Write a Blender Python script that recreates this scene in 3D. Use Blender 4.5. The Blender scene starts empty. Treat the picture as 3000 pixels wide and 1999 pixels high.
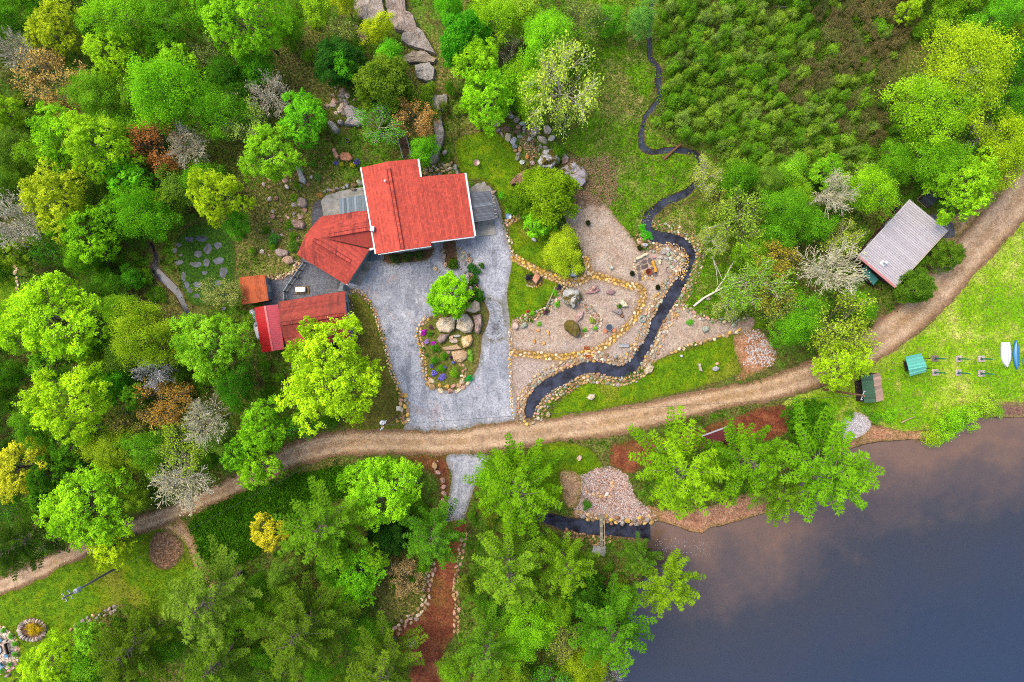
import bpy, bmesh, math, random
import numpy as np
from mathutils import Vector, Matrix, Euler, kdtree
from mathutils import noise as mnoise
from mathutils.geometry import delaunay_2d_cdt

RD = random.Random(11)
rng = np.random.default_rng(11)
scn = bpy.context.scene
COL = scn.collection

# ------------------------------------------------------------------ camera
cam_d = bpy.data.cameras.new("camera")
cam_d.lens = 24.0
cam_d.sensor_width = 36.0
cam_d.clip_start = 1.0
cam_d.clip_end = 2000.0
cam = bpy.data.objects.new("camera", cam_d)
cam.location = (0, 0, 100)
COL.objects.link(cam)
scn.camera = cam

# ------------------------------------------------------------------ sky and sun (thin bright overcast)
SUN_EL, SUN_AZ = math.radians(58), math.radians(-55)      # azimuth from north (+Y) towards east (+X)
wd = bpy.data.worlds.new("World")
scn.world = wd
wd.use_nodes = True
wn = wd.node_tree
wn.nodes.clear()
w_out = wn.nodes.new("ShaderNodeOutputWorld")
w_bg = wn.nodes.new("ShaderNodeBackground")
w_sky = wn.nodes.new("ShaderNodeTexSky")
w_sky.sky_type = 'NISHITA'
w_sky.sun_disc = False
w_sky.sun_elevation = SUN_EL
w_sky.sun_rotation = SUN_AZ
w_sky.dust_density = 4.0
w_sky.air_density = 1.0
w_sky.ozone_density = 1.0
wn.links.new(w_sky.outputs[0], w_bg.inputs[0])
w_bg.inputs[1].default_value = 0.15
wn.links.new(w_bg.outputs[0], w_out.inputs[0])

sun_d = bpy.data.lights.new("sun", 'SUN')
sun_d.energy = 0.75
sun_d.angle = math.radians(40)
sun_d.color = (1.0, 0.965, 0.90)
sun = bpy.data.objects.new("sun", sun_d)
COL.objects.link(sun)
_to = Vector((math.sin(SUN_AZ) * math.cos(SUN_EL), math.cos(SUN_AZ) * math.cos(SUN_EL), math.sin(SUN_EL)))
sun.rotation_euler = _to.to_track_quat('Z', 'Y').to_euler()
sun.location = _to * 200

scn.view_settings.view_transform = 'Standard'
scn.view_settings.look = 'None'
scn.view_settings.exposure = 1.85
scn.view_settings.gamma = 1.0
scn.view_settings.use_curve_mapping = False
scn.render.engine = 'CYCLES'
scn.cycles.use_denoising = False
scn.cycles.pixel_filter_type = 'BLACKMAN_HARRIS'
scn.cycles.filter_width = 1.05
scn.cycles.max_bounces = 6
scn.cycles.diffuse_bounces = 3
scn.cycles.glossy_bounces = 2
scn.cycles.transmission_bounces = 3
scn.cycles.transparent_max_bounces = 4

# ------------------------------------------------------------------ basic helpers
F = 2000.0      # focal length in photograph pixels; 20 px = 1 m on the ground
CAMZ = 100.0
ALB = 2.7       # what a lit horizontal surface shows = albedo * ALB


def W(sx, sy, h=0.0):
    k = (CAMZ - h) / F
    return ((sx - 1500.0) * k, (1000.0 - sy) * k, h)


def s2l(c):
    c = c / 255.0
    return c / 12.92 if c <= 0.04045 else ((c + 0.055) / 1.055) ** 2.4


def A(r, g, b, k=1.0):
    """base colour of a surface seen as (r,g,b) under the open sky"""
    return tuple(min(0.85, s2l(v) / ALB * k) for v in (r, g, b)) + (1.0,)


WL = {}


def reg(o, loc):
    WL[o.name] = Vector(loc)


def tag(o, label=None, cat=None, group=None, kind=None):
    if label:
        o["label"] = label
    if cat:
        o["category"] = cat
    if group:
        o["group"] = group
    if kind:
        o["kind"] = kind
    return o


def thing(name, loc, label, cat, group=None):
    o = bpy.data.objects.new(name, None)
    o.empty_display_size = 0.3
    COL.objects.link(o)
    o.location = loc
    reg(o, loc)
    return tag(o, label, cat, group)


class MB:
    """collects faces in world coordinates and links them as one mesh object"""

    def __init__(s):
        s.v, s.f, s.a = [], [], []

    def face(s, pts, a=0.5):
        n = len(s.v)
        s.v += [tuple(p) for p in pts]
        s.f.append(tuple(range(n, n + len(pts))))
        s.a.append(a)

    def poly(s, verts, faces, a=0.5):
        n = len(s.v)
        s.v += [tuple(p) for p in verts]
        for f in faces:
            s.f.append(tuple(i + n for i in f))
            s.a.append(a)

    def box(s, c, size, rz=0.0, a=0.5, tilt=None):
        hx, hy, hz = size[0] / 2, size[1] / 2, size[2] / 2
        m = Matrix.Rotation(rz, 3, 'Z')
        if tilt:
            m = m @ Euler(tilt).to_matrix()
        c = Vector(c)
        vs = [c + m @ Vector((x * hx, y * hy, z * hz)) for z in (-1, 1) for y in (-1, 1) for x in (-1, 1)]
        s.poly(vs, [(0, 2, 3, 1), (4, 5, 7, 6), (0, 1, 5, 4), (2, 6, 7, 3), (0, 4, 6, 2), (1, 3, 7, 5)], a)

    def beam(s, p, q, w, h, a=0.5):
        """box from p to q, w across (horizontal), h high"""
        p, q = Vector(p), Vector(q)
        d = (q - p)
        side = Vector((-d.y, d.x, 0))
        if side.length < 1e-6:
            side = Vector((1, 0, 0))
        side = side.normalized() * w / 2
        up = d.cross(side).normalized() * h / 2
        if up.z < 0:
            up = -up
        vs = [e + i * side + j * up for e in (p, q) for j in (-1, 1) for i in (-1, 1)]
        s.poly(vs, [(0, 1, 3, 2), (4, 6, 7, 5), (0, 4, 5, 1), (2, 3, 7, 6), (0, 2, 6, 4), (1, 5, 7, 3)], a)

    def tube(s, p, q, r0, r1=None, k=8, a=0.5, cap=True):
        r1 = r0 if r1 is None else r1
        p, q = Vector(p), Vector(q)
        d = (q - p).normalized()
        u = d.orthogonal().normalized()
        w = d.cross(u)
        vs = []
        for c, r in ((p, r0), (q, r1)):
            for i in range(k):
                t = 2 * math.pi * i / k
                vs.append(c + (u * math.cos(t) + w * math.sin(t)) * r)
        fs = [(i, (i + 1) % k, k + (i + 1) % k, k + i) for i in range(k)]
        if cap:
            fs += [tuple(range(k - 1, -1, -1)), tuple(range(k, 2 * k))]
        s.poly(vs, fs, a)

    def lathe(s, c, prof, k=14, a=0.5, sx=1.0, sy=1.0, rz=0.0):
        """prof: list of (r, z) from the bottom up"""
        vs, fs = [], []
        cr, sr = math.cos(rz), math.sin(rz)
        for r, z in prof:
            for i in range(k):
                t = 2 * math.pi * i / k
                x, y = r * math.cos(t) * sx, r * math.sin(t) * sy
                vs.append((c[0] + x * cr - y * sr, c[1] + x * sr + y * cr, c[2] + z))
        m = len(prof)
        for j in range(m - 1):
            for i in range(k):
                fs.append((j * k + i, j * k + (i + 1) % k, (j + 1) * k + (i + 1) % k, (j + 1) * k + i))
        fs.append(tuple(range((m - 1) * k, m * k)))
        fs.append(tuple(range(k - 1, -1, -1)))
        s.poly(vs, fs, a)

    def prism(s, pts, z0, z1, a=0.5):
        """vertical prism over an xy outline; z1 may be a list"""
        n = len(pts)
        z1 = z1 if isinstance(z1, (list, tuple)) else [z1] * n
        ar = sum(pts[i][0] * pts[(i + 1) % n][1] - pts[(i + 1) % n][0] * pts[i][1] for i in range(n))
        if ar < 0:
            pts, z1 = pts[::-1], z1[::-1]
        vs = [(p[0], p[1], z0) for p in pts] + [(p[0], p[1], z) for p, z in zip(pts, z1)]
        fs = [(i, (i + 1) % n, n + (i + 1) % n, n + i) for i in range(n)]
        fs += [tuple(range(n - 1, -1, -1)), tuple(range(n, 2 * n))]
        s.poly(vs, fs, a)

    def slab(s, pts3, th, a=0.5):
        """sloping slab: outline on top (counter-clockwise or not), thickness straight down"""
        n = len(pts3)
        ar = sum(pts3[i][0] * pts3[(i + 1) % n][1] - pts3[(i + 1) % n][0] * pts3[i][1] for i in range(n))
        if ar < 0:
            pts3 = pts3[::-1]
        vs = [(p[0], p[1], p[2] - th) for p in pts3] + [tuple(p) for p in pts3]
        fs = [(i, (i + 1) % n, n + (i + 1) % n, n + i) for i in range(n)]
        fs += [tuple(range(n - 1, -1, -1)), tuple(range(n, 2 * n))]
        s.poly(vs, fs, a)

    def build(s, name, mat, parent=None, color=None, smooth=False, label=None, cat=None, group=None, kind=None):
        arr = np.array(s.v)
        lo, hi = arr.min(0), arr.max(0)
        org = Vector(((lo[0] + hi[0]) / 2, (lo[1] + hi[1]) / 2, lo[2]))
        me = bpy.data.meshes.new(name)
        me.from_pydata([tuple(Vector(p) - org) for p in s.v], [], s.f)
        at = me.attributes.new("v", 'FLOAT', 'FACE')
        at.data.foreach_set("value", np.array(s.a, dtype=np.float32))
        if smooth:
            me.polygons.foreach_set("use_smooth", [True] * len(me.polygons))
        me.materials.append(mat)
        o = bpy.data.objects.new(name, me)
        COL.objects.link(o)
        if parent:
            o.parent = parent
            o.location = org - WL[parent.name]
        else:
            o.location = org
        reg(o, org)
        if color:
            o.color = color
        return tag(o, label, cat, group, kind)


def share(name, me, parent, loc, rot=(0, 0, 0), scale=(1, 1, 1), color=None):
    """an object on shared mesh data; loc in world coordinates"""
    o = bpy.data.objects.new(name, me)
    COL.objects.link(o)
    loc = Vector(loc)
    if parent:
        o.parent = parent
        o.location = loc - WL[parent.name]
    else:
        o.location = loc
    o.rotation_euler = rot
    o.scale = scale
    if color:
        o.color = color
    reg(o, loc)
    return o


# ------------------------------------------------------------------ node helper and materials
class G:
    def __init__(s, name):
        s.m = bpy.data.materials.new(name)
        s.m.use_nodes = True
        s.nt = s.m.node_tree
        s.nt.nodes.clear()
        s._pos = None

    def new(s, t, **kw):
        n = s.nt.nodes.new(t)
        for k, v in kw.items():
            setattr(n, k, v)
        return n

    def put(s, sock, val):
        if hasattr(val, "is_output"):
            s.nt.links.new(val, sock)
        elif val is not None:
            if isinstance(val, tuple) and len(val) == 3 and sock.type == 'RGBA':
                val = val + (1.0,)
            sock.default_value = val

    def pos(s):
        if s._pos is None:
            s._pos = s.new("ShaderNodeNewGeometry").outputs["Position"]
        return s._pos

    def mapping(s, vec, rot=(0, 0, 0), scale=(1, 1, 1)):
        n = s.new("ShaderNodeMapping")
        s.put(n.inputs["Vector"], vec)
        n.inputs["Rotation"].default_value = rot
        n.inputs["Scale"].default_value = scale
        return n.outputs[0]

    def noise(s, scale, detail=3.0, rough=0.6, vec=None, dist=0.0):
        n = s.new("ShaderNodeTexNoise")
        s.put(n.inputs["Vector"], vec if vec is not None else s.pos())
        n.inputs["Scale"].default_value = scale
        n.inputs["Detail"].default_value = detail
        n.inputs["Roughness"].default_value = rough
        n.inputs["Distortion"].default_value = dist
        return n.outputs[0]

    def voro(s, scale, vec=None, feature='F1', out=0):
        n = s.new("ShaderNodeTexVoronoi", feature=feature)
        s.put(n.inputs["Vector"], vec if vec is not None else s.pos())
        n.inputs["Scale"].default_value = scale
        return n.outputs[out]

    def ramp(s, fac, stops, interp='LINEAR'):
        n = s.new("ShaderNodeValToRGB")
        n.color_ramp.interpolation = interp
        e = n.color_ramp.elements
        while len(e) < len(stops):
            e.new(0.5)
        for el, (p, c) in zip(e, stops):
            el.position = p
            el.color = c if len(c) == 4 else tuple(c) + (1,)
        s.put(n.inputs[0], fac)
        return n.outputs[0]

    def mr(s, v, a, b, c=0.0, d=1.0):
        n = s.new("ShaderNodeMapRange", interpolation_type='SMOOTHSTEP')
        s.put(n.inputs[0], v)
        for i, x in enumerate((a, b, c, d)):
            n.inputs[i + 1].default_value = x
        return n.outputs[0]

    def mix(s, fac, a, b, mode='MIX'):
        n = s.new("ShaderNodeMix", data_type='RGBA', blend_type=mode)
        s.put(n.inputs[0], fac)
        s.put(n.inputs[6], a)
        s.put(n.inputs[7], b)
        return n.outputs[2]

    def math(s, op, a, b=None, c=None):
        n = s.new("ShaderNodeMath", operation=op)
        for i, x in enumerate((a, b, c)):
            if x is not None:
                s.put(n.inputs[i], x)
        return n.outputs[0]

    def attr(s, name):
        return s.new("ShaderNodeAttribute", attribute_name=name).outputs["Fac"]

    def ocol(s):
        return s.new("ShaderNodeObjectInfo").outputs["Color"]

    def orand(s):
        return s.new("ShaderNodeObjectInfo").outputs["Random"]

    def hsv(s, col, h=0.5, sat=1.0, v=1.0):
        n = s.new("ShaderNodeHueSaturation")
        s.put(n.inputs["Hue"], h)
        s.put(n.inputs["Saturation"], sat)
        s.put(n.inputs["Value"], v)
        s.put(n.inputs["Color"], col)
        return n.outputs[0]

    def bump(s, h, strength=0.5, dist=0.1):
        n = s.new("ShaderNodeBump")
        n.inputs["Strength"].default_value = strength
        n.inputs["Distance"].default_value = dist
        s.put(n.inputs["Height"], h)
        return n.outputs[0]

    def done(s, col, rough=0.9, normal=None, spec=0.3, metallic=0.0):
        p = s.new("ShaderNodeBsdfPrincipled")
        s.put(p.inputs["Base Color"], col)
        s.put(p.inputs["Roughness"], rough)
        s.put(p.inputs["Specular IOR Level"], spec)
        s.put(p.inputs["Metallic"], metallic)
        if normal is not None:
            s.put(p.inputs["Normal"], normal)
        o = s.new("ShaderNodeOutputMaterial")
        s.nt.links.new(p.outputs[0], o.inputs[0])
        return s.m


MAT = {}


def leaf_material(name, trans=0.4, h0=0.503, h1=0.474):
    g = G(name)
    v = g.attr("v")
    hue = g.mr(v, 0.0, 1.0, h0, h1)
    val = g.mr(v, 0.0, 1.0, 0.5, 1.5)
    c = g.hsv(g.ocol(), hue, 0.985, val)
    d = g.new("ShaderNodeBsdfDiffuse")
    t = g.new("ShaderNodeBsdfTranslucent")
    g.put(d.inputs[0], c)
    g.put(t.inputs[0], c)
    m = g.new("ShaderNodeMixShader")
    m.inputs[0].default_value = trans
    g.nt.links.new(d.outputs[0], m.inputs[1])
    g.nt.links.new(t.outputs[0], m.inputs[2])
    o = g.new("ShaderNodeOutputMaterial")
    g.nt.links.new(m.outputs[0], o.inputs[0])
    return g.m


MAT["leaf"] = leaf_material("foliage")
MAT["bud"] = leaf_material("budding_leaves", 0.4, 0.50, 0.505)
MAT["needle"] = leaf_material("needles", 0.25)


def simple(name, rough=0.8, amt=0.25, scale=6.0, spec=0.3, bump=0.0, metallic=0.0):
    """object colour with grain and wear"""
    g = G(name)
    n = g.noise(scale, 4)
    n2 = g.noise(scale * 0.17, 3)
    v = g.math('MULTIPLY_ADD', n, amt * 2, 1 - amt)
    v2 = g.math('MULTIPLY_ADD', n2, amt, 1 - amt / 2)
    v3 = g.math('MULTIPLY_ADD', g.attr("v"), 0.5, 0.75)
    c = g.hsv(g.ocol(), 0.5, 1.0, g.math('MULTIPLY', g.math('MULTIPLY', v, v2), v3))
    return g.done(c, rough, g.bump(n, bump, 0.02) if bump else None, spec, metallic)


MAT["paint"] = simple("painted_surface", 0.5, 0.08, 3.0, 0.4)
MAT["wood"] = simple("weathered_wood", 0.9, 0.3, 7.0, 0.2, 0.4)
MAT["metal"] = simple("sheet_metal", 0.42, 0.1, 1.3, 0.5)
MAT["plastic"] = simple("gloss_paint", 0.3, 0.04, 2.0, 0.5)
MAT["bark"] = simple("bark", 0.95, 0.35, 5.0, 0.1)
MAT["cloth"] = simple("fabric", 0.95, 0.1, 8.0, 0.1)
MAT["concrete"] = None


def concrete():
    g = G("concrete")
    n = g.noise(0.9, 5, 0.65)
    n2 = g.noise(9.0, 3)
    c = g.mix(g.mr(n, 0.35, 0.7), A(205, 198, 185), A(150, 146, 130))
    c = g.mix(g.mr(n2, 0.3, 0.8, 0, 0.35), c, A(95, 92, 80))
    return g.done(c, 0.9, g.bump(n2, 0.3, 0.02))


MAT["concrete"] = concrete()


def rock_material():
    g = G("rock")
    base = g.hsv(g.mix(0.14, g.ocol(), A(236, 196, 140)), 0.5, 1.15, 1.08)
    n1 = g.noise(1.1, 5, 0.7)
    n2 = g.noise(5.0, 4, 0.7)
    n3 = g.noise(0.6, 3)
    c = g.hsv(base, 0.5, 1.0, g.math('MULTIPLY_ADD', n2, 1.0, 0.5))
    cr = g.voro(1.6, g.mapping(g.pos(), (0.3, 0.2, 0.5), (1, 1.4, 1)), 'DISTANCE_TO_EDGE')
    c = g.hsv(c, 0.5, 1.0, g.mr(cr, 0.0, 0.05, 0.55, 1.0))
    lich = g.mr(n1, 0.5, 0.62, 0, 0.7)
    c = g.mix(lich, c, g.hsv(base, 0.5, 0.75, 1.4))
    stain = g.mr(n3, 0.55, 0.72, 0, 0.55)
    c = g.mix(stain, c, g.hsv(base, 0.5, 1.25, 0.5))
    return g.done(c, 0.9, g.bump(g.math('ADD', n2, g.math('MULTIPLY', n1, 1.5)), 0.9, 0.16))


MAT["rock"] = rock_material()


def mossy_rock():
    g = G("mossy_rock")
    base = g.ocol()
    n1 = g.noise(0.75, 4, 0.6, dist=0.4)
    n2 = g.noise(5.0, 4, 0.7)
    c = g.hsv(base, 0.5, 1.0, g.math('MULTIPLY_ADD', n2, 1.0, 0.5))
    moss = g.mix(n2, A(110, 80, 20), A(120, 115, 25))
    c = g.mix(g.mr(n1, 0.44, 0.56), c, moss)
    return g.done(c, 0.95, g.bump(n2, 0.8, 0.08))


MAT["moss"] = mossy_rock()


def shingle_material(name, col, dark, stain, angle, stain_lo=0.5):
    g = G(name)
    v = g.attr("v")
    c = g.hsv(col, 0.5, 1.0, g.math('MULTIPLY_ADD', v, 0.62, 0.69))
    n = g.noise(0.35, 3)
    c = g.hsv(c, 0.5, 1.0, g.math('MULTIPLY_ADD', n, 0.4, 0.80))
    n2 = g.noise(14.0, 2)
    c = g.hsv(c, 0.5, 1.0, g.math('MULTIPLY_ADD', n2, 0.3, 0.85))
    if stain > 0:
        st = g.noise(1.0, 4, 0.7, vec=g.mapping(g.pos(), (0, 0, angle), (1.7, 0.25, 0.25)))
        big = g.noise(0.22, 2)
        f = g.math('MULTIPLY', g.mr(st, stain_lo, 0.74), g.mr(big, 0.4, 0.6))
        c = g.mix(g.math('MULTIPLY', f, stain), c, dark)
    return g.done(c, 0.92, None, 0.2)
# ------------------------------------------------------------------ ground: one conforming sheet cut into zones
def catmull(P, closed, step):
    P = [np.array(p, float) for p in P]
    n = len(P)
    out = []
    rngi = range(n if closed else n - 1)
    for i in rngi:
        if closed:
            p0, p1, p2, p3 = P[(i - 1) % n], P[i], P[(i + 1) % n], P[(i + 2) % n]
        else:
            p0, p1, p2, p3 = P[max(i - 1, 0)], P[i], P[i + 1], P[min(i + 2, n - 1)]
        m = max(1, int(np.linalg.norm(p2 - p1) / step))
        for k in range(m):
            t = k / m
            out.append(0.5 * ((2 * p1) + (-p0 + p2) * t + (2 * p0 - 5 * p1 + 4 * p2 - p3) * t * t + (-p0 + 3 * p1 - 3 * p2 + p3) * t ** 3))
    if not closed:
        out.append(P[-1])
    return np.array(out)


def sp(pts):
    return [W(*p)[:2] for p in pts]


def jitter(loop, amp):
    if amp <= 0:
        return loop
    q = loop.copy()
    for i, (x, y) in enumerate(loop):
        a = mnoise.noise_vector(Vector((x * 0.5, y * 0.5, 3.1)))
        b = mnoise.noise_vector(Vector((x * 1.7, y * 1.7, 7.7)))
        q[i, 0] += (a.x * 0.7 + b.x * 0.6) * amp
        q[i, 1] += (a.y * 0.7 + b.y * 0.6) * amp
    return q


def loop(pts, jit=0.18, step=0.5, smooth=True):
    w = sp(pts)
    if smooth:
        l = catmull(w, True, step)
    else:
        l = []
        for i in range(len(w)):
            a, b = np.array(w[i]), np.array(w[(i + 1) % len(w)])
            m = max(1, int(np.linalg.norm(b - a) / step))
            l += [a + (b - a) * k / m for k in range(m)]
        l = np.array(l)
    return jitter(l, jit)


def strip(pts, jit=0.12, step=0.5):
    """pts: (sx, sy, half width in px) along a centre line"""
    c = catmull([list(W(p[0], p[1])[:2]) + [p[2] / 20.0] for p in pts], False, step)
    d = np.gradient(c[:, :2], axis=0)
    d /= np.linalg.norm(d, axis=1)[:, None] + 1e-9
    n = np.stack([-d[:, 1], d[:, 0]], 1)
    return jitter(np.concatenate([c[:, :2] + n * c[:, 2:3], (c[:, :2] - n * c[:, 2:3])[::-1]]), jit)


ROAD = [(3090, 440, 62), (3020, 540, 60), (2950, 622, 58), (2860, 720, 56), (2745, 850, 55), (2640, 950, 52), (2530, 1028, 48),
        (2400, 1090, 42), (2250, 1140, 36), (2110, 1168, 33), (1950, 1205, 38), (1769, 1241, 40), (1609, 1263, 38), (1450, 1282, 42),
        (1300, 1297, 36), (1150, 1295, 36), (1000, 1300, 38), (866, 1332, 36), (760, 1385, 32), (660, 1435, 27), (560, 1478, 26),
        (470, 1516, 26), (360, 1556, 25), (240, 1605, 26), (130, 1662, 27), (30, 1706, 26), (-110, 1770, 25)]
STREAM = [(1552, 1228, 13), (1556, 1190, 20), (1587, 1145, 22), (1641, 1113, 22), (1705, 1082, 20), (1753, 1078, 20), (1810, 1090, 20),
          (1852, 1075, 20), (1877, 1040, 17), (1903, 999, 16), (1922, 948, 18), (1947, 906, 20), (1974, 860, 20), (1999, 819, 18),
          (2015, 780, 18), (2024, 745, 17), (1999, 717, 22), (1958, 700, 22), (1912, 692, 22), (1896, 667, 18), (1900, 637, 16),
          (1923, 611, 15), (1955, 589, 14), (1990, 576, 13), (2018, 562, 11), (2040, 535, 8), (2056, 500, 8), (2055, 478, 9),
          (2039, 452, 9), (2010, 443, 10), (1962, 440, 9), (1914, 446, 10), (1882, 428, 12), (1881, 385, 9), (1892, 344, 8),
          (1911, 319, 9), (1934, 280, 9), (1930, 249, 11), (1932, 204, 9), (1908, 175, 9), (1902, 128, 8), (1902, 86, 8),
          (1908, 20, 8), (1915, -60, 8)]
CREEK = [(440, 712, 5), (457, 755, 7), (453, 787, 14), (472, 812, 15), (497, 835, 14), (520, 860, 11), (536, 892, 10), (550, 925, 8)]
LAKE = [(1893, 1536), (1935, 1528), (2011, 1551), (2057, 1562), (2076, 1548),
        (2150, 1530), (2230, 1508), (2295, 1480), (2330, 1430), (2420, 1350), (2530, 1302), (2640, 1290), (2735, 1285), (2765, 1262), (2850, 1226),
        (3000, 1222), (3400, 1205), (4200, 1400), (4400, 2200), (3400, 2900), (2200, 2700), (1850, 2300), (1795, 2100), (1800, 1990),
        (1822, 1920), (1832, 1850), (1838, 1780), (1860, 1728), (1886, 1680), (1900, 1630), (1896, 1586)]
MOUTH = [(1570, 1512, 10), (1620, 1526, 20), (1680, 1540, 24), (1760, 1549, 24), (1840, 1557, 24), (1890, 1559, 25), (1906, 1559, 25)]
PATH1 = [(1500, 752, 10), (1545, 778, 11), (1590, 802, 11), (1640, 820, 12), (1690, 826, 11), (1735, 808, 11), (1770, 815, 10), (1800, 824, 9),
         (1840, 836, 9), (1876, 845, 11), (1885, 868, 12), (1877, 895, 10), (1859, 934, 9), (1824, 969, 9), (1789, 998, 9), (1769, 1016, 10),
         (1737, 1031, 10), (1689, 1041, 9), (1629, 1047, 10), (1546, 1038, 10), (1495, 1033, 9)]
PATH2 = [(1714, 752, 7), (1722, 780, 8), (1736, 806, 8)]
PATH3 = [(1482, 658, 8), (1503, 645, 9), (1528, 632, 8)]
HOUSE_XY = []   # building footprints, filled below, kept clear of plants

zones = []      # (name, loop, kind of material)


def zone(name, lp, m):
    x, y = lp[:, 0], lp[:, 1]
    if (x * np.roll(y, -1) - np.roll(x, -1) * y).sum() < 0:
        lp = lp[::-1].copy()
    zones.append((name, lp, m))


zone("meadow", loop([(1650, -60), (1700, 60), (1690, 200), (1760, 300), (1680, 380), (1650, 430), (1700, 470), (1720, 560), (1790, 640), (1860, 690),
                     (1890, 640), (1940, 600), (2000, 590), (2060, 540), (2090, 470), (1960, 420), (1900, 300), (1960, 120), (1940, -60)], 0.5), "meadow")
zone("meadow", loop([(1900, 690), (2010, 600), (2120, 600), (2260, 700), (2330, 800), (2350, 900), (2250, 960), (2120, 960), (2010, 940), (1990, 860), (2040, 770), (2000, 715)], 0.4), "meadow")
zone("lawn", loop([(2546, 1060), (2700, 972), (2800, 866), (2912, 742), (3010, 640), (3160, 560), (3300, 700), (3300, 1190), (3000, 1205), (2860, 1208),
                   (2750, 1255), (2640, 1262), (2560, 1240), (2480, 1230), (2390, 1245), (2300, 1200), (2300, 1175), (2420, 1130)], 0.35), "drylawn")
zone("lawn", loop([(1335, 415), (1400, 388), (1470, 395), (1512, 440), (1530, 500), (1545, 560), (1640, 680), (1680, 760), (1600, 790), (1510, 742),
                   (1494, 700), (1486, 640), (1450, 560), (1420, 530), (1370, 520), (1345, 480)], 0.2), "lawn")
zone("lawn", loop([(1497, 765), (1520, 765), (1600, 812), (1645, 832), (1620, 870), (1590, 900), (1560, 930), (1500, 960), (1493, 940), (1488, 860)], 0.15), "lawn")
zone("lawn", loop([(1607, 1226), (1640, 1178), (1700, 1126), (1760, 1112), (1850, 1118), (1890, 1078), (1930, 1056), (2000, 1030), (2080, 1003), (2150, 985),
                   (2164, 1050), (2166, 1092), (2060, 1132), (1928, 1164), (1769, 1200), (1620, 1226)], 0.12), "lawn")
zone("lawn", loop([(1010, 858), (1060, 880), (1090, 920), (1125, 1010), (1140, 1080), (1165, 1150), (1180, 1220), (1180, 1252), (1080, 1260), (1000, 1240),
                   (1040, 1140), (1030, 1040), (1022, 950)], 0.15), "brownlawn")
zone("lawn", loop([(-40, 1740), (100, 1700), (240, 1636), (370, 1580), (470, 1548), (545, 1575), (590, 1680), (570, 1770), (480, 1810), (350, 1770), (230, 1850),
                   (110, 2000), (60, 2120), (-80, 2120)], 0.3), "lawn")
zone("lawn", loop([(-60, 690), (5, 705), (35, 780), (52, 860), (40, 905), (-60, 930)], 0.15), "lawn")
zone("lawn", loop([(1560, 1312), (1700, 1305), (1770, 1370), (1760, 1420), (1690, 1470), (1600, 1440), (1540, 1380)], 0.3), "lawn")
zone("bare_soil", loop([(2790, 640), (2860, 600), (2960, 500), (3010, 530), (2880, 680), (2790, 790), (2700, 880), (2610, 950), (2560, 985), (2570, 940),
                        (2650, 880), (2720, 800), (2740, 720)], 0.35), "soil")
zone("ground_cover", loop([(540, 1565), (600, 1500), (760, 1425), (900, 1385), (1050, 1362), (1070, 1400), (980, 1470), (820, 1560), (740, 1640), (640, 1660), (580, 1620)], 0.4), "cover")
zone("bare_soil", loop([(2150, 985), (2200, 960), (2250, 990), (2270, 1060), (2190, 1105), (2150, 1115), (2166, 1080)], 0.45), "redsoil2")
zone("bare_soil", loop([(1790, 1310), (1850, 1290), (2000, 1270), (2100, 1240), (2250, 1190), (2330, 1200), (2330, 1260), (2200, 1300), (2000, 1320), (1860, 1380), (1800, 1390)], 0.4), "redsoil")
zone("bare_soil", loop([(1190, 1335), (1330, 1335), (1420, 1335), (1440, 1380), (1420, 1400), (1395, 1380), (1320, 1380), (1318, 1480), (1290, 1490), (1280, 1400)], 0.3), "redsoil")
zone("bare_soil", loop([(2480, 1262), (2560, 1245), (2640, 1262), (2740, 1265), (2770, 1280), (2640, 1300), (2540, 1315), (2440, 1340), (2420, 1300)], 0.2), "sand")
zone("bare_soil", loop([(2830, 1190), (3000, 1178), (3300, 1185), (3300, 1215), (3000, 1228), (2850, 1232)], 0.2), "mud")
zone("sand_beach", loop([(1695, 1400), (1760, 1368), (1830, 1385), (1862, 1450), (1900, 1490), (1925, 1512), (1935, 1540), (1860, 1540), (1760, 1532), (1690, 1515), (1684, 1455)], 0.4), "beach")
zone("sand_beach", loop([(1895, 1480), (1960, 1496), (2060, 1490), (2150, 1462), (2260, 1420), (2340, 1420), (2290, 1495), (2150, 1545), (2076, 1562), (2057, 1570), (2011, 1558), (1935, 1540), (1920, 1512)], 0.3), "sand")
zone("pebble_patch", loop([(2452, 1256), (2478, 1224), (2508, 1210), (2546, 1226), (2552, 1250), (2530, 1272), (2498, 1288), (2470, 1284)], 0.15), "whitepebble")
zone("garden_gravel", loop([(1655, 590), (1700, 565), (1760, 585), (1815, 650), (1850, 690), (1862, 712), (1890, 735), (1960, 718), (2016, 748), (2000, 840),
                            (1965, 900), (1925, 950), (1905, 1000), (1880, 1040), (1855, 1085), (1810, 1105), (1753, 1098), (1705, 1105), (1641, 1130), (1580, 1165),
                            (1560, 1215), (1540, 1243), (1510, 1243), (1496, 1235), (1495, 960), (1535, 945), (1590, 925), (1640, 860), (1690, 835), (1715, 780), (1690, 700), (1655, 640)], 0.12), "garden")
zone("garden_gravel", loop([(1965, 900), (2020, 905), (2060, 930), (2150, 945), (2205, 930), (2200, 965), (2100, 990), (2000, 1022), (1935, 1052), (1890, 1080), (1870, 1070),
                            (1905, 1010), (1940, 950)], 0.12), "garden")
zone("bare_soil", loop([(1640, 1385), (1700, 1395), (1690, 1480), (1660, 1480)], 0.2), "soil")
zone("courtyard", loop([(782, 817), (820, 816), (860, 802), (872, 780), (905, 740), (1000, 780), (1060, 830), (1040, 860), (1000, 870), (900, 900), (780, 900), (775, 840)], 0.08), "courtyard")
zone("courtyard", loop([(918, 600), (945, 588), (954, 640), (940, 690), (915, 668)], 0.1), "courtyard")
zone("courtyard", loop([(2690, 640), (2745, 632), (2790, 660), (2795, 690), (2770, 700), (2700, 690)], 0.3), "courtyard")
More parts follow.
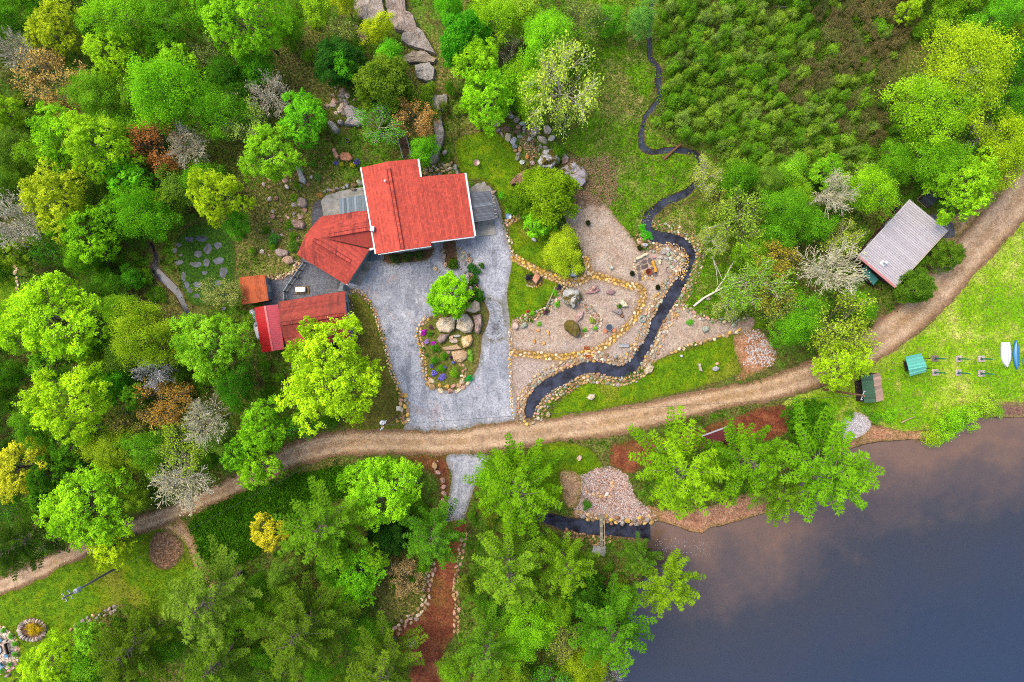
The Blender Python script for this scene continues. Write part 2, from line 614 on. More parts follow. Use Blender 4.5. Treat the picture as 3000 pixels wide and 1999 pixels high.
zone("driveway", loop([(1000, 850), (1040, 855), (1066, 866), (1090, 900), (1113, 955), (1133, 1025), (1147, 1080), (1166, 1130), (1183, 1165), (1194, 1220), (1190, 1268),
                       (1320, 1285), (1505, 1255), (1497, 1100), (1496, 1000), (1492, 930), (1486, 870), (1490, 830), (1501, 768), (1503, 745), (1490, 720), (1482, 680), (1474, 650),
                       (1462, 600), (1430, 545), (1370, 560), (1100, 620), (1040, 760), (1000, 820)], 0.10), "driveway")
zone("driveway", loop([(1422, 905), (1440, 880), (1462, 890), (1476, 930), (1478, 985), (1450, 998), (1422, 985), (1418, 945)], 0.5), "drivedark")  # darker, soft-edged patch in the driveway gravel
zone("gravel_lane", loop([(1312, 1335), (1430, 1335), (1402, 1400), (1368, 1490), (1345, 1560), (1302, 1560), (1308, 1492), (1322, 1400)], 0.25), "driveway")
zone("dirt_path", loop([(1300, 1540), (1362, 1530), (1360, 1570), (1347, 1637), (1337, 1690), (1337, 1782), (1338, 1850), (1310, 1895), (1300, 1950), (1310, 2080), (1180, 2080),
                        (1205, 1940), (1148, 1900), (1146, 1858), (1180, 1828), (1226, 1800), (1245, 1755), (1253, 1698), (1275, 1640)], 0.15), "redsoil")
zone("dirt_path", strip([(470, 1520, 30), (520, 1545, 24), (555, 1585, 15), (575, 1640, 13), (590, 1680, 10), (620, 1720, 7)], 0.15), "soil")
zone("road", strip(ROAD, 0.5), "road")
zone("planting_bed", loop([(1224, 973), (1232, 1016), (1241, 1063), (1245, 1099), (1258, 1124), (1282, 1140), (1320, 1146), (1352, 1135), (1376, 1111), (1398, 1079), (1408, 1032),
                           (1414, 984), (1428, 955), (1432, 915), (1418, 880), (1405, 850), (1392, 810), (1378, 800), (1368, 850), (1330, 900), (1300, 915), (1250, 935)], 0.10), "bed")
zone("planting_bed", loop([(1300, 705), (1330, 702), (1338, 740), (1338, 780), (1322, 790), (1306, 775), (1298, 740)], 0.06), "mulch")
zone("planting_bed", loop([(1122, 748), (1262, 722), (1266, 742), (1250, 762), (1180, 770), (1135, 772)], 0.05), "mulch")
zone("planting_bed", loop([(1548, 800), (1565, 788), (1590, 805), (1592, 830), (1575, 842), (1552, 838), (1540, 820)], 0.05), "bed")
zone("planting_bed", loop([(440, 1590), (455, 1562), (495, 1558), (535, 1590), (535, 1625), (510, 1660), (470, 1668), (442, 1640)], 0.1), "woodchip")
zone("patio", loop([(-60, 1832), (0, 1832), (30, 1855), (52, 1890), (54, 1920), (45, 1948), (20, 1968), (-60, 1990)], 0.05), "patio")
zone("planting_bed", loop([(52, 1840), (75, 1815), (100, 1812), (130, 1830), (138, 1852), (122, 1876), (90, 1880), (62, 1868)], 0.02), "mulch")
zone("garden_path", strip(PATH1, 0.05), "path")
zone("garden_path", strip(PATH2, 0.05), "path")
zone("garden_path", strip(PATH3, 0.05), "path")
zone("swamp", loop([(520, 700), (590, 650), (670, 670), (692, 760), (680, 850), (640, 890), (570, 895), (530, 840)], 0.4), "swampmud")
zone("stream_bed", strip(STREAM, 0.22, 0.4), "bedmud")
zone("stream_bed", strip(CREEK, 0.12, 0.4), "bedmud")
zone("stream_bed", strip(MOUTH, 0.10, 0.4), "bedmud")
zone("lake_bed", loop(LAKE, 0.2, 0.7), "bedmud")

BEDS = {i for i, z in enumerate(zones) if z[0] in ("stream_bed", "lake_bed")}
pts, faces, owner_edge = [], [], []
for nm, lp, m in zones:
    k = len(pts)
    pts += [tuple(p) for p in lp]
    faces.append(list(range(k, k + len(lp))))
n_loop = len(pts)
# centre lines so the beds get depth
for cl in (STREAM, CREEK, MOUTH):
    c = catmull([W(p[0], p[1])[:2] for p in cl], False, 0.45)
    pts += [tuple(p) for p in c]
xs = np.arange(-84, 84.1, 1.15)
ys = np.arange(-58, 58.1, 1.0)
gx, gy = np.meshgrid(xs, ys)
gx = gx + (np.arange(len(ys)) % 2)[:, None] * 0.57
gp = np.stack([gx.ravel(), gy.ravel()], 1) + rng.uniform(-0.18, 0.18, (gx.size, 2))
kd = kdtree.KDTree(len(pts))
for i, p in enumerate(pts):
    kd.insert((p[0], p[1], 0), i)
kd.balance()
for p in gp:
    if kd.find((p[0], p[1], 0))[2] > 0.4:
        pts.append((p[0], p[1]))
for r_, st in ((130, 14), (260, 40), (420, 70)):
    for x in np.arange(-r_, r_ + 1, st):
        for y in np.arange(-r_, r_ + 1, st):
            if max(abs(x), abs(y)) > r_ * 0.7 and (abs(x) > 90 or abs(y) > 64):
                pts.append((float(x), float(y)))
vo, eo, fo, ov, oe, of = delaunay_2d_cdt([Vector(p) for p in pts], [], faces, 0, 1e-4)
VX = np.array([tuple(v) for v in vo])
FZ = np.array([max(o) if o else -1 for o in of])
FT = np.array([tuple(f) for f in fo])
# vertices where two zones meet
vz = [set() for _ in range(len(VX))]
for f, z in zip(FT, FZ):
    for i in f:
        vz[i].add(int(z))
border = np.array([len(s) > 1 for s in vz])
kb = kdtree.KDTree(int(border.sum()))
for i in np.nonzero(border)[0]:
    kb.insert((VX[i, 0], VX[i, 1], 0), int(i))
kb.balance()
0 and print("CDT", len(VX), len(FT), int(border.sum()), np.unique(FZ,return_counts=True), len(zones), flush=True)
EDGE = np.array([min(3.0, kb.find((x, y, 0))[2]) for x, y in VX])
bedv = np.array([len(s) > 0 and s <= BEDS for s in vz])
wetborder = [i for i in range(len(VX)) if (vz[i] & BEDS) and not vz[i] <= BEDS]
kw = kdtree.KDTree(len(wetborder))
for i in wetborder:
    kw.insert((VX[i, 0], VX[i, 1], 0), i)
kw.balance()
VZ = np.zeros(len(VX))
for i in np.nonzero(bedv)[0]:
    d = kw.find((VX[i, 0], VX[i, 1], 0))[2]
    VZ[i] = -min(0.75, d * 1.4) if d < 1.0 else -min(2.2, 0.6 + d * 0.12)
WATER = -0.16


def ground_material(kind):
    g = G("ground_" + kind)
    e = g.attr("edge")
    n_big = g.noise(0.09, 4, 0.62)
    n_mid = g.noise(0.55, 5, 0.68)
    n_fine = g.noise(3.2, 5, 0.75)
    n_grit = g.noise(9.0, 2, 0.8)
    h = n_fine
    bs = 0.6
    if kind == "forest":
        c = g.ramp(n_mid, [(0.30, A(44, 34, 20)), (0.42, A(70, 74, 26)), (0.52, A(66, 104, 20)), (0.63, A(60, 112, 14)), (0.76, A(120, 110, 60))])
        c = g.mix(g.mr(g.attr("litter"), 0.0, 1.0, 0.12, 0.8), c, g.ramp(n_fine, [(0.36, A(66, 58, 30)), (0.46, A(92, 104, 34)), (0.55, A(124, 108, 66)), (0.68, A(176, 142, 110))]))
        c = g.mix(g.mr(n_fine, 0.35, 0.7, 0, 0.5), c, g.hsv(c, 0.5, 1.0, 1.7))
        ec = A(90, 84, 44)
    elif kind == "cover":
        c = g.ramp(n_fine, [(0.3, A(36, 62, 12)), (0.5, A(62, 110, 14)), (0.68, A(92, 140, 26))])
        ec = A(70, 84, 30)
    elif kind == "swampmud":
        c = g.ramp(n_fine, [(0.32, A(40, 52, 26)), (0.5, A(56, 92, 24)), (0.66, A(84, 124, 40))])
        ec = A(70, 84, 30)
    elif kind == "meadow":
        c = g.ramp(n_mid, [(0.3, A(66, 108, 18)), (0.46, A(96, 146, 26)), (0.58, A(112, 150, 40)), (0.7, A(146, 136, 78))])
        c = g.mix(g.mr(n_big, 0.5, 0.62, 0, 0.7), c, g.ramp(n_fine, [(0.35, A(110, 92, 56)), (0.65, A(186, 158, 112))]))
        ec = A(96, 116, 34)
    elif kind in ("lawn", "brownlawn"):
        a, b, d = ((66, 104, 12), (96, 132, 16), (126, 142, 34)) if kind == "lawn" else ((84, 84, 28), (112, 104, 50), (120, 116, 46))
        c = g.ramp(n_mid, [(0.3, A(*a)), (0.5, A(*b)), (0.68, A(*d))])
        c = g.mix(g.mr(n_big, 0.5, 0.66, 0, 0.55), c, A(142, 128, 58) if kind == "lawn" else A(96, 110, 26))
        ec = A(92, 104, 30)
        bs = 0.4
    elif kind == "drylawn":
        c = g.ramp(n_mid, [(0.28, A(116, 164, 34)), (0.45, A(146, 176, 54)), (0.60, A(172, 182, 84)), (0.76, A(196, 180, 120))])
        c = g.mix(g.mr(g.noise(0.13, 4, 0.6), 0.40, 0.62), A(108, 156, 24), c)
        c = g.mix(g.mr(g.noise(0.21, 3, 0.6), 0.58, 0.7, 0, 0.5), c, A(186, 156, 100))
        ec = A(140, 150, 60)
    elif kind in ("driveway", "courtyard", "drivedark"):
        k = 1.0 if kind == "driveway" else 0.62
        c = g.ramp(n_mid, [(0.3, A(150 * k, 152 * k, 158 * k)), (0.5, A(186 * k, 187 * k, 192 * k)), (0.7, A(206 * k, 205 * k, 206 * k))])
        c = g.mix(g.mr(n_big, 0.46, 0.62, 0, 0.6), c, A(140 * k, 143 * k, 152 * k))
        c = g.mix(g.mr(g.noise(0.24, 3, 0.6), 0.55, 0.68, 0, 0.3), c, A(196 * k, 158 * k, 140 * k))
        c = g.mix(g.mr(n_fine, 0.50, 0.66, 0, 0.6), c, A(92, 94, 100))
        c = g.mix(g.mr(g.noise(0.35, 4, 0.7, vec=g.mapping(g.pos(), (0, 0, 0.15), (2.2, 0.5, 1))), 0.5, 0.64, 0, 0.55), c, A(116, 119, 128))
        ec = A(140 * k, 134 * k, 126 * k) if kind != "drivedark" else A(170, 171, 174)
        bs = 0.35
    elif kind == "road":
        c = g.ramp(n_mid, [(0.3, A(146, 122, 98)), (0.5, A(178, 148, 118)), (0.7, A(200, 172, 142))])
        c = g.mix(g.mr(n_big, 0.42, 0.6, 0, 0.5), c, A(164, 130, 84))
        tr = g.attr("across")
        rut = g.mr(g.math('ABSOLUTE', g.math('SUBTRACT', g.math('ABSOLUTE', tr), 0.42)), 0.06, 0.30, 0.5, 0.0)
        c = g.mix(g.math('MULTIPLY', rut, g.mr(n_mid, 0.2, 0.7, 0.4, 1.0)), c, A(212, 184, 152))
        c = g.mix(g.mr(g.math('ADD', g.math('ABSOLUTE', tr), g.math('MULTIPLY', n_mid, 0.5)), 0.85, 1.2, 0, 0.75), c, A(128, 92, 70))
        c = g.mix(g.mr(n_fine, 0.56, 0.7, 0, 0.55), c, A(222, 204, 182))
        c = g.mix(g.mr(g.noise(0.9, 3, 0.6), 0.6, 0.7, 0, 0.5), c, A(132, 102, 78))
        ec = A(120, 96, 70)
        bs = 0.35
    elif kind == "garden":
        c = g.ramp(n_mid, [(0.3, A(172, 146, 122)), (0.5, A(194, 172, 150)), (0.7, A(206, 190, 170))])
        c = g.mix(g.mr(n_big, 0.45, 0.6, 0, 0.6), c, A(186, 170, 160))
        c = g.mix(g.mr(n_grit, 0.5, 0.7, 0, 0.4), c, A(112, 86, 72))
        ec = A(150, 124, 98)
    elif kind == "path":
        c = g.ramp(n_fine, [(0.3, A(120, 88, 44)), (0.6, A(176, 138, 76))])
        ec = A(150, 118, 70)
    elif kind == "soil":
        c = g.ramp(n_mid, [(0.3, A(140, 108, 82)), (0.5, A(172, 138, 108)), (0.7, A(186, 166, 112))])
        ec = A(140, 120, 70)
    elif kind == "redsoil":
        c = g.ramp(n_mid, [(0.3, A(92, 50, 34)), (0.5, A(122, 70, 50)), (0.7, A(146, 96, 66))])
        c = g.mix(g.mr(n_big, 0.5, 0.62, 0, 0.5), c, A(112, 96, 44))
        ec = A(104, 76, 44)
    elif kind == "redsoil2":
        c = g.ramp(n_mid, [(0.3, A(146, 96, 66)), (0.5, A(176, 128, 96)), (0.7, A(196, 160, 132))])
        ec = A(120, 110, 60)
    elif kind == "sand":
        c = g.ramp(n_mid, [(0.3, A(150, 104, 78)), (0.5, A(184, 138, 108)), (0.7, A(204, 160, 128))])
        ec = A(150, 120, 80)
    elif kind == "mud":
        c = g.ramp(n_fine, [(0.3, A(84, 62, 54)), (0.6, A(140, 108, 92))])
        ec = A(130, 120, 70)
    elif kind == "beach":
        c = g.ramp(n_fine, [(0.3, A(130, 84, 60)), (0.48, A(186, 150, 132)), (0.66, A(224, 204, 194))])
        c = g.mix(g.mr(n_big, 0.45, 0.6, 0, 0.7), c, g.ramp(n_fine, [(0.35, A(122, 80, 56)), (0.65, A(192, 150, 118))]))
        ec = A(150, 110, 80)
    elif kind == "whitepebble":
        c = g.ramp(n_grit, [(0.3, A(170, 160, 156)), (0.6, A(236, 228, 224))])
        ec = A(190, 170, 150)
    elif kind in ("bed", "mulch", "woodchip"):
        if kind == "bed":
            c = g.ramp(n_fine, [(0.3, A(72, 96, 22)), (0.5, A(104, 110, 44)), (0.68, A(150, 124, 92))])
        elif kind == "mulch":
            c = g.ramp(n_fine, [(0.3, A(70, 46, 36)), (0.55, A(112, 80, 60)), (0.7, A(150, 116, 90))])
        else:
            c = g.ramp(n_fine, [(0.3, A(96, 72, 46)), (0.5, A(140, 104, 76)), (0.66, A(206, 172, 140))])
        ec = A(104, 84, 56)
    elif kind == "patio":
        c = g.ramp(n_fine, [(0.3, A(150, 130, 112)), (0.6, A(206, 190, 174))])
        ec = A(160, 140, 110)
    else:  # wet bed
        c = g.ramp(n_fine, [(0.3, A(40, 30, 22)), (0.6, A(92, 74, 54))])
        ec = A(110, 90, 64)
    c = g.mix(g.mr(n_grit, 0.25, 0.8, 0, 0.35), c, g.hsv(c, 0.5, 1.0, 0.45))
    f = g.mr(g.math('ADD', e, g.math('MULTIPLY', g.math('SUBTRACT', n_fine, 0.5), 2.2)), 0.0, 1.5 if kind == 'drivedark' else 0.7, 1.0, 0.0)
    c = g.mix(g.math('MULTIPLY', f, 0.8), c, ec)
    cell = g.voro(5.5, out=1)
    sep = g.new("ShaderNodeSeparateColor")
    g.put(sep.inputs[0], cell)
    grain = {"forest": 0.5, "meadow": 0.5, "lawn": 0.3, "brownlawn": 0.35, "drylawn": 0.4, "driveway": 0.2, "courtyard": 0.3, "road": 0.22, "garden": 0.26, "beach": 0.5, "cover": 0.5}.get(kind, 0.4)
    kb = {"forest": 1.5, "meadow": 1.5, "lawn": 1.5, "brownlawn": 1.4, "drylawn": 1.5, "driveway": 1.22, "courtyard": 1.3, "road": 1.42, "garden": 1.22, "redsoil": 1.45, "soil": 1.5, "cover": 1.5,
          "path": 1.3, "bed": 1.3}.get(kind, 1.3)
    c = g.hsv(c, 0.5, 1.06, g.math('MULTIPLY_ADD', sep.outputs[0], grain * 2 * kb, kb * (1 - grain)))
    return g.done(c, 0.95, g.bump(h, bs, 0.15), 0.15)


def litter(x, y):
    """how much dead leaf shows on the woodland floor (open hillside, track sides)"""
    sx, sy = 1500 + x * 20, 1000 - y * 20
    v = 0.25 + 0.9 * mnoise.noise(Vector((x * 0.13, y * 0.13, 9.0)))
    for cx, cy, rx, ry in ((820, 620, 190, 240), (900, 250, 110, 160), (690, 120, 40, 140), (640, 1080, 60, 90), (700, 1060, 50, 120), (1240, 270, 90, 200), (1160, 1720, 90, 130), (430, 870, 90, 60), (1400, 370, 90, 40)):
        d = ((sx - cx) / rx) ** 2 + ((sy - cy) / ry) ** 2
        v = max(v, 1.15 - 0.6 * d + 0.5 * mnoise.noise(Vector((x * 0.3, y * 0.3, 1.0))))
    return max(0.0, min(1.0, v))


GM = {}
ZOBJ = {}
road_c = catmull([W(p[0], p[1])[:2] + (p[2] / 20.0,) for p in ROAD], False, 0.5)
road_n = np.gradient(road_c[:, :2], axis=0)
road_n = np.stack([-road_n[:, 1], road_n[:, 0]], 1) / (np.linalg.norm(road_n, axis=1)[:, None] + 1e-9)
for zi in range(-1, len(zones)):
    nm, kind = ("ground", "forest") if zi < 0 else (zones[zi][0], zones[zi][2])
    tri = FT[FZ == zi]
    if len(tri) == 0:
        continue
    used, inv = np.unique(tri, return_inverse=True)
    inv = inv.reshape(tri.shape)
    me = bpy.data.meshes.new(nm)
    vv = np.stack([VX[used, 0], VX[used, 1], VZ[used]], 1)
    me.from_pydata(vv.tolist(), [], inv.tolist())
    at = me.attributes.new("edge", 'FLOAT', 'POINT')
    at.data.foreach_set("value", EDGE[used].astype(np.float32))
    if kind == "road":
        ac = np.zeros(len(used), np.float32)
        for q, (x, y) in enumerate(VX[used]):
            d = road_c[:, :2] - (x, y)
            j = int((d ** 2).sum(1).argmin())
            ac[q] = float((-d[j] * road_n[j]).sum() / road_c[j, 2])
        at = me.attributes.new("across", 'FLOAT', 'POINT')
        at.data.foreach_set("value", ac)
    if kind == "forest":
        at = me.attributes.new("litter", 'FLOAT', 'POINT')
        at.data.foreach_set("value", np.array([litter(x, y) for x, y in VX[used]], np.float32))
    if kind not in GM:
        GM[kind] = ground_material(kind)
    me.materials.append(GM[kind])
    o = bpy.data.objects.new(nm, me)
    COL.objects.link(o)
    reg(o, (0, 0, 0))
    o["kind"] = "structure"
    ZOBJ[zi] = o

tri_area = np.abs((VX[FT[:, 1], 0] - VX[FT[:, 0], 0]) * (VX[FT[:, 2], 1] - VX[FT[:, 0], 1]) - (VX[FT[:, 2], 0] - VX[FT[:, 0], 0]) * (VX[FT[:, 1], 1] - VX[FT[:, 0], 1])) / 2
tri_mid = VX[FT].mean(1)
inview = (np.abs(tri_mid[:, 0]) < 80) & (np.abs(tri_mid[:, 1]) < 54)


def sample_zone(pred, n, lim=None):
    """n random ground points on the zones for which pred(zone index) holds"""
    ok = np.array([pred(int(z)) for z in range(-1, len(zones))])[FZ + 1] & inview
    if lim is not None:
        ok &= lim(tri_mid)
    ids = np.nonzero(ok)[0]
    w = tri_area[ids] / tri_area[ids].sum()
    t = rng.choice(ids, n, p=w)
    a, b = rng.random(n), rng.random(n)
    s = a + b > 1
    a[s], b[s] = 1 - a[s], 1 - b[s]
    P, Q, S = VX[FT[t, 0]], VX[FT[t, 1]], VX[FT[t, 2]]
    p = P + (Q - P) * a[:, None] + (S - P) * b[:, None]
    z = VZ[FT[t, 0]] * (1 - a - b) + VZ[FT[t, 1]] * a + VZ[FT[t, 2]] * b
    return np.concatenate([p, z[:, None]], 1)


def zone_kind(*names):
    return lambda z: (("forest" if z < 0 else zones[z][2]) in names)


# ------------------------------------------------------------------ water sheets
def water_material(name, lake):
    g = G(name)
    d = g.attr("depth")
    n = g.noise(0.12, 4, 0.6)
    nf = g.noise(3.0, 3, 0.7)
    if lake:
        dd = g.math('ADD', d, g.math('MULTIPLY', g.math('SUBTRACT', n, 0.5), 16.0))
        dd = g.math('ADD', dd, g.math('MULTIPLY', g.math('SUBTRACT', g.noise(0.5, 5, 0.7), 0.5), 5.0))
        c = g.ramp(g.math('DIVIDE', dd, 46.0), [(0.0, A(160, 124, 98, k=0.72)), (0.06, A(150, 116, 92, k=0.72)), (0.14, A(118, 98, 88, k=0.72)), (0.30, A(80, 80, 88, k=0.58)), (0.6, A(62, 76, 102, k=0.58)), (0.95, A(56, 78, 110, k=0.6))])
        c = g.mix(g.mr(nf, 0.3, 0.8, 0, 0.25), c, g.hsv(c, 0.5, 0.9, 1.35))
    else:
        c = g.mix(g.mr(g.noise(0.5, 5, 0.7), 0.35, 0.62), A(34, 32, 36), A(70, 74, 92))  # dark and bluish reflections mottled into the stream's own colour
        c = g.mix(g.mr(g.noise(2.2, 4, 0.7), 0.62, 0.7, 0, 0.5), c, A(104, 96, 76))
    bmp = g.bump(g.noise(1.6, 3, 0.6), 0.04 if lake else 0.16, 0.1)
    return g.done(c, 0.12, bmp, 0.5 if lake else 0.2)


def water_sheet(name, lp, z, mat, grid, shore=None):
    P = [tuple(p) for p in lp]
    k = len(P)
    x0, y0 = np.min(lp, 0)
    x1, y1 = np.max(lp, 0)
    t = kdtree.KDTree(k)
    for i, p in enumerate(P):
        t.insert((p[0], p[1], 0), i)
    t.balance()
    for x in np.arange(x0, x1, grid):
        for y in np.arange(y0, y1, grid):
            if t.find((x, y, 0))[2] > grid * 0.5:
                P.append((x, y))
    vo, _, fo, _, _, of = delaunay_2d_cdt([Vector(p) for p in P], [], [list(range(k))], 0, 1e-4)
    fs = [f for f, o in zip(fo, of) if o]
    used = sorted({i for f in fs for i in f})
    mp = {u: i for i, u in enumerate(used)}
    if shore:
        t = kdtree.KDTree(len(shore))
        for i, p in enumerate(shore):
            t.insert((p[0], p[1], 0), i)
        t.balance()
    me = bpy.data.meshes.new(name)
    me.from_pydata([(vo[u].x, vo[u].y, z) for u in used], [], [tuple(mp[i] for i in f) for f in fs])
    at = me.attributes.new("depth", 'FLOAT', 'POINT')
    at.data.foreach_set("value", np.array([t.find((vo[u].x, vo[u].y, 0))[2] for u in used], np.float32))
    me.materials.append(mat)
    o = bpy.data.objects.new(name, me)
    COL.objects.link(o)
    o["kind"] = "structure"
    reg(o, (0, 0, 0))
    return o


POOLS = [(524, 718, 9, 5), (512, 735, 7, 8), (530, 748, 5, 4), (524, 770, 13, 7), (538, 812, 8, 14), (546, 836, 9, 10), (556, 852, 8, 8), (555, 702, 14, 8), (590, 700, 16, 9), (610, 728, 12, 16), (640, 720, 12, 10), (580, 745, 12, 10), (575, 775, 16, 8),
         (605, 770, 9, 12), (640, 765, 16, 10), (655, 800, 12, 16), (600, 800, 8, 6), (580, 835, 14, 8), (640, 830, 10, 8), (576, 868, 10, 6), (655, 905, 7, 5)]
M_LAKE, M_STREAM = water_material("lake_water", True), water_material("stream_water", False)
for i, (nm, lp, m) in enumerate(zones):
    if nm == "lake_bed":
        water_sheet("lake_water", lp, WATER - 0.03, M_LAKE, 1.5,
                    [p for p in lp if 25 < p[0] < 120 and p[1] > -28.5])
    elif nm == "stream_bed":
        water_sheet("stream_water", lp, WATER, M_STREAM, 0.8)

g = G("pool_water")
M_POOL = g.done(g.mix(g.mr(g.noise(1.2, 4), 0.4, 0.62), A(66, 74, 72), A(104, 112, 132)), 0.3, g.bump(g.noise(2.0, 3), 0.3, 0.1), 0.1)  # bluish sky reflection painted into the pool colour
for k, (x, y, rx, ry) in enumerate(POOLS):
    lp = []
    for i in range(16):
        t = 6.2832 * i / 16
        q = 1 + 0.35 * mnoise.noise(Vector((k * 3.3, math.cos(t) * 1.2, math.sin(t) * 1.2)))
        lp.append(W(x + rx * q * math.cos(t), y + ry * q * math.sin(t))[:2])
    water_sheet("pool", np.array(lp[::-1]), 0.03, M_POOL, 3.0)
# ------------------------------------------------------------------ foliage and rock prototypes
def unit(a):
    return a / (np.linalg.norm(a, axis=-1, keepdims=True) + 1e-9)


def leaf_quads(c, n, axis, size, aspect, v):
    """kite shaped leaves: centre, normal, preferred axis, size (N), aspect, value"""
    ax = unit(axis - n * (axis * n).sum(-1, keepdims=True))
    bx = np.cross(n, ax)
    s = size[:, None]
    V = np.stack([c - ax * s * 0.5, c + bx * s * 0.5 * aspect + ax * s * 0.05, c + ax * s * 0.55, c - bx * s * 0.5 * aspect + ax * s * 0.05], 1)
    return V.reshape(-1, 3), v


def quad_mesh(name, V, v, mat):
    n = len(V) // 4
    me = bpy.data.meshes.new(name)
    me.vertices.add(4 * n)
    me.vertices.foreach_set("co", V.astype(np.float32).ravel())
    me.loops.add(4 * n)
    me.loops.foreach_set("vertex_index", np.arange(4 * n, dtype=np.int32))
    me.polygons.add(n)
    me.polygons.foreach_set("loop_start", np.arange(0, 4 * n, 4, dtype=np.int32))
    me.update(calc_edges=True)
    at = me.attributes.new("v", 'FLOAT', 'FACE')
    at.data.foreach_set("value", np.clip(v, 0, 1).astype(np.float32))
    me.materials.append(mat)
    return me


def tube_mesh(name, segs, mat, k=5):
    """segs: (p0, p1, r0, r1)"""
    p0 = np.array([s[0] for s in segs])
    p1 = np.array([s[1] for s in segs])
    r0 = np.array([s[2] for s in segs])
    r1 = np.array([s[3] for s in segs])
    d = unit(p1 - p0)
    ref = np.where(np.abs(d[:, 2:3]) > 0.9, np.array([[1.0, 0, 0]]), np.array([[0, 0, 1.0]]))
    u = unit(np.cross(d, ref))
    w = np.cross(d, u)
    V = []
    for i in range(k):
        t = 2 * math.pi * i / k
        o = u * math.cos(t) + w * math.sin(t)
        V.append(np.stack([p0 + o * r0[:, None], p1 + o * r1[:, None]], 1))
    V = np.stack(V, 1).reshape(-1, 3)       # seg, k, 2
    n = len(segs)
    base = np.arange(n)[:, None] * (2 * k)
    Fq = []
    for i in range(k):
        j = (i + 1) % k
        Fq.append(np.concatenate([base + 2 * i, base + 2 * j, base + 2 * j + 1, base + 2 * i + 1], 1))
    Fq = np.stack(Fq, 1).reshape(-1, 4)
    m = len(Fq)
    me = bpy.data.meshes.new(name)
    me.vertices.add(len(V))
    me.vertices.foreach_set("co", V.astype(np.float32).ravel())
    me.loops.add(4 * m)
    me.loops.foreach_set("vertex_index", Fq.astype(np.int32).ravel())
    me.polygons.add(m)
    me.polygons.foreach_set("loop_start", np.arange(0, 4 * m, 4, dtype=np.int32))
    me.update(calc_edges=True)
    at = me.attributes.new("v", 'FLOAT', 'FACE')
    at.data.foreach_set("value", np.full(m, 0.5, np.float32))
    me.polygons.foreach_set("use_smooth", np.ones(m, bool))
    me.materials.append(mat)
    return me


def fib_dirs(n, r, zmin):
    i = np.arange(n) + 0.5
    z = 1 - (1 - zmin) * i / n
    t = i * 2.399963 + r.uniform(0, 6.28)
    s = np.sqrt(np.maximum(0, 1 - z * z))
    return unit(np.stack([s * np.cos(t), s * np.sin(t), z], 1) + r.normal(0, 0.12, (n, 3)))


def wander(p, q, r0, r1, n, r, amp):
    """a slightly bent limb as n pieces"""
    out = []
    p, q = np.array(p, float), np.array(q, float)
    last = p
    for i in range(1, n + 1):
        t = i / n
        c = p + (q - p) * t + (r.normal(0, amp, 3) if i < n else 0)
        out.append((last, c, r0 + (r1 - r0) * (i - 1) / n, r0 + (r1 - r0) * t))
        last = c
    return out


def broadleaf(seed, Rr, H, lobes=46, lobe_r=0.26, tufts=24, leaves=8, size=0.27, tuft_r=0.34, loose=0.0, zc=0.62, zv=0.38, aspect=0.8, spire=0.0, rough=0.27):
    r = np.random.default_rng(seed)
    D = fib_dirs(lobes, r, -0.45)
    az = np.arctan2(D[:, 1], D[:, 0])
    k1, k2, k3 = r.uniform(0, 6.28, 3)
    out = 1 + rough * (np.sin(2 * az + k1) * 0.6 + np.sin(3 * az + k2) * 0.7 + np.sin(5 * az + k3) * 0.5)
    rad = r.uniform(0.45, 1.0, lobes) ** 0.8 * out
    hz = np.where(D[:, 2] > 0, H * (1 - zc), H * zv)
    C = np.stack([D[:, 0] * (Rr * (1 - lobe_r)) * rad, D[:, 1] * (Rr * (1 - lobe_r)) * rad, H * zc + D[:, 2] * hz * (rad * 0.35 + 0.55)], 1)
    if spire:
        t = np.clip((C[:, 2] - H * 0.1) / (H * 0.9), 0, 1)
        C[:, :2] *= (1 - spire * t)[:, None]
    lr = Rr * lobe_r * r.uniform(0.7, 1.3, lobes)
    lv = r.uniform(-0.22, 0.22, lobes)
    # tufts on the lobes
    n = lobes * tufts
    li = np.repeat(np.arange(lobes), tufts)
    td = unit(r.normal(0, 1, (n, 3)) + D[li] * 0.9 + np.array([0, 0, 0.6]))
    tc = C[li] + td * (lr[li] * r.uniform(0.55, 1.0 + loose, n))[:, None] * np.array([1, 1, 0.75])
    tv = lv[li] + r.uniform(-0.2, 0.2, n)
    ti = np.repeat(np.arange(n), leaves)
    m = len(ti)
    off = unit(r.normal(0, 1, (m, 3))) * (tuft_r * r.uniform(0.25, 1.0 + loose, m))[:, None] * np.array([1, 1, 0.7])
    c = tc[ti] + off
    nrm = unit(td[ti] * 0.5 + off / (tuft_r + 0.01) * 0.35 + np.array([0, 0, 0.75]) + r.normal(0, 0.38, (m, 3)))
    ax = unit(off + r.normal(0, 0.3, (m, 3)) * tuft_r + np.array([1e-3, 0, 0]))
    v = 0.5 + tv[ti] + r.uniform(-0.22, 0.22, m)
    V, vv = leaf_quads(c, nrm, ax, size * r.uniform(0.7, 1.35, m), aspect, v)
    crown = quad_mesh("crown", V, vv, MAT["leaf"])
    segs = wander((0, 0, -0.2), (r.normal(0, 0.2), r.normal(0, 0.2), H * 0.8), 0.028 * Rr + 0.08, 0.03, 6, r, 0.06 * Rr / 4)
    tr = np.array([s[1] for s in segs])
    for i in r.permutation(lobes)[: min(lobes, 34)]:
        b = tr[r.integers(1, len(tr) - 1)]
        segs += wander(b, C[i], 0.010 * Rr + 0.02, 0.012, 4, r, 0.08 * Rr / 4)
        for _ in range(3):
            segs += wander(b + (C[i] - b) * r.uniform(0.4, 0.9), C[i] + unit(r.normal(0, 1, 3)) * lr[i], 0.02, 0.008, 2, r, 0.05)
    return crown, tube_mesh("trunk", segs, MAT["bark"])


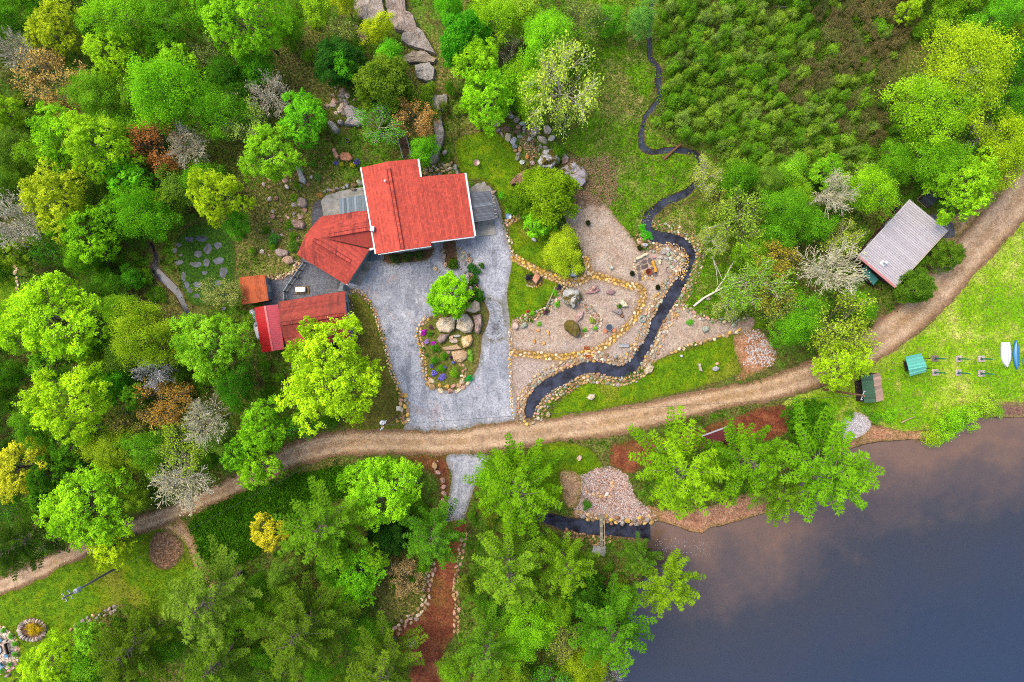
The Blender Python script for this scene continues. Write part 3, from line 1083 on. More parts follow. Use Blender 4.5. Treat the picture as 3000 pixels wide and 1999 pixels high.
def grow(segs, tips, p, d, L, rad, depth, r, up, spread):
    n = 3
    joints = []
    for i in range(n):
        d = unit(d + r.normal(0, 0.10, 3) + np.array([0, 0, up]))
        q = p + d * L / n
        segs.append((p, q, rad * (1 - 0.3 * i / n), rad * (1 - 0.3 * (i + 1) / n)))
        joints.append(q)
        p = q
    rad *= 0.66
    if depth == 0:
        tips.append((p, d))
        return
    for j, b in enumerate(joints):
        for _ in range(1 if j < n - 1 else 2):
            x = unit(np.cross(d, r.normal(0, 1, 3)))
            a = r.uniform(0.55, 1.0) * spread
            nd = unit(d * math.cos(a) + x * math.sin(a))
            grow(segs, tips, b, nd, L * r.uniform(0.55, 0.8), rad * (0.75 if j < n - 1 else 0.95), depth - 1, r, up, spread)


def budding(seed, Rr, H, leaves, size=0.2, depth=3, spread=0.75, vase=0.8, limbs=7, twig=0.007):
    """open tree: bare limbs from the trunk and sparse small leaves at the twigs"""
    r = np.random.default_rng(seed)
    segs, tips = [], []
    segs += wander((0, 0, -0.2), (r.normal(0, 0.25), r.normal(0, 0.25), H * 0.5), 0.03 * Rr + 0.06, 0.018 * Rr + 0.03, 5, r, 0.05)
    top = segs[-1][1]
    base = [s[1] for s in segs[1:]]
    a0 = r.uniform(0, 6.28)
    for i in range(limbs):
        a = a0 + i * 6.28 / limbs + r.normal(0, 0.25)
        b = base[r.integers(1, len(base))] if i % 2 else top
        d = unit(np.array([math.cos(a) * vase, math.sin(a) * vase, r.uniform(0.5, 1.1)]))
        grow(segs, tips, b, d, Rr * r.uniform(0.5, 0.72), 0.012 * Rr + 0.025, depth, r, 0.03, spread)
    P = np.array([s[1] for s in segs])
    sc = Rr / max(1e-3, np.percentile(np.linalg.norm(P[:, :2], axis=1), 96))
    zs = H / P[:, 2].max()
    sv = np.array([sc, sc, zs])
    segs = [(s[0] * sv, s[1] * sv, max(twig, s[2]), max(twig, s[3])) for s in segs]
    trunk = tube_mesh("trunk", segs, MAT["bark"], 4)
    crown = None
    if leaves:
        T = np.array([t[0] for t in tips]) * sv
        i = r.integers(0, len(T), leaves)
        off = r.normal(0, 0.34, (leaves, 3)) * np.array([1, 1, 0.7])
        nrm = unit(np.array([0, 0, 0.8]) + r.normal(0, 0.6, (leaves, 3)))
        tv = r.uniform(-0.25, 0.25, len(T))
        V, v = leaf_quads(T[i] + off, nrm, r.normal(0, 1, (leaves, 3)), size * r.uniform(0.6, 1.4, leaves), 0.75, 0.5 + tv[i] + r.uniform(-0.25, 0.25, leaves))
        crown = quad_mesh("crown", V, v, MAT["bud"])
    return crown, trunk


def pine(seed, Rr, H, whorls=15, per=5, z0=0.38, droop=0.0):
    r = np.random.default_rng(seed)
    C, N, X, S, VV = [], [], [], [], []
    segs = wander((0, 0, -0.2), (0, 0, H), 0.02 * H, 0.03, 8, r, 0.03)
    for w in range(whorls):
        t = w / (whorls - 1)
        z = H * (z0 + (0.97 - z0) * t)
        L0 = Rr * (1 - t) ** 0.62 * (0.9 if t < 0.12 else 1.0) + 0.5
        a0 = r.uniform(0, 6.28)
        for k in range(per):
            if r.random() < 0.07:
                continue
            a = a0 + k * 6.28 / per + r.normal(0, 0.16)
            L = L0 * r.uniform(0.72, 1.12)
            e0 = -0.05 + 0.5 * t - droop * (1 - t)
            hd = np.array([math.cos(a), math.sin(a), 0.0])
            sd = np.array([-hd[1], hd[0], 0.0])
            n = max(3, int(L / 0.42))
            p = np.array([0, 0, z])
            bv = r.uniform(-0.14, 0.14)
            for i in range(n):
                s = (i + 1) / n
                q = p + (hd * math.cos(e0 + 0.25 * s) + np.array([0, 0, 1]) * math.sin(e0 + 0.25 * s)) * (L / n) + sd * r.normal(0, 0.03)
                segs.append((p, q, 0.05 * (1 - s) + 0.012 + 0.004 * L * (1 - s), 0.05 * (1 - s) + 0.008))
                p = q
                if s < 0.22:
                    continue
                wl = 0.46 * (1.15 - s) * min(2.4, L * 0.40) + 0.2
                for sgn in (-1, 1, 0):
                    dirn = unit(hd * (0.8 if sgn else 1.0) + sd * sgn * 0.75 + np.array([0, 0, 0.18]))
                    m = max(1, int(round(wl / 0.34))) if sgn else 1
                    for j in range(m):
                        c = q + dirn * (wl * (j + 0.6) / m if sgn else 0.15)
                        q4 = 7
                        dd = unit(dirn[None] * 0.9 + r.normal(0, 0.5, (q4, 3)) + np.array([0, 0, 0.35]))
                        C.append(c[None] + dd * 0.16)
                        X.append(dd)
                        N.append(unit(np.array([0, 0, 1.0])[None] + r.normal(0, 0.5, (q4, 3))))
                        S.append(r.uniform(0.36, 0.56, q4))
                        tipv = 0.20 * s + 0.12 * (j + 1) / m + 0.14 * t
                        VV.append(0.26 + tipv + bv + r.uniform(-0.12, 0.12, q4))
    # leader
    dd = unit(r.normal(0, 0.5, (24, 3)) + np.array([0, 0, 0.9]))
    C.append(np.array([0, 0, H * 0.985])[None] + dd * 0.3)
    X.append(dd); N.append(unit(r.normal(0, 0.6, (24, 3)) + np.array([0, 0, 1]))); S.append(np.full(24, 0.5)); VV.append(np.full(24, 0.7))
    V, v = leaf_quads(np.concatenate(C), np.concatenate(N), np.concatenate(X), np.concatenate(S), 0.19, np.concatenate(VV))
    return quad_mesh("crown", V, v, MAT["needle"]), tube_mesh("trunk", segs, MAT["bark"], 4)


PROTO = {
    # kind: list of (crown mesh, trunk mesh, R, H)
    "M": [broadleaf(101 + i, 6.0, 11.0, 54, 0.25, 27, 16, 0.175, 0.36) + (6.0, 11.0) for i in range(5)],
    "m": [broadleaf(131 + i, 3.4, 7.5, 34, 0.29, 18, 15, 0.165, 0.30) + (3.4, 7.5) for i in range(4)],
    "D": [broadleaf(201 + i, 5.0, 11.5, 72, 0.22, 24, 14, 0.145, 0.5, 0.6, rough=0.34) + (5.0, 11.5) for i in range(5)],
    "d": [broadleaf(231 + i, 3.0, 8.0, 42, 0.25, 19, 13, 0.14, 0.42, 0.65, rough=0.34) + (3.0, 8.0) for i in range(4)],
    "B": [budding(301 + i, 4.2, 10.0, 2600, 0.24, twig=0.016) + (4.2, 10.0) for i in range(4)],
    "b": [budding(331 + i, 5.2, 11.0, 4600, 0.26, vase=1.0, limbs=9, twig=0.018) + (5.2, 11.0) for i in range(3)],
    "G": [budding(401 + i, 3.8, 10.0, 1500, 0.18, twig=0.026, limbs=12) + (3.8, 10.0) for i in range(3)],
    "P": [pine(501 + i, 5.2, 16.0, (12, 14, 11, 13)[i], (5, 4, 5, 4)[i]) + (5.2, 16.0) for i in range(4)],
    "C": [broadleaf(601 + i, 3.4, 8.0, 90, 0.17, 20, 11, 0.19, 0.26, 0.3, zc=0.5, zv=0.46, aspect=0.45, spire=0.35, rough=0.12) + (3.4, 8.0) for i in range(3)],
    "R": [broadleaf(651, 3.0, 6.0, 80, 0.16, 24, 12, 0.16, 0.24, 0.15, zc=0.55, zv=0.42, aspect=0.55, rough=0.03) + (3.0, 6.0)],
    "S": [broadleaf(701 + i, 1.6, 2.2, 28, 0.28, 12, 10, 0.11, 0.24, 0.8, zc=0.5, zv=0.45, rough=0.5) + (1.6, 2.2) for i in range(5)],
    "J": [broadleaf(751 + i, 1.2, 0.8, 26, 0.26, 12, 6, 0.15, 0.14, 0.2, zc=0.5, zv=0.45, aspect=0.4, rough=0.25) + (1.2, 0.8) for i in range(2)],
}
KIND_NAME = {"M": "maple_tree", "m": "maple_tree", "D": "deciduous_tree", "d": "deciduous_tree", "B": "budding_tree", "b": "budding_tree", "G": "bare_tree",
             "P": "pine_tree", "C": "conifer_tree", "R": "globe_tree", "S": "shrub", "J": "juniper_shrub"}
KIND_CAT = {"S": "shrub", "J": "shrub"}
BARK_GREY, BARK_PALE, BARK_BROWN = A(150, 140, 116), A(216, 206, 176, k=1.5), A(112, 92, 76)
FOL = 1.9      # leaves shade one another; their own colour is brighter than the crown looks
_pc = {}


def real_radius(cr, tr, q):
    me = cr or tr
    v = np.empty(len(me.vertices) * 3, np.float32)
    me.vertices.foreach_get("co", v)
    v = v.reshape(-1, 3)
    return float(np.percentile(np.hypot(v[:, 0], v[:, 1]), q))


for _k in PROTO:
    PROTO[_k] = [(c, t, real_radius(c, t, 94), h) for c, t, r, h in PROTO[_k]]


def plant(kind, sx, sy, rpx, col, label, H=None, group=None, bark=None, cat=None, name=None, h_seen=None, variant=None, squash=1.0):
    """a tree or shrub whose crown is seen centred at (sx, sy) with radius rpx"""
    i = _pc.get(kind, 0)
    _pc[kind] = i + 1
    cr, tr, R0, H0 = PROTO[kind][(variant if variant is not None else i) % len(PROTO[kind])]
    if H is None:
        H = H0 * (0.45 + 0.55 * (rpx / 20.0) / R0)
        H = min(H, 17.0)
    hs = h_seen if h_seen is not None else H * 0.66
    x, y, _ = W(sx, sy, hs)
    s = rpx / 20.0 * (CAMZ - hs) / CAMZ / R0
    root = thing(name or KIND_NAME[kind], (x, y, 0), label, cat or KIND_CAT.get(kind, "tree"), group)
    root.rotation_euler = (0, 0, RD.uniform(0, 6.283))
    an = RD.uniform(0.84, 1.14) if kind in 'DdBbG' else RD.uniform(0.94, 1.05)
    root.scale = (s / an, s * squash * an, H / H0)
    if cr is not None:
        o = bpy.data.objects.new("crown" if kind not in "SJ" else "foliage", cr)
        COL.objects.link(o)
        o.parent = root
        o.color = A(*col, k=FOL * (0.68 if kind == 'P' else 0.98 if kind in 'Dd' else 1.0))
    o = bpy.data.objects.new("trunk" if kind not in "SJ" else "stems", tr)
    COL.objects.link(o)
    o.parent = root
    o.color = bark or BARK_GREY
    return root


def rock_mesh(seed, sub=2, cuts=7, squash=1.0):
    r = random.Random(seed)
    bm = bmesh.new()
    bmesh.ops.create_icosphere(bm, subdivisions=sub, radius=1.0)
    off = Vector((seed * 3.1, seed * 1.7, 0))
    for v in bm.verts:
        v.co *= 1 + 0.22 * mnoise.noise(v.co * 1.1 + off) + (0.08 * mnoise.noise(v.co * 3.0 + off) if sub > 2 else 0)
    for _ in range(cuts):
        n = Vector((r.gauss(0, 1), r.gauss(0, 1), r.gauss(0.3, 0.9))).normalized()
        d = r.uniform(0.62, 0.88)
        for v in bm.verts:
            t = v.co.dot(n) - d
            if t > 0:
                v.co -= n * t * 0.95
    me = bpy.data.meshes.new("stone")
    bm.to_mesh(me)
    bm.free()
    at = me.attributes.new("v", 'FLOAT', 'FACE')
    at.data.foreach_set("value", [r.uniform(0.4, 0.6) for _ in me.polygons])
    me.materials.append(MAT["rock"])
    return me


STONES = [rock_mesh(i) for i in range(14)]
STONES_BIG = [rock_mesh(50 + i, 3, 9) for i in range(6)]


def stone(parent, x, y, rx, ry, hgt, rot, col, z=0.0, big=False, name="stone"):
    """metres; half sizes"""
    me = RD.choice(STONES_BIG if big else STONES)
    k = RD.uniform(0.82, 1.15)
    o = share(name, me, parent, (x, y, z + hgt * RD.uniform(-0.05, 0.4)), (RD.uniform(-.2, .2), RD.uniform(-.2, .2), rot), (rx, ry, hgt), A(*[min(255, c * k) for c in col], k=1.3))
    return o


def boulder(name, outline, h, col, label, parent=None, mat="rock", cat="boulder", seed=None, top=0.62, ridge=0.0, z0=0.0):
    """rock from the outline it shows from above; its edges rise, break and close into an uneven top"""
    r = random.Random(seed if seed is not None else sum(p[0] for p in outline))
    w = [Vector(W(p[0], p[1], 0)[:2]) for p in outline]
    pts2 = []
    for i in range(len(w)):
        a, b = w[i], w[(i + 1) % len(w)]
        n = max(1, int((b - a).length / 0.45))
        for k in range(n):
            p = a.lerp(b, k / n)
            if k:
                p = p + Vector((r.uniform(-.06, .06), r.uniform(-.06, .06)))
            pts2.append(p)
    c = sum(pts2, Vector((0, 0))) / len(pts2)
    n = len(pts2)
    off = Vector((c.x * 1.3, c.y * 1.3, 5))
    rings = [(1.0, -0.1), (1.0, 0.35), (0.93, 0.72), (top + 0.14, 0.92), (top * 0.6, 1.0)]
    vs, fs = [], []
    for s, z in rings:
        for p in pts2:
            q = c + (p - c) * s
            zz = z * h
            if z > 0:
                zz *= 1 + 0.45 * mnoise.noise(Vector((q.x * 0.8, q.y * 0.8, 2)) + off) + 0.22 * mnoise.noise(Vector((q.x * 2.4, q.y * 2.4, 2)) + off)
            vs.append((q.x, q.y, z0 + zz))
    m = len(rings)
    for j in range(m - 1):
        for i in range(n):
            fs.append((j * n + i, j * n + (i + 1) % n, (j + 1) * n + (i + 1) % n, (j + 1) * n + i))
    vs.append((c.x, c.y, z0 + h * (1.02 + ridge)))
    for i in range(n):
        fs.append(((m - 1) * n + i, (m - 1) * n + (i + 1) % n, m * n))
    b = MB()
    # orient outward
    ar = sum(pts2[i].x * pts2[(i + 1) % n].y - pts2[(i + 1) % n].x * pts2[i].y for i in range(n))
    if ar < 0:
        fs = [f[::-1] for f in fs]
    b.poly(vs, fs)
    o = b.build(name, MAT[mat], parent, A(*col, k=1.25))
    if parent is None:
        tag(o, label, cat)
    return o


def oval(cx, cy, rx, ry, rot=0.0, n=9, wob=0.14, seed=0):
    r = random.Random(seed or int(cx * 7 + cy * 13))
    out = []
    for i in range(n):
        t = 6.2832 * i / n + r.uniform(-.15, .15)
        k = 1 + r.uniform(-wob, wob)
        x, y = rx * k * math.cos(t), ry * k * math.sin(t)
        out.append((cx + x * math.cos(rot) - y * math.sin(rot), cy + x * math.sin(rot) + y * math.cos(rot)))
    return out


TAN, CREAM, GREYST, GREENST, PINKST, YELST, BROWNST = (196, 164, 124), (222, 204, 172), (156, 152, 148), (146, 156, 138), (204, 162, 146), (214, 176, 104), (146, 112, 88)


def stone_band(parent, center, half, n, rmin, rmax, cols, hk=0.7, z=0.0, zfun=None, gap=0.86, limit=None, name="stone"):
    """lay stones along a line of (sx, sy) in a band; half = half width in px (two numbers: range of offsets)"""
    c = catmull([W(p[0], p[1])[:2] for p in center], False, 0.1)
    d = np.gradient(c, axis=0)
    d /= np.linalg.norm(d, axis=1)[:, None] + 1e-9
    nn = np.stack([-d[:, 1], d[:, 0]], 1)
    lo, hi = (-half / 20, half / 20) if not isinstance(half, tuple) else (half[0] / 20, half[1] / 20)
    placed = []
    tries = 0
    while len(placed) < n and tries < n * 40:
        tries += 1
        i = RD.randrange(len(c))
        u = RD.uniform(lo, hi)
        p = c[i] + nn[i] * u
        f = 1 - len(placed) / n
        r = rmin + (rmax - rmin) * (0.25 + 0.75 * f) * RD.uniform(0.55, 1.0)
        if limit and not limit(p[0], p[1]):
            continue
        if any((p[0] - q[0]) ** 2 + (p[1] - q[1]) ** 2 < ((r + q[2]) * gap) ** 2 for q in placed):
            continue
        placed.append((p[0], p[1], r))
        zz = z if zfun is None else zfun(p[0], p[1])
        a = math.atan2(d[i, 1], d[i, 0]) + RD.gauss(0, 0.5)
        stone(parent, p[0], p[1], r * RD.uniform(0.95, 1.3), r * RD.uniform(0.75, 1.0), r * hk * RD.uniform(0.7, 1.2), a, RD.choice(cols), zz, name=name)
    return placed
# ------------------------------------------------------------------ buildings
ROOF_RED, ROOF_DARK = A(226, 92, 76), A(96, 60, 52)
A_HOUSE = math.radians(9)
M_SH_MAIN = shingle_material("roof_shingles_coral", A(226, 94, 74, 0.92), A(140, 66, 56), 0.4, A_HOUSE + math.pi / 2, 0.52)
M_SH_ANNEX = shingle_material("roof_shingles_weathered", A(212, 88, 72, 0.92), A(86, 50, 44), 0.8, A_HOUSE, 0.44)
M_SH_GARAGE = shingle_material("roof_shingles_stained", A(178, 78, 64, 1.0), A(80, 58, 52), 0.95, A_HOUSE, 0.36)
M_SH_SHED = shingle_material("roof_shingles_orange", A(206, 104, 62, 1.05), A(120, 76, 50), 0.5, A_HOUSE + math.pi / 2, 0.5)


def ray_plane(sx, sy, p0, n):
    d = Vector(((sx - 1500) / F, (1000 - sy) / F, -1.0))
    o = Vector((0, 0, CAMZ))
    t = n.dot(p0 - o) / n.dot(d)
    return o + d * t


def V3(sx, sy, h):
    return Vector(W(sx, sy, h))


def plane3(a, b, c):
    n = (b - a).cross(c - a).normalized()
    return a, (n if n.z > 0 else -n)


def zplane(x, y, p0, n):
    return p0.z - (n.x * (x - p0.x) + n.y * (y - p0.y)) / n.z


def inside2(x, y, poly):
    c = False
    n = len(poly)
    for i in range(n):
        x1, y1, x2, y2 = poly[i][0], poly[i][1], poly[(i + 1) % n][0], poly[(i + 1) % n][1]
        if (y1 > y) != (y2 > y) and x < (x2 - x1) * (y - y1) / (y2 - y1) + x1:
            c = not c
    return c


def shingles(name, polys, mat, parent, row=0.26, tab=0.40):
    """courses of tabs laid over each roof plane, each lifted at its lower edge"""
    b = MB()
    for poly in polys:
        p0, n = plane3(*poly[:3])
        down = Vector((n.x, n.y, 0))
        if down.length < 1e-4:
            continue
        down.normalize()
        down = Vector((down.x, down.y, -(n.x * down.x + n.y * down.y) / n.z)).normalized()
        along = n.cross(down).normalized()
        uv = [((p - p0).dot(along), (p - p0).dot(down)) for p in poly]
        u0, u1 = min(u for u, _ in uv), max(u for u, _ in uv)
        v0, v1 = min(v for _, v in uv), max(v for _, v in uv)
        k = 0
        v = v0
        while v < v1:
            rt = RD.random()
            u = u0 - (k % 2) * tab * 0.5 - RD.uniform(0, 0.1)
            while u < u1:
                w_ = tab * RD.choice((0.8, 1.0, 1.0, 1.25))
                if all(inside2(u + w_ * a, v + row * c, uv) for a in (0.06, 0.94) for c in (0.1, 0.9)):
                    q = lambda uu, vv, hh: p0 + along * uu + down * vv + n * hh
                    lift = RD.uniform(0.018, 0.030)
                    t = 0.6 * RD.random() + 0.4 * rt
                    a0, a1, a2, a3 = q(u, v, .006), q(u + w_ - .012, v, .006), q(u + w_ - .012, v + row * 1.04, lift), q(u, v + row * 1.04, lift)
                    if (a1 - a0).cross(a3 - a0).dot(n) < 0:
                        b.face((a0, a3, a2, a1), t)
                    else:
                        b.face((a0, a1, a2, a3), t)
                    b.face((a3, a2, q(u + w_ - .012, v + row * 1.04, 0), q(u, v + row * 1.04, 0)), 0.0)  # front edge darkest: course shading painted into the tabs
                u += w_
            v += row
            k += 1
    return b.build(name, mat, parent, kind="stuff")


def roof(parent, polys, mat, th=0.16, name="roof"):
    b = MB()
    for p in polys:
        b.slab(p, th)
    o = b.build(name, mat, parent)
    shingles("shingles", polys, mat, o)
    return o


def inset(pts, d):
    """move the corners of an xy outline inwards"""
    n = len(pts)
    ar = sum(pts[i][0] * pts[(i + 1) % n][1] - pts[(i + 1) % n][0] * pts[i][1] for i in range(n))
    s = 1 if ar > 0 else -1
    out = []
    for i in range(n):
        a, b, c = Vector(pts[i - 1][:2]), Vector(pts[i][:2]), Vector(pts[(i + 1) % n][:2])
        e1, e2 = (b - a).normalized(), (c - b).normalized()
        n1, n2 = Vector((-e1.y, e1.x)) * s, Vector((-e2.y, e2.x)) * s
        k = (n1 + n2)
        k = k / max(0.3, k.dot(n1))
        out.append(b + k * d)
    return out


def window(parent, c, along, nrm, w, h, frame_col=A(235, 235, 230)):
    """a framed window with its pane, standing 3 cm proud of a wall"""
    along, nrm = Vector(along).normalized(), Vector(nrm).normalized()
    c = Vector(c) + nrm * 0.03
    b = MB()
    up = Vector((0, 0, 1))
    ang = math.atan2(along.y, along.x)
    for s in (-1, 1):
        b.box(c + along * s * (w / 2 + 0.04), (0.08, 0.07, h + 0.16), ang)
        b.box(c + up * s * (h / 2 + 0.04), (w - 0.002, 0.07, 0.08), ang)
    b.box(c, (0.05, 0.05, h - 0.002), ang)
    f = b.build("window", MAT["paint"], parent, frame_col)
    g = MB()
    g.box(c - nrm * 0.015, (w, 0.03, h), ang)
    g.build("pane", M_GLASS, f)
    return f


g = G("window_glass")
M_GLASS = g.done(A(40, 44, 46), 0.08, None, 0.8)


def board_row(parent, p, q, width_v, n, col, z, th=0.04, gap=0.012, name="board"):
    """n boards side by side from p to q (xy), each spanning width_v (xy vector)"""
    p, q, wv = Vector(p), Vector(q), Vector(width_v)
    step = (q - p) / n
    for i in range(n):
        a = p + step * i + step.normalized() * gap
        c = p + step * (i + 1) - step.normalized() * gap
        dz = RD.uniform(-0.006, 0.006)
        b = MB()
        b.prism([a, c, c + wv, a + wv], z + dz, z + th + dz)
        k = RD.uniform(0.82, 1.14)
        b.build(name, MAT["wood"], parent, A(*[min(255, v * k) for v in col]))


# ---- main house
house = thing("house", W(1220, 620), "large house with a wide coral red shingle roof edged in white", "house")
hr, he = 6.3, 4.7
rn, rs = V3(1135, 474, hr), V3(1180, 733, hr)
pW, nW = plane3(rn, rs, V3(1080, 618, he))
pE, nE = plane3(rn, rs, V3(1376, 600, 3.5))
nwc, swc = ray_plane(1059, 492, pW, nW), ray_plane(1102, 745, pW, nW)
ne1, nt, ne2 = (ray_plane(*q, pE, nE) for q in ((1223, 466), (1231, 519), (1361, 508)))
se, s1, s2 = (ray_plane(*q, pE, nE) for q in ((1390, 693), (1261, 709), (1263, 721)))
faces_main = [[nwc, swc, rs, rn], [rn, rs, s2, s1, se, ne2, nt, ne1]]
main_roof = roof(house, faces_main, M_SH_MAIN, 0.18)
foot = [nwc, rn, ne1, nt, ne2, se, s1, s2, rs, swc]
ins = inset([(p.x, p.y) for p in foot], 0.45)
b = MB()
zt = []
for p in ins:
    zz = min(zplane(p.x, p.y, pW, nW), zplane(p.x, p.y, pE, nE)) - 0.22
    zt.append(zz)
b.prism([(p.x, p.y) for p in ins], -0.1, zt)
b.build("wall", MAT["paint"], house, A(206, 214, 214))
HOUSE_XY.append([(p.x, p.y) for p in foot])
# white edge boards on the gable and rake edges, drip edge on the south eave
b = MB()
def edge_board(b, p, q, w=0.2, h=0.22, lift=0.03):
    b.beam(p + Vector((0, 0, lift - 0.06)), q + Vector((0, 0, lift - 0.06)), w, h)
edge_board(b, nwc + Vector((-0.09, 0, 0)), swc + Vector((-0.09, 0, 0)), 0.2)
b.build("fascia_board", MAT["paint"], house, A(240, 238, 230))
b = MB()
edge_board(b, ne2 + Vector((0.13, 0, 0)), se + Vector((0.13, 0, 0)), 0.26)
b.build("fascia_board", MAT["paint"], house, A(240, 238, 230))
b = MB()
edge_board(b, ne1 + Vector((0.13, 0, 0)), nt + Vector((0.13, 0, 0)), 0.26)
b.build("fascia_board", MAT["paint"], house, A(240, 238, 230))
b = MB()
edge_board(b, s1 + Vector((0.1, -0.1, -0.05)), se + Vector((0, -0.1, -0.05)), 0.16, 0.14)
b.build("gutter", MAT["paint"], house, A(225, 228, 226))
b = MB()
edge_board(b, swc + Vector((0.3, -0.08, -0.05)), rs + Vector((0, -0.08, -0.05)), 0.1, 0.12)
edge_board(b, rs + Vector((0, -0.08, -0.05)), s2 + Vector((0, -0.08, -0.05)), 0.1, 0.12)
b.build("gutter", MAT["paint"], house, A(225, 228, 226))
# ridge cap
b = MB()
ra, rb = rn.lerp(rs, 0.08), rn.lerp(rs, 0.985)
for k in range(40):
    p, q = ra.lerp(rb, k / 40), ra.lerp(rb, (k + 0.97) / 40)
    b.beam(p + Vector((0, 0, 0.035)), q + Vector((0, 0, 0.05)), 0.36, 0.05, RD.random())
b.build("ridge_cap", M_SH_MAIN, main_roof)
def edge_strips(parent, p, q, half):
    d = (q - p).normalized()
    sd = Vector((-d.y, d.x, 0)).normalized()
    for s_ in (-half, half):
        b = MB()
        b.beam(p + sd * s_ + Vector((0, 0, .03)), q + sd * s_ + Vector((0, 0, .03)), 0.08, 0.09)  # dark strip along each edge of the ridge cap
        b.build("ridge_edge_strip", MAT["bark"], parent, A(120, 48, 42))


edge_strips(main_roof, ra, rb, 0.23)
# vents on the roof
b = MB()
vp = ray_plane(1130, 533, pW, nW)
b.tube(vp - Vector((0, 0, .1)), vp + Vector((0, 0, 0.55)), 0.09, 0.09, 10)
b.lathe(vp + Vector((0, 0, .5)), [(0.17, 0), (0.17, 0.06), (0.04, 0.16)], 10)
b.build("vent_pipe", MAT["metal"], house, A(225, 228, 235))
b = MB()
cp = ray_plane(1093, 673, pW, nW)
b.box(cp + Vector((0, 0, 0.35)), (0.52, 0.68, 0.9), -A_HOUSE)
b.build("chimney", MAT["paint"], house, A(250, 250, 248))
# south wall windows
sdir = (se - s1).normalized()
snrm = Vector((sdir.y, -sdir.x, 0)).normalized()
i6, i5 = ins[6], ins[5]
for t in (0.2, 0.5, 0.82):
    p = Vector((i6.x + (i5.x - i6.x) * t, i6.y + (i5.y - i6.y) * t, 2.2))
    window(house, p, (i5 - i6).to_3d(), snrm, 1.5, 1.2)
i9, i8, i7 = ins[9], ins[8], ins[7]
for t, (pa, pb) in ((0.5, (i9, i8)), (0.3, (i8, i7)), (0.75, (i8, i7))):
    p = Vector((pa.x + (pb.x - pa.x) * t, pa.y + (pb.y - pa.y) * t, 2.4))
    window(house, p, (pb - pa).to_3d(), snrm, 1.1, 1.3)
# east wall meter and lamp
b = MB()
ep = V3(1369, 541, 2.6)
b.box(ep, (0.35, 0.55, 0.6), -A_HOUSE)
b.build("meter_box", MAT["paint"], house, A(240, 242, 245))

# ---- annex with the bent hip roof, part of the same house
ha, hra = 3.1, 4.7
P = V3(938, 697, hra)
ra1, rb1 = V3(1090, 669, hra), V3(1051, 782, hra)
n1, n2 = V3(941, 635, ha), V3(1078, 617, ha)
w1, w2 = V3(897, 686, ha), V3(870, 747, ha)
b1, b2 = V3(1016, 836, ha), V3(1083, 731, ha)
e1 = V3(1098, 727, ha)
annex = thing("annex", W(970, 720), "bent low annex with weathered red shingle roof joined to the house", "building")
anx = [[n1, P, ra1, n2], [n1, w1, P], [w1, w2, P], [w2, b1, rb1, P], [P, rb1, b2], [P, b2, e1, ra1]]
ar = roof(annex, anx, M_SH_ANNEX, 0.14)
foot = [n1, w1, w2, b1, b2, e1, n2]
b = MB()
ii = inset([(p.x, p.y) for p in foot], 0.35)
b.prism([(p.x, p.y) for p in ii], -0.1, ha - 0.13)
b.build("wall", MAT["paint"], annex, A(168, 176, 176))
b = MB()
gx = [Vector((p.x, p.y, 0)) for p in (ii[3], ii[4])]
md = (Vector((rb1.x, rb1.y, 0)) * 0.93 + Vector((P.x, P.y, 0)) * 0.07)
b.poly([(gx[0].x, gx[0].y, ha - .13), (gx[1].x, gx[1].y, ha - .13), (md.x, md.y, hra - .25)], [(0, 1, 2)])
b.build("gable", MAT["paint"], annex, A(168, 176, 176))
HOUSE_XY.append([(p.x, p.y) for p in foot])
for p, q in ((V3(964, 691, hra), V3(1088, 670, hra)), (V3(919, 703, hra), V3(1027, 767, hra))):
    b = MB()
    for k in range(22):
        s, t = p.lerp(q, k / 22), p.lerp(q, (k + .97) / 22)
        b.beam(s + Vector((0, 0, 0.03)), t + Vector((0, 0, 0.05)), 0.42, 0.06, RD.random())
    b.build("ridge_cap", M_SH_ANNEX, ar)
    edge_strips(ar, p, q, 0.25)
b = MB()
edge_board(b, b1, b2, 0.14, 0.2)
b.build("fascia_board", MAT["paint"], annex, A(214, 208, 196))
b = MB()
edge_board(b, b2 + Vector((0, -.05, 0)), e1 + Vector((0, -.05, 0)), 0.3, 0.2)
b.build("fascia_board", MAT["paint"], annex, A(240, 238, 230))
b = MB()
va, vb = V3(967, 703, hra - 0.25), V3(1080, 729, ha + 0.05)
for k in range(26):
    s, t = va.lerp(vb, k / 26), va.lerp(vb, (k + 1) / 26)
    wv = 0.05 + 0.16 * k / 26 * RD.uniform(0.6, 1.3)
    b.beam(s + Vector((0, 0, 0.05)), t + Vector((0, 0, 0.05)), wv, 0.05, RD.uniform(0.2, 0.6))
b.build("leaf_litter", MAT["bark"], ar, A(84, 52, 42))

# ---- garage
garage = thing("garage", W(925, 950), "garage with dark streaked red shingle roof and pale blue gable end", "garage")
hg, hrg = 2.9, 4.3
g1, g2 = V3(816, 885, hg), V3(1010, 854, hg)
gr1, gr2 = V3(819, 951, hrg), V3(1015, 921, hrg)
pS, nS = plane3(gr1, gr2, V3(1029, 992, hg))
g4, g3 = ray_plane(1029, 992, pS, nS), ray_plane(843, 1030, pS, nS)
d1, d2, d3 = V3(905, 940, hrg - 0.25), V3(892, 1046, hrg - 0.9), None
gf = [[g1, gr1, gr2, g2], [gr1, g3, g4, gr2]]
gro = roof(garage, gf, M_SH_GARAGE, 0.15)
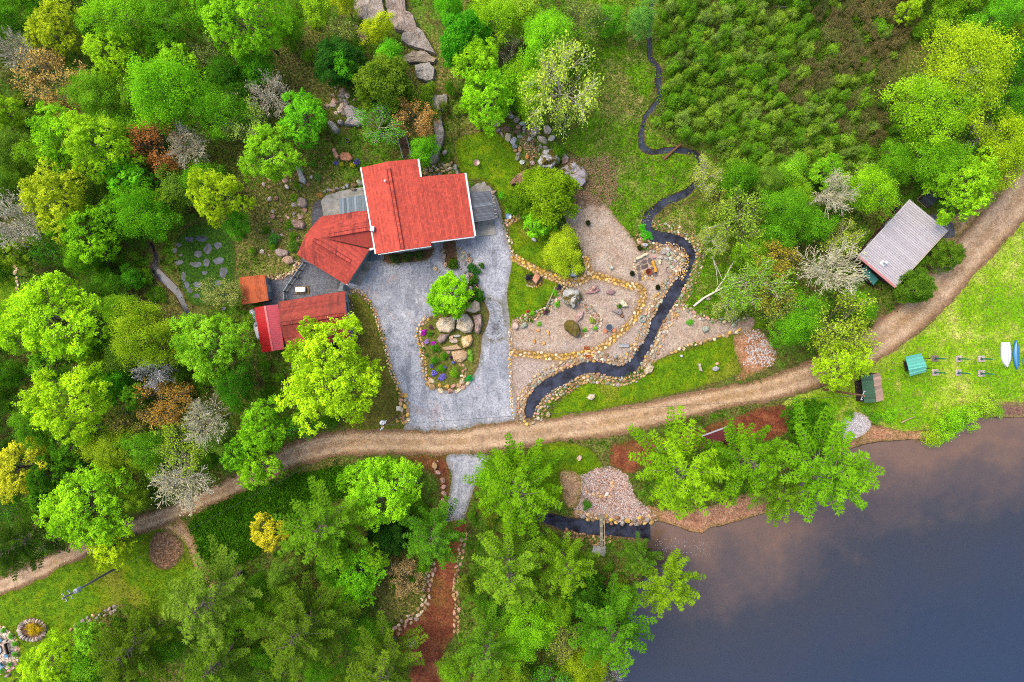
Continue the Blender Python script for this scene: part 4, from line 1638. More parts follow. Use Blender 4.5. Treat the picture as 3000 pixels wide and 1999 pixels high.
# cross gable facing the drive, half hidden by the maple
dz0 = zplane(V3(880, 965, 4).x, V3(880, 965, 4).y, pS, nS)
dr1, dr2 = V3(884, 964, 3.98), V3(906, 1042, 3.98)
dl1, dl2 = ray_plane(858, 1000, pS, nS), V3(868, 1046, 2.95)
dq1, dq2 = ray_plane(922, 990, pS, nS), V3(940, 1034, 2.95)
roof(garage, [[dr1, dl1, dl2, dr2], [dr1, dr2, dq2, dq1]], M_SH_GARAGE, 0.1, "dormer_roof")
foot = [g1, g3, g4, g2]
ii = inset([(p.x, p.y) for p in foot], 0.3)
b = MB()
b.prism([(p.x, p.y) for p in ii], -0.1, hg - 0.2)
# gable triangles
for a_, c_, r_ in ((ii[2], ii[3], gr2), (ii[0], ii[1], gr1)):
    m = Vector(((a_.x + c_.x) / 2, (a_.y + c_.y) / 2))
    rr = Vector((r_.x, r_.y))
    t = (rr - a_).dot((c_ - a_)) / (c_ - a_).length_squared
    mm = a_ + (c_ - a_) * t
    b.face([(a_.x, a_.y, hg - .2), (c_.x, c_.y, hg - .2), (mm.x, mm.y, hrg - .22)])
b.build("wall", MAT["paint"], garage, A(176, 196, 222))
HOUSE_XY.append([(p.x, p.y) for p in foot])
ea, eb = ii[3].to_3d(), ii[2].to_3d()
edir = (eb - ea).normalized()
en = Vector((-edir.y, edir.x, 0))
if en.x < 0:
    en = -en
for t, w_, h_ in ((0.30, 1.5, 1.1), (0.64, 1.2, 1.1)):
    window(garage, ea.lerp(eb, t) + Vector((0, 0, 1.5)), edir, en, w_, h_)
b = MB()
b.box(ea.lerp(eb, 0.78) + en * 0.3 + Vector((0, 0, 1.0)), (0.5, 0.7, 0.6), math.atan2(edir.y, edir.x))
b.build("heat_pump", MAT["metal"], garage, A(226, 228, 226))
b = MB()
for k in range(34):
    s, t = gr1.lerp(gr2, 0.03 + .92 * k / 34), gr1.lerp(gr2, .03 + .92 * (k + .97) / 34)
    b.beam(s + Vector((0, 0, 0.03)), t + Vector((0, 0, 0.05)), 0.4, 0.06, RD.random() * .6)
b.build("ridge_cap", M_SH_GARAGE, gro)
edge_strips(gro, gr1.lerp(gr2, .03), gr1.lerp(gr2, .95), 0.23)

# ---- red metal lean-to beside the garage: every rib panel its own sheet
leanto = thing("metal_carport", W(790, 970), "bright red ribbed metal roof shelter between propane tank and garage", "shelter")
k1, k2 = V3(745, 903, 2.3), V3(768, 1034, 2.3)
m1, m2 = V3(776, 897, 3.1), V3(799, 1029, 3.1)
q1, q2 = V3(815, 893, 2.55), V3(833, 1024, 2.55)
rf = MB()
rf.slab([k1, k2, m2, m1], 0.05)
rf.slab([m1, m2, q2, q1], 0.05)
rfo = rf.build("roof", MAT["metal"], leanto, A(150, 8, 18))
NR = 26
for (a0, a1, c0, c1, colr) in ((k1, k2, m1, m2, (226, 6, 20)), (m1, m2, q1, q2, (236, 74, 84))):  # pinker right slope: sky sheen painted into its colour
    for i in range(NR):
        b = MB()
        p = a0.lerp(a1, (i + 0.12) / NR) + Vector((0, 0, 0.03))
        q = c0.lerp(c1, (i + 0.12) / NR) + Vector((0, 0, 0.03))
        b.beam(p, q, 0.07, 0.07)
        p2, q2_ = a0.lerp(a1, (i + 0.58) / NR) + Vector((0, 0, 0.012)), c0.lerp(c1, (i + 0.58) / NR) + Vector((0, 0, 0.012))
        b.beam(p2, q2_, (a1 - a0).length / NR * 0.6, 0.025)
        b.build("rib_panel", MAT["metal"], rfo, A(*colr))
b = MB()
b.beam(m1 + Vector((0, 0, .05)), m2 + Vector((0, 0, .05)), 0.26, 0.05)
b.build("ridge_cap", MAT["metal"], rfo, A(232, 60, 70))
for p in (k1, k2, q1, q2):
    b = MB()
    ctr = Vector(W(790, 970))
    s = Vector((p.x, p.y, 0)).lerp(ctr, 0.08)
    b.tube((s.x, s.y, -0.1), (s.x, s.y, p.z - 0.05), 0.07, 0.07, 6)
    b.build("post", MAT["wood"], leanto, A(130, 110, 90))
HOUSE_XY.append([(p.x, p.y) for p in (k1, k2, q2, q1)])

# ---- propane tank
tank = thing("propane_tank", W(748, 948), "long white propane tank with domed ends beside the red metal roof", "tank")
ta, tb = Vector(W(741, 915, 0.75)), Vector(W(762, 987, 0.75))
b = MB()
ax = (tb - ta).normalized()
prof = [(-0.44, 0.10), (-0.38, 0.30), (-0.22, 0.46), (0.0, 0.52)]
prev = None
L = (tb - ta).length
ringsT = [(t, r) for t, r in prof] + [(L + 0.0, 0.52), (L + 0.22, 0.46), (L + 0.38, 0.30), (L + 0.44, 0.10)]
vs, fs = [], []
sd = Vector((-ax.y, ax.x, 0)).normalized()
for t, r in ringsT:
    for i in range(18):
        w_ = 6.2832 * i / 18
        vs.append(ta + ax * t + sd * math.cos(w_) * r + Vector((0, 0, math.sin(w_) * r)))
for j in range(len(ringsT) - 1):
    for i in range(18):
        fs.append((j * 18 + i, j * 18 + (i + 1) % 18, (j + 1) * 18 + (i + 1) % 18, (j + 1) * 18 + i))
fs += [tuple(range(18)), tuple(range(len(vs) - 1, len(vs) - 19, -1))]
b.poly(vs, [f[::-1] for f in fs])
b.build("tank_shell", MAT["plastic"], tank, A(238, 240, 240), smooth=True)
b = MB()
c = ta.lerp(tb, 0.55) + Vector((0, 0, 0.5))
b.lathe(c, [(0.17, -0.04), (0.17, 0.14), (0.1, 0.2)], 12)
b.build("valve_dome", MAT["metal"], tank, A(150, 152, 150), smooth=False)
for t in (0.12, 0.88):
    b = MB()
    c = ta.lerp(tb, t)
    b.box((c.x, c.y, 0.12), (0.8, 0.25, 0.34), math.atan2(sd.y, sd.x))
    b.build("saddle", MAT["concrete"], tank)

# ---- orange shed
shed = thing("garden_shed", W(745, 850), "small shed with orange brown roof beside the gravel court", "shed")
a1, a2, a3, a4 = V3(701, 814, 2.3), V3(776, 806, 2.3), V3(787, 881, 2.3), V3(709, 893, 2.3)
r1, r2 = V3(737, 809, 2.8), V3(749, 888, 2.8)
roof(shed, [[a1, a4, r2, r1], [r1, r2, a3, a2]], M_SH_SHED, 0.1)
ii = inset([(p.x, p.y) for p in (a1, a4, a3, a2)], 0.22)
b = MB()
b.prism([(p.x, p.y) for p in ii], -0.05, 2.16)
b.build("wall", MAT["paint"], shed, A(150, 160, 178))
HOUSE_XY.append([(p.x, p.y) for p in (a1, a4, a3, a2)])
ea, eb = ii[3].to_3d(), ii[2].to_3d()
edir = (eb - ea).normalized()
en = Vector((-edir.y, edir.x, 0))
en = en if en.x > 0 else -en
c = ea.lerp(eb, 0.5) + en * 0.03 + Vector((0, 0, 1.0))
b = MB()
b.box(c, (1.1, 0.05, 1.9), math.atan2(edir.y, edir.x))
do = b.build("door", MAT["paint"], shed, A(206, 212, 200))
b = MB()
b.box(c + en * 0.05 + edir * 0.4, (0.05, 0.06, 0.16), math.atan2(edir.y, edir.x))
b.build("handle", MAT["metal"], do, A(60, 60, 60))

# ---- rail fence of the court
fence = thing("rail_fence", W(860, 820), "dark post and rail fence with wire crossing the gravel court", "fence")
fpts = [Vector(W(x, y)) for x, y in ((896, 772), (866, 814), (838, 856), (840, 880))]
for i in range(3):
    p, q = fpts[i], fpts[i + 1]
    for hz_, col in ((0.35, (70, 74, 78)), (0.8, (84, 90, 96)), (1.25, (168, 174, 178))):
        b = MB()
        b.beam(p + Vector((0, 0, hz_)), q + Vector((0, 0, hz_)), 0.09, 0.12)
        b.build("rail", MAT["wood"], fence, A(*col))
for p in fpts + [fpts[0].lerp(fpts[1], .5), fpts[1].lerp(fpts[2], .5)]:
    b = MB()
    b.box(p + Vector((0, 0, 0.65)), (0.14, 0.14, 1.5), 0.6)
    b.build("post", MAT["wood"], fence, A(110, 114, 116))
b = MB()
b.box(fpts[0].lerp(fpts[1], 0.93) + Vector((0.35, -0.05, 0.6)), (0.3, 0.4, 0.35), 0.6)
b.build("latch_box", MAT["paint"], fence, A(30, 32, 34))

# ---- board gate between annex and garage
gate = thing("board_gate", W(1003, 842), "grey blue board gate between the annex corner and garage", "gate")
ga, gb_ = Vector(W(1017, 838)), Vector(W(1012, 853))
for i in range(6):
    b = MB()
    p = ga.lerp(gb_, (i + 0.5) / 6)
    b.box(p + Vector((0, 0, 1.0)), (0.12, 0.05, 2.0), math.atan2((gb_ - ga).y, (gb_ - ga).x))
    b.build("board", MAT["wood"], gate, A(150, 164, 166))
for z in (0.4, 1.6):
    b = MB()
    b.beam(ga + Vector((-0.06, 0, z)), gb_ + Vector((-0.06, 0, z)), 0.06, 0.12)
    b.build("cross_bar", MAT["wood"], gate, A(130, 142, 144))
ramp = thing("wooden_ramp", W(1000, 842), "pale grey boarded ramp lying just inside the court gate", "ramp")
board_row(ramp, Vector(W(989, 855)[:2]), Vector(W(998, 831)[:2]), Vector(W(1010, 852)[:2]) - Vector(W(989, 855)[:2]), 6, (158, 172, 172), 0.04)

# ---- covered white tub on a pallet in the court
pal = thing("wooden_pallet", W(887, 851), "worn wooden pallet under the white tub in the court", "pallet")
px0, py0, _ = W(868, 866)
ang = 0.08
for i in range(6):
    b = MB()
    c = Vector(W(887, 851)) + Vector((-0.08 + 0.35 * (i - 2.5), 0.0, 0.14)).xyz
    b.box(c, (0.26, 1.15, 0.04), ang)
    b.build("slat", MAT["wood"], pal, A(150, 122, 76))
for y in (-0.5, 0, 0.5):
    b = MB()
    b.box(Vector(W(887, 851)) + Vector((-0.08, y, 0.06)), (2.1, 0.12, 0.115), ang)
    b.build("bearer", MAT["wood"], pal, A(120, 92, 56))
tub = MB()
c = Vector(W(884, 850))
prof = [(0.70, 0.165), (0.76, 0.5), (0.74, 0.72), (0.6, 0.78)]
vs = []
for s, z in prof:
    for i in range(24):
        t = 6.2832 * i / 24
        cx, sy = math.cos(t), math.sin(t)
        e = 0.35
        vs.append(c + Vector((math.copysign(abs(cx) ** e, cx) * s * 0.98, math.copysign(abs(sy) ** e, sy) * s * 0.52, z)))
fs = [(j * 24 + i, j * 24 + (i + 1) % 24, (j + 1) * 24 + (i + 1) % 24, (j + 1) * 24 + i) for j in range(3) for i in range(24)] + [tuple(range(72, 96))]
tub.poly(vs, fs)
tub.build("storage_tub", MAT["plastic"], None, A(252, 252, 252), label="white rounded tub resting on the wooden pallet", cat="tub")

# ---- concrete pads, boards and canopy round the house
def pad(name, outline, h, label, cat="slab"):
    b = MB()
    b.prism([W(*p)[:2] for p in outline], -0.05, h)
    HOUSE_XY.append([W(*p)[:2] for p in outline])
    return b.build(name, MAT["concrete"], None, label=label, cat=cat)

pad("concrete_slab", [(941, 590), (953, 575), (997, 561), (1072, 548), (1086, 640), (949, 640)], 0.10, "stained concrete slab west of the house with cut corner")
bs = thing("board_deck", W(1040, 605, 0.1), "blue grey boards laid over the west concrete slab", "deck")
board_row(bs, Vector(W(993, 584)[:2]), Vector(W(1080, 570)[:2]), Vector(W(996, 632)[:2]) - Vector(W(993, 584)[:2]), 12, (150, 164, 172), 0.104)
pad("concrete_slab", [(1370, 556), (1399, 538), (1420, 534), (1432, 558), (1440, 600), (1376, 606)], 0.10, "rough concrete slab at the north end of the dark canopy")
pad("concrete_slab", [(1385, 640), (1445, 640), (1454, 688), (1391, 696)], 0.12, "pale concrete slab at the south end of the dark canopy")
can = thing("canopy", W(1412, 605), "dark ribbed canopy roof with pale rafter ends beside the house", "canopy")
c1, c2, c3, c4 = V3(1374, 568, 2.7), V3(1437, 559, 2.4), V3(1450, 643, 2.4), V3(1388, 652, 2.7)
b = MB()
b.slab([c1, c4, c3, c2], 0.04)
cro = b.build("roof", MAT["metal"], can, A(84, 90, 96))
for i in range(26):
    b = MB()
    p, q = c1.lerp(c4, (i + .5) / 26), c2.lerp(c3, (i + .5) / 26)
    # corrugation runs down the slope
    b.beam(p + Vector((0, 0, 0.02 + 0.006 * (i % 3))), q + Vector((0, 0, 0.02 + 0.006 * (i % 3))), 0.11, 0.05)
    k = RD.uniform(0.75, 1.2) * (1.3 if 11 <= i <= 12 else 1)
    b.build("corrugation", MAT["metal"], cro, A(84 * k, 91 * k, 98 * k))
for i in range(8):
    t = (i + 0.4) / 8
    b = MB()
    p, q = c1.lerp(c4, t) - Vector((0, 0, .1)), c2.lerp(c3, t) - Vector((0, 0, .1))
    b.beam(p, q + (q - p).normalized() * 0.42, 0.07, 0.12)
    b.build("rafter", MAT["wood"], can, A(218, 196, 160))
for p in (c2, c3):
    b = MB()
    b.tube((p.x - .2, p.y, 0), (p.x - .2, p.y, p.z - .12), 0.07, 0.07, 6)
    b.build("post", MAT["wood"], can, A(200, 176, 140))
HOUSE_XY.append([(p.x, p.y) for p in (c1, c2, c3, c4)])
pad("concrete_slab", [(1062, 762), (1068, 755), (1096, 768), (1055, 838), (1029, 826)], 0.12, "long sloping concrete entry slab along the annex")
bs = thing("board_deck", W(1100, 752, 0.1), "dark grey boarded porch between the annex and house corner", "deck")
board_row(bs, Vector(W(1074, 742)[:2]), Vector(W(1124, 735)[:2]), Vector(W(1077, 768)[:2]) - Vector(W(1074, 742)[:2]), 9, (124, 136, 142), 0.12)

# ---- stairs behind the house
st = thing("wooden_stairs", W(1192, 430), "brown wooden stairs with pale rails climbing behind the red roof", "stairs")
for i in range(16):
    p = Vector(W(1197 - i * 1.15, 470 - i * 4.6))
    b = MB()
    b.box(p + Vector((0, 0, 0.3 + 0.07 * i)), (1.15, 0.25, 0.06), -A_HOUSE)
    k = RD.uniform(0.8, 1.15)
    b.build("tread", MAT["wood"], st, A(112 * k, 84 * k, 60 * k))
for s in (-0.66, 0.66):
    b = MB()
    p, q = Vector(W(1197, 470)) + Vector((s, 0, 1.2)), Vector(W(1180, 400)) + Vector((s, 0, 2.2))
    b.beam(p, q, 0.10, 0.08)
    b.build("handrail", MAT["wood"], st, A(170, 184, 186))
    for t in (0.1, 0.5, 0.9):
        b = MB()
        c = p.lerp(q, t)
        b.tube((c.x, c.y, 0), (c.x, c.y, c.z), 0.04, 0.04, 6)
        b.build("post", MAT["wood"], st, A(150, 150, 140))

# ---- right cabin with the pale ribbed roof
cabin = thing("cabin", W(2640, 710), "cabin under a broad pale ribbed metal roof beside the dirt road", "cabin")
hN, hS = 3.4, 3.0
t1, t2, t3, t4 = V3(2667, 587, 3.6), V3(2775, 675, 2.9), V3(2624, 840, 2.9), V3(2517, 751, 3.6)
b = MB()
b.slab([t1, t4, t3, t2], 0.10)
cr = b.build("roof", MAT["metal"], cabin, A(166, 156, 158))  # base sheet darker, so gaps between panels show as painted rib shade
NP = 36
for i in range(NP):
    b = MB()
    p, q = t4.lerp(t1, (i + .5) / NP), t3.lerp(t2, (i + .5) / NP)
    wv = (t1 - t4).length / NP
    b.beam(p + Vector((0, 0, .015)), q + Vector((0, 0, .015)), wv * 0.84, 0.03)
    s = (t1 - t4).normalized() * wv * 0.42
    b.beam(p + s * .6 + Vector((0, 0, .045)), q + s * .6 + Vector((0, 0, .045)), 0.05, 0.05)
    k = RD.uniform(0.96, 1.03)
    b.build("roof_panel", MAT["metal"], cr, A(228 * k, 218 * k, 216 * k))
b = MB()
edge_board(b, t4 + Vector((-.05, -.1, 0.02)), t3 + Vector((-.05, -.1, 0.02)), 0.34, 0.2)
b.build("fascia_board", MAT["paint"], cabin, A(226, 150, 142))
b = MB()
edge_board(b, t4 + Vector((-.06, .06, 0)), t1 + Vector((-.06, .06, 0)), 0.12, 0.2)
b.build("fascia_board", MAT["paint"], cabin, A(236, 232, 226))
b = MB()
edge_board(b, t3 + Vector((.06, -.06, 0)), t2 + Vector((.06, -.06, 0)), 0.12, 0.2)
b.build("fascia_board", MAT["paint"], cabin, A(222, 206, 178))
ii = inset([(p.x, p.y) for p in (t1, t4, t3, t2)], 0.45)
b = MB()
b.prism([(p.x, p.y) for p in ii], -0.1, [3.4, 3.4, 2.75, 2.75])
b.build("wall", MAT["wood"], cabin, A(92, 64, 54))
for t in (0.3, 0.7):
    p = ii[1].lerp(ii[0], t)
    d_ = (ii[0] - ii[1]).normalized()
    window(cabin, (p.x, p.y, 1.7), d_.to_3d(), (-d_.y, d_.x, 0), 1.1, 1.0)
HOUSE_XY.append([(p.x, p.y) for p in (t1, t4, t3, t2)])
pc, nc = plane3(t1, t4, t3)
b = MB()
c = ray_plane(2586, 772, pc, nc)
b.box(c + Vector((0, 0, 0.08)), (0.7, 0.8, 0.12), 0.8)
b.build("roof_flashing", MAT["metal"], cabin, A(246, 246, 248))
b = MB()
b.tube(c + Vector((0, 0, .1)), c + Vector((0, 0, 1.0)), 0.13, 0.13, 10)
b.lathe(c + Vector((0, 0, 1.0)), [(0.24, 0), (0.24, 0.1), (0.05, 0.2)], 12)
b.build("chimney", MAT["metal"], cabin, A(238, 238, 240))
# green lean-to, back sheds and grey deck of the cabin
lt = thing("green_locker", W(2548, 808), "teal green lidded locker against the cabin end wall", "locker")
e = [V3(2519, 790, 1.5), V3(2537, 779, 1.6), V3(2574, 819, 1.6), V3(2559, 837, 1.5)]
b = MB()
b.slab(e, 0.06)
b.build("lid", MAT["paint"], lt, A(44, 128, 118))
b = MB()
b.prism([(p.x, p.y) for p in inset([(p.x, p.y) for p in e], 0.08)], 0, 1.42)
b.build("box", MAT["wood"], lt, A(70, 60, 52))
sd_ = thing("deck_platform", W(2716, 592), "grey boarded deck with dark rail behind the cabin", "deck")
board_row(sd_, Vector(W(2690, 590)[:2]), Vector(W(2722, 560)[:2]), Vector(W(2716, 612)[:2]) - Vector(W(2690, 590)[:2]), 10, (92, 98, 96), 0.3, 0.06)
for p, q in (((2686, 586), (2713, 610)), ((2688, 584), (2712, 560))):
    b = MB()
    b.beam(Vector(W(*p, 1.1)), Vector(W(*q, 1.1)), 0.1, 0.1)
    b.build("rail", MAT["wood"], sd_, A(150, 124, 106))
    for t in (0.05, .5, .95):
        c = Vector(W(*p)).lerp(Vector(W(*q)), t)
        b = MB()
        b.tube((c.x, c.y, 0), (c.x, c.y, 1.15), 0.05, 0.05, 6)
        b.build("post", MAT["wood"], sd_, A(90, 60, 50))
wp = thing("wood_crib", W(2585, 655), "weathered grey wood crib behind the cabin back wall", "crib")
p0_, p1_ = Vector(W(2568, 678)[:2]), Vector(W(2590, 648)[:2])
board_row(wp, p0_, p1_, Vector((1.5, -1.1)), 5, (112, 116, 108), 0.7)
b = MB()
b.prism([p0_ + Vector((.1, 0)), p1_ + Vector((0, -.1)), p1_ + Vector((1.3, -1.1)), p0_ + Vector((1.4, -1.0))], 0, 0.68)
b.build("body", MAT["wood"], wp, A(70, 60, 50))
b = MB()
c = W(2622, 618)
b.lathe(c, [(0.5, 0), (0.55, 0.6), (0.5, 0.62), (0.46, 0.12)], 14)
b.build("black_tub", MAT["plastic"], None, A(22, 22, 26), label="black round tub beside the cabin back wall", cat="tub")

# ---- shelter with one green and one tan roof slope
hut = thing("open_shelter", W(2545, 1140), "open fronted shelter with one green and one tan roof slope", "shelter")
a1, a2, m1, m2, e1_, e2_ = V3(2522, 1102, 2.3), V3(2532, 1181, 2.3), V3(2557, 1098, 2.9), V3(2568, 1179, 2.9), V3(2578, 1093, 2.1), V3(2589, 1173, 2.1)
for quad, col in (([a1, a2, m2, m1], (74, 112, 84)), ([m1, m2, e2_, e1_], (214, 172, 146))):
    b = MB()
    b.slab(quad, 0.08)
    r_ = b.build("roof", MAT["metal"], hut, A(*col))
    for i in range(9):
        b = MB()
        p, q = quad[0].lerp(quad[1], (i + .5) / 9), quad[3].lerp(quad[2], (i + .5) / 9)
        b.beam(p + Vector((0, 0, .01)), q + Vector((0, 0, .01)), (quad[0] - quad[1]).length / 9 * 0.94, 0.03)
        k = RD.uniform(0.86, 1.12)
        b.build("roof_board", MAT["wood"], r_, A(*[min(255, v * k) for v in col]))
b = MB()
q = [Vector((p.x, p.y)) for p in (a1, a2, e2_, e1_)]
b.prism([q[1] + Vector((.1, .1)), q[2] + Vector((-.1, .1)), q[2] + Vector((-.1, .16)), q[1] + Vector((.1, .16))], 0, 2.1)
b.prism([q[0] + Vector((.1, -.16)), q[3] + Vector((-.1, -.16)), q[3] + Vector((-.1, -.1)), q[0] + Vector((.1, -.1))], 0, 2.1)
b.prism([q[3] + Vector((-.16, -.17)), q[2] + Vector((-.16, .17)), q[2] + Vector((-.1, .17)), q[3] + Vector((-.1, -.17))], 0, 2.05)
b.build("wall", MAT["wood"], hut, A(96, 74, 58))
b = MB()
fl = [W(2503, 1118)[:2], W(2508, 1176)[:2], W(2570, 1170)[:2], W(2560, 1105)[:2]]
b.prism(fl, 0, 0.12)
b.build("floor", MAT["wood"], hut, A(64, 52, 48))
HOUSE_XY.append([(p.x, p.y) for p in (a1, a2, e2_, e1_)])

# ---- teal roofed garden swing
sw = thing("garden_swing", W(2680, 1072), "teal roofed garden swing with dark wooden seats on the beach lawn", "swing")
t1, t2, u1, u2, v1, v2 = V3(2652, 1046, 2.3), V3(2698, 1036, 2.3), V3(2661, 1079, 2.7), V3(2714, 1069, 2.7), V3(2665, 1103, 2.2), V3(2713, 1089, 2.2)
for quad, col in (([t1, t2, u2, u1], (104, 190, 168)), ([u1, u2, v2, v1], (110, 196, 172))):
    b = MB()
    b.slab(quad, 0.05)
    r_ = b.build("roof", MAT["wood"], sw, A(*col))
    for i in range(4):
        b = MB()
        p, q = quad[0].lerp(quad[3], (i + .5) / 4), quad[1].lerp(quad[2], (i + .5) / 4)
        b.beam(p + Vector((0, 0, .01)), q + Vector((0, 0, .01)), (quad[0] - quad[3]).length / 4 * 0.95, 0.03)
        k = RD.uniform(0.88, 1.15)
        b.build("roof_board", MAT["wood"], r_, A(*[min(255, v * k) for v in col]))
legs = [(2646, 1058), (2651, 1086), (2690, 1050), (2696, 1080)]
for (x, y) in legs:
    b = MB()
    p = Vector(W(x, y))
    b.beam(p + Vector((0, 0, 0)), p + Vector((0.35, 0, 2.25)), 0.1, 0.1)
    b.build("leg", MAT["wood"], sw, A(70, 52, 46))
for (x, y), w_ in (((2650, 1072), 1.3), ((2688, 1066), 1.3)):
    b = MB()
    p = Vector(W(x, y))
    for i in range(5):
        b.box(p + Vector((-.25 + .12 * i, 0, 0.5)), (0.1, w_, 0.03), 0.2)
    b.build("seat", MAT["wood"], sw, A(74, 54, 50))
    b = MB()
    for i in range(4):
        b.box(p + Vector((-.36, 0, 0.62 + .13 * i)), (0.03, w_, 0.1), 0.2)
    b.build("backrest", MAT["wood"], sw, A(66, 48, 46))

# ---- maroon roofed low shed under the pines
sh = thing("low_shed", W(2110, 1275), "maroon roofed low shed half hidden under the shore pines", "shed")
o_ = [V3(2055, 1279, 1.6), V3(2142, 1247, 1.6), V3(2164, 1272, 1.2), V3(2080, 1312, 1.2)]
b = MB()
b.slab(o_, 0.08)
b.build("roof", MAT["metal"], sh, A(128, 52, 48))
b = MB()
edge_board(b, o_[0], o_[1], 0.22, 0.12)
b.build("ridge_cap", MAT["metal"], sh, A(206, 202, 204))
b = MB()
b.lathe(o_[1] + Vector((0, 0, 0)), [(0.16, 0), (0.1, 0.3), (0.02, 0.4)], 10)
b.build("finial", MAT["metal"], sh, A(236, 236, 236))
b = MB()
b.prism([(p.x, p.y) for p in inset([(p.x, p.y) for p in o_], 0.15)], 0, 1.12)
b.build("wall", MAT["wood"], sh, A(120, 60, 50))
# ------------------------------------------------------------------ rocks, walls and stone edgings
def zbank(x, y):
    return 0.0


def not_in_house(x, y):
    return not any(inside2(x, y, p) for p in HOUSE_XY)


def off_line(cl, k):
    """bank line of a strip at k half widths (positive = left of travel)"""
    c = catmull([W(p[0], p[1])[:2] + (p[2] / 20.0,) for p in cl], False, 0.4)
    d = np.gradient(c[:, :2], axis=0)
    d /= np.linalg.norm(d, axis=1)[:, None] + 1e-9
    n = np.stack([-d[:, 1], d[:, 0]], 1)
    q = c[:, :2] + n * (c[:, 2:3] * np.sign(k) + k * 0)
    return q, n


GARDEN_STREAM = STREAM[:20]
mix_cols = [TAN, CREAM, GREYST, GREENST, (190, 156, 104), PINKST, BROWNST, TAN, (160, 134, 100)]
q, n = off_line(GARDEN_STREAM, 1)
toS = lambda p: (1500 + p[0] * 20, 1000 - p[1] * 20)
for sgn, lab in ((1, "band of pale rounded stones edging the garden side of the dark stream"), (-1, "band of pale rounded stones edging the lawn side of the dark stream")):
    q, n = off_line(GARDEN_STREAM, sgn)
    line = [toS(p) for p in q]
    m = line[len(line) // 2]
    edge = thing("stone_edging", W(*m), lab, "stone edging")
    half = (-3, 24) if sgn > 0 else (-24, 3)
    # thinner along the upper reach
    stone_band(edge, line, half, 295, 0.13, 0.36, mix_cols, 0.7, 0.0, gap=0.84)

# stones laid in the garden paths, driveway edges and beds
pth = [o for z, o in ZOBJ.items() if z >= 0 and zones[z][0] == "garden_path"]
stone_band(pth[0], PATH1[:10], 9, 150, 0.16, 0.30, [YELST, TAN, CREAM, YELST], 0.25, 0.02, gap=0.9)
stone_band(pth[0], PATH1[9:], 9, 150, 0.16, 0.32, [YELST, YELST, CREAM, TAN], 0.25, 0.02, gap=0.9)
stone_band(pth[1], PATH2, 7, 26, 0.15, 0.28, [YELST, TAN, CREAM], 0.25, 0.02)
stone_band(pth[2], PATH3, 8, 24, 0.15, 0.3, [YELST, TAN, CREAM], 0.25, 0.02)

de = thing("stone_edging", W(1120, 1000), "thin line of pale stones between the driveway and garage lawn", "stone edging")
stone_band(de, [(1030, 851), (1062, 861), (1088, 897), (1112, 955), (1131, 1025), (1143, 1075), (1163, 1130), (1178, 1163)], 5, 105, 0.12, 0.26, [CREAM, TAN, PINKST, YELST], 0.6)
stone_band(de, [(1176, 1155), (1185, 1190), (1186, 1232)], 12, 46, 0.2, 0.42, [TAN, YELST, CREAM, BROWNST], 0.6)
stone_band(de, [(1160, 1228), (1190, 1236)], 8, 12, 0.16, 0.3, [TAN, YELST], 0.5)
de2 = thing("stone_edging", W(1497, 1080), "thin line of small pale stones on the garden side of the driveway", "stone edging")
stone_band(de2, [(1494, 965), (1495, 1000), (1496, 1035), (1494, 1060), (1496, 1120), (1499, 1180), (1503, 1230)], 3.5, 75, 0.1, 0.2, [CREAM, TAN, YELST, (230, 220, 210)], 0.6)
de3 = thing("stone_edging", W(1490, 700), "scattered pale stones edging the upper lawn beside the driveway", "stone edging")
stone_band(de3, [(1478, 648), (1486, 680), (1497, 715), (1500, 745)], 5, 16, 0.12, 0.28, [CREAM, GREYST, PINKST], 0.6)
ge = thing("stone_edging", W(1044, 940), "row of small brown stones at the foot of the garage gable", "stone edging")
stone_band(ge, [(1020, 868), (1032, 910), (1040, 960), (1048, 990)], 4, 30, 0.1, 0.22, [TAN, PINKST, BROWNST], 0.6)
ie = thing("stone_edging", W(1290, 1110), "curved edging of cream stones round the driveway island bed", "stone edging")
stone_band(ie, [(1252, 932), (1226, 972), (1233, 1016), (1241, 1063), (1246, 1099), (1257, 1120)], 7, 80, 0.14, 0.3, [CREAM, TAN, PINKST, YELST], 0.6)
stone_band(ie, [(1256, 1120), (1282, 1136), (1320, 1142), (1354, 1130), (1368, 1114)], 9, 40, 0.26, 0.5, [CREAM, TAN, YELST, PINKST], 0.6)
stone_band(ie, [(1352, 1066), (1362, 1085), (1356, 1105)], 6, 18, 0.14, 0.3, [CREAM, PINKST, TAN], 0.6)
lg = thing("stone_edging", W(2100, 985), "row of round tan stones between the gravel and lower lawn", "stone edging")
stone_band(lg, [(1965, 1032), (2000, 1022), (2040, 1008), (2090, 993), (2140, 978), (2172, 962)], 4, 34, 0.22, 0.34, [CREAM, TAN, YELST], 0.65)
lg2 = thing("stone_edging", W(2080, 932), "grey and cream stones along the back of the gravel terrace", "stone edging")
stone_band(lg2, [(1975, 895), (2010, 902), (2045, 925), (2090, 938), (2150, 938), (2190, 925)], 7, 40, 0.16, 0.36, [CREAM, GREYST, PINKST, GREENST], 0.65)
rb_ = thing("stone_edging", W(1568, 830), "half ring of small cream stones round the pink diamond boulder", "stone edging")
stone_band(rb_, [(1538, 828), (1545, 838), (1560, 841), (1574, 840), (1583, 832)], 2, 16, 0.1, 0.17, [CREAM, YELST], 0.7)

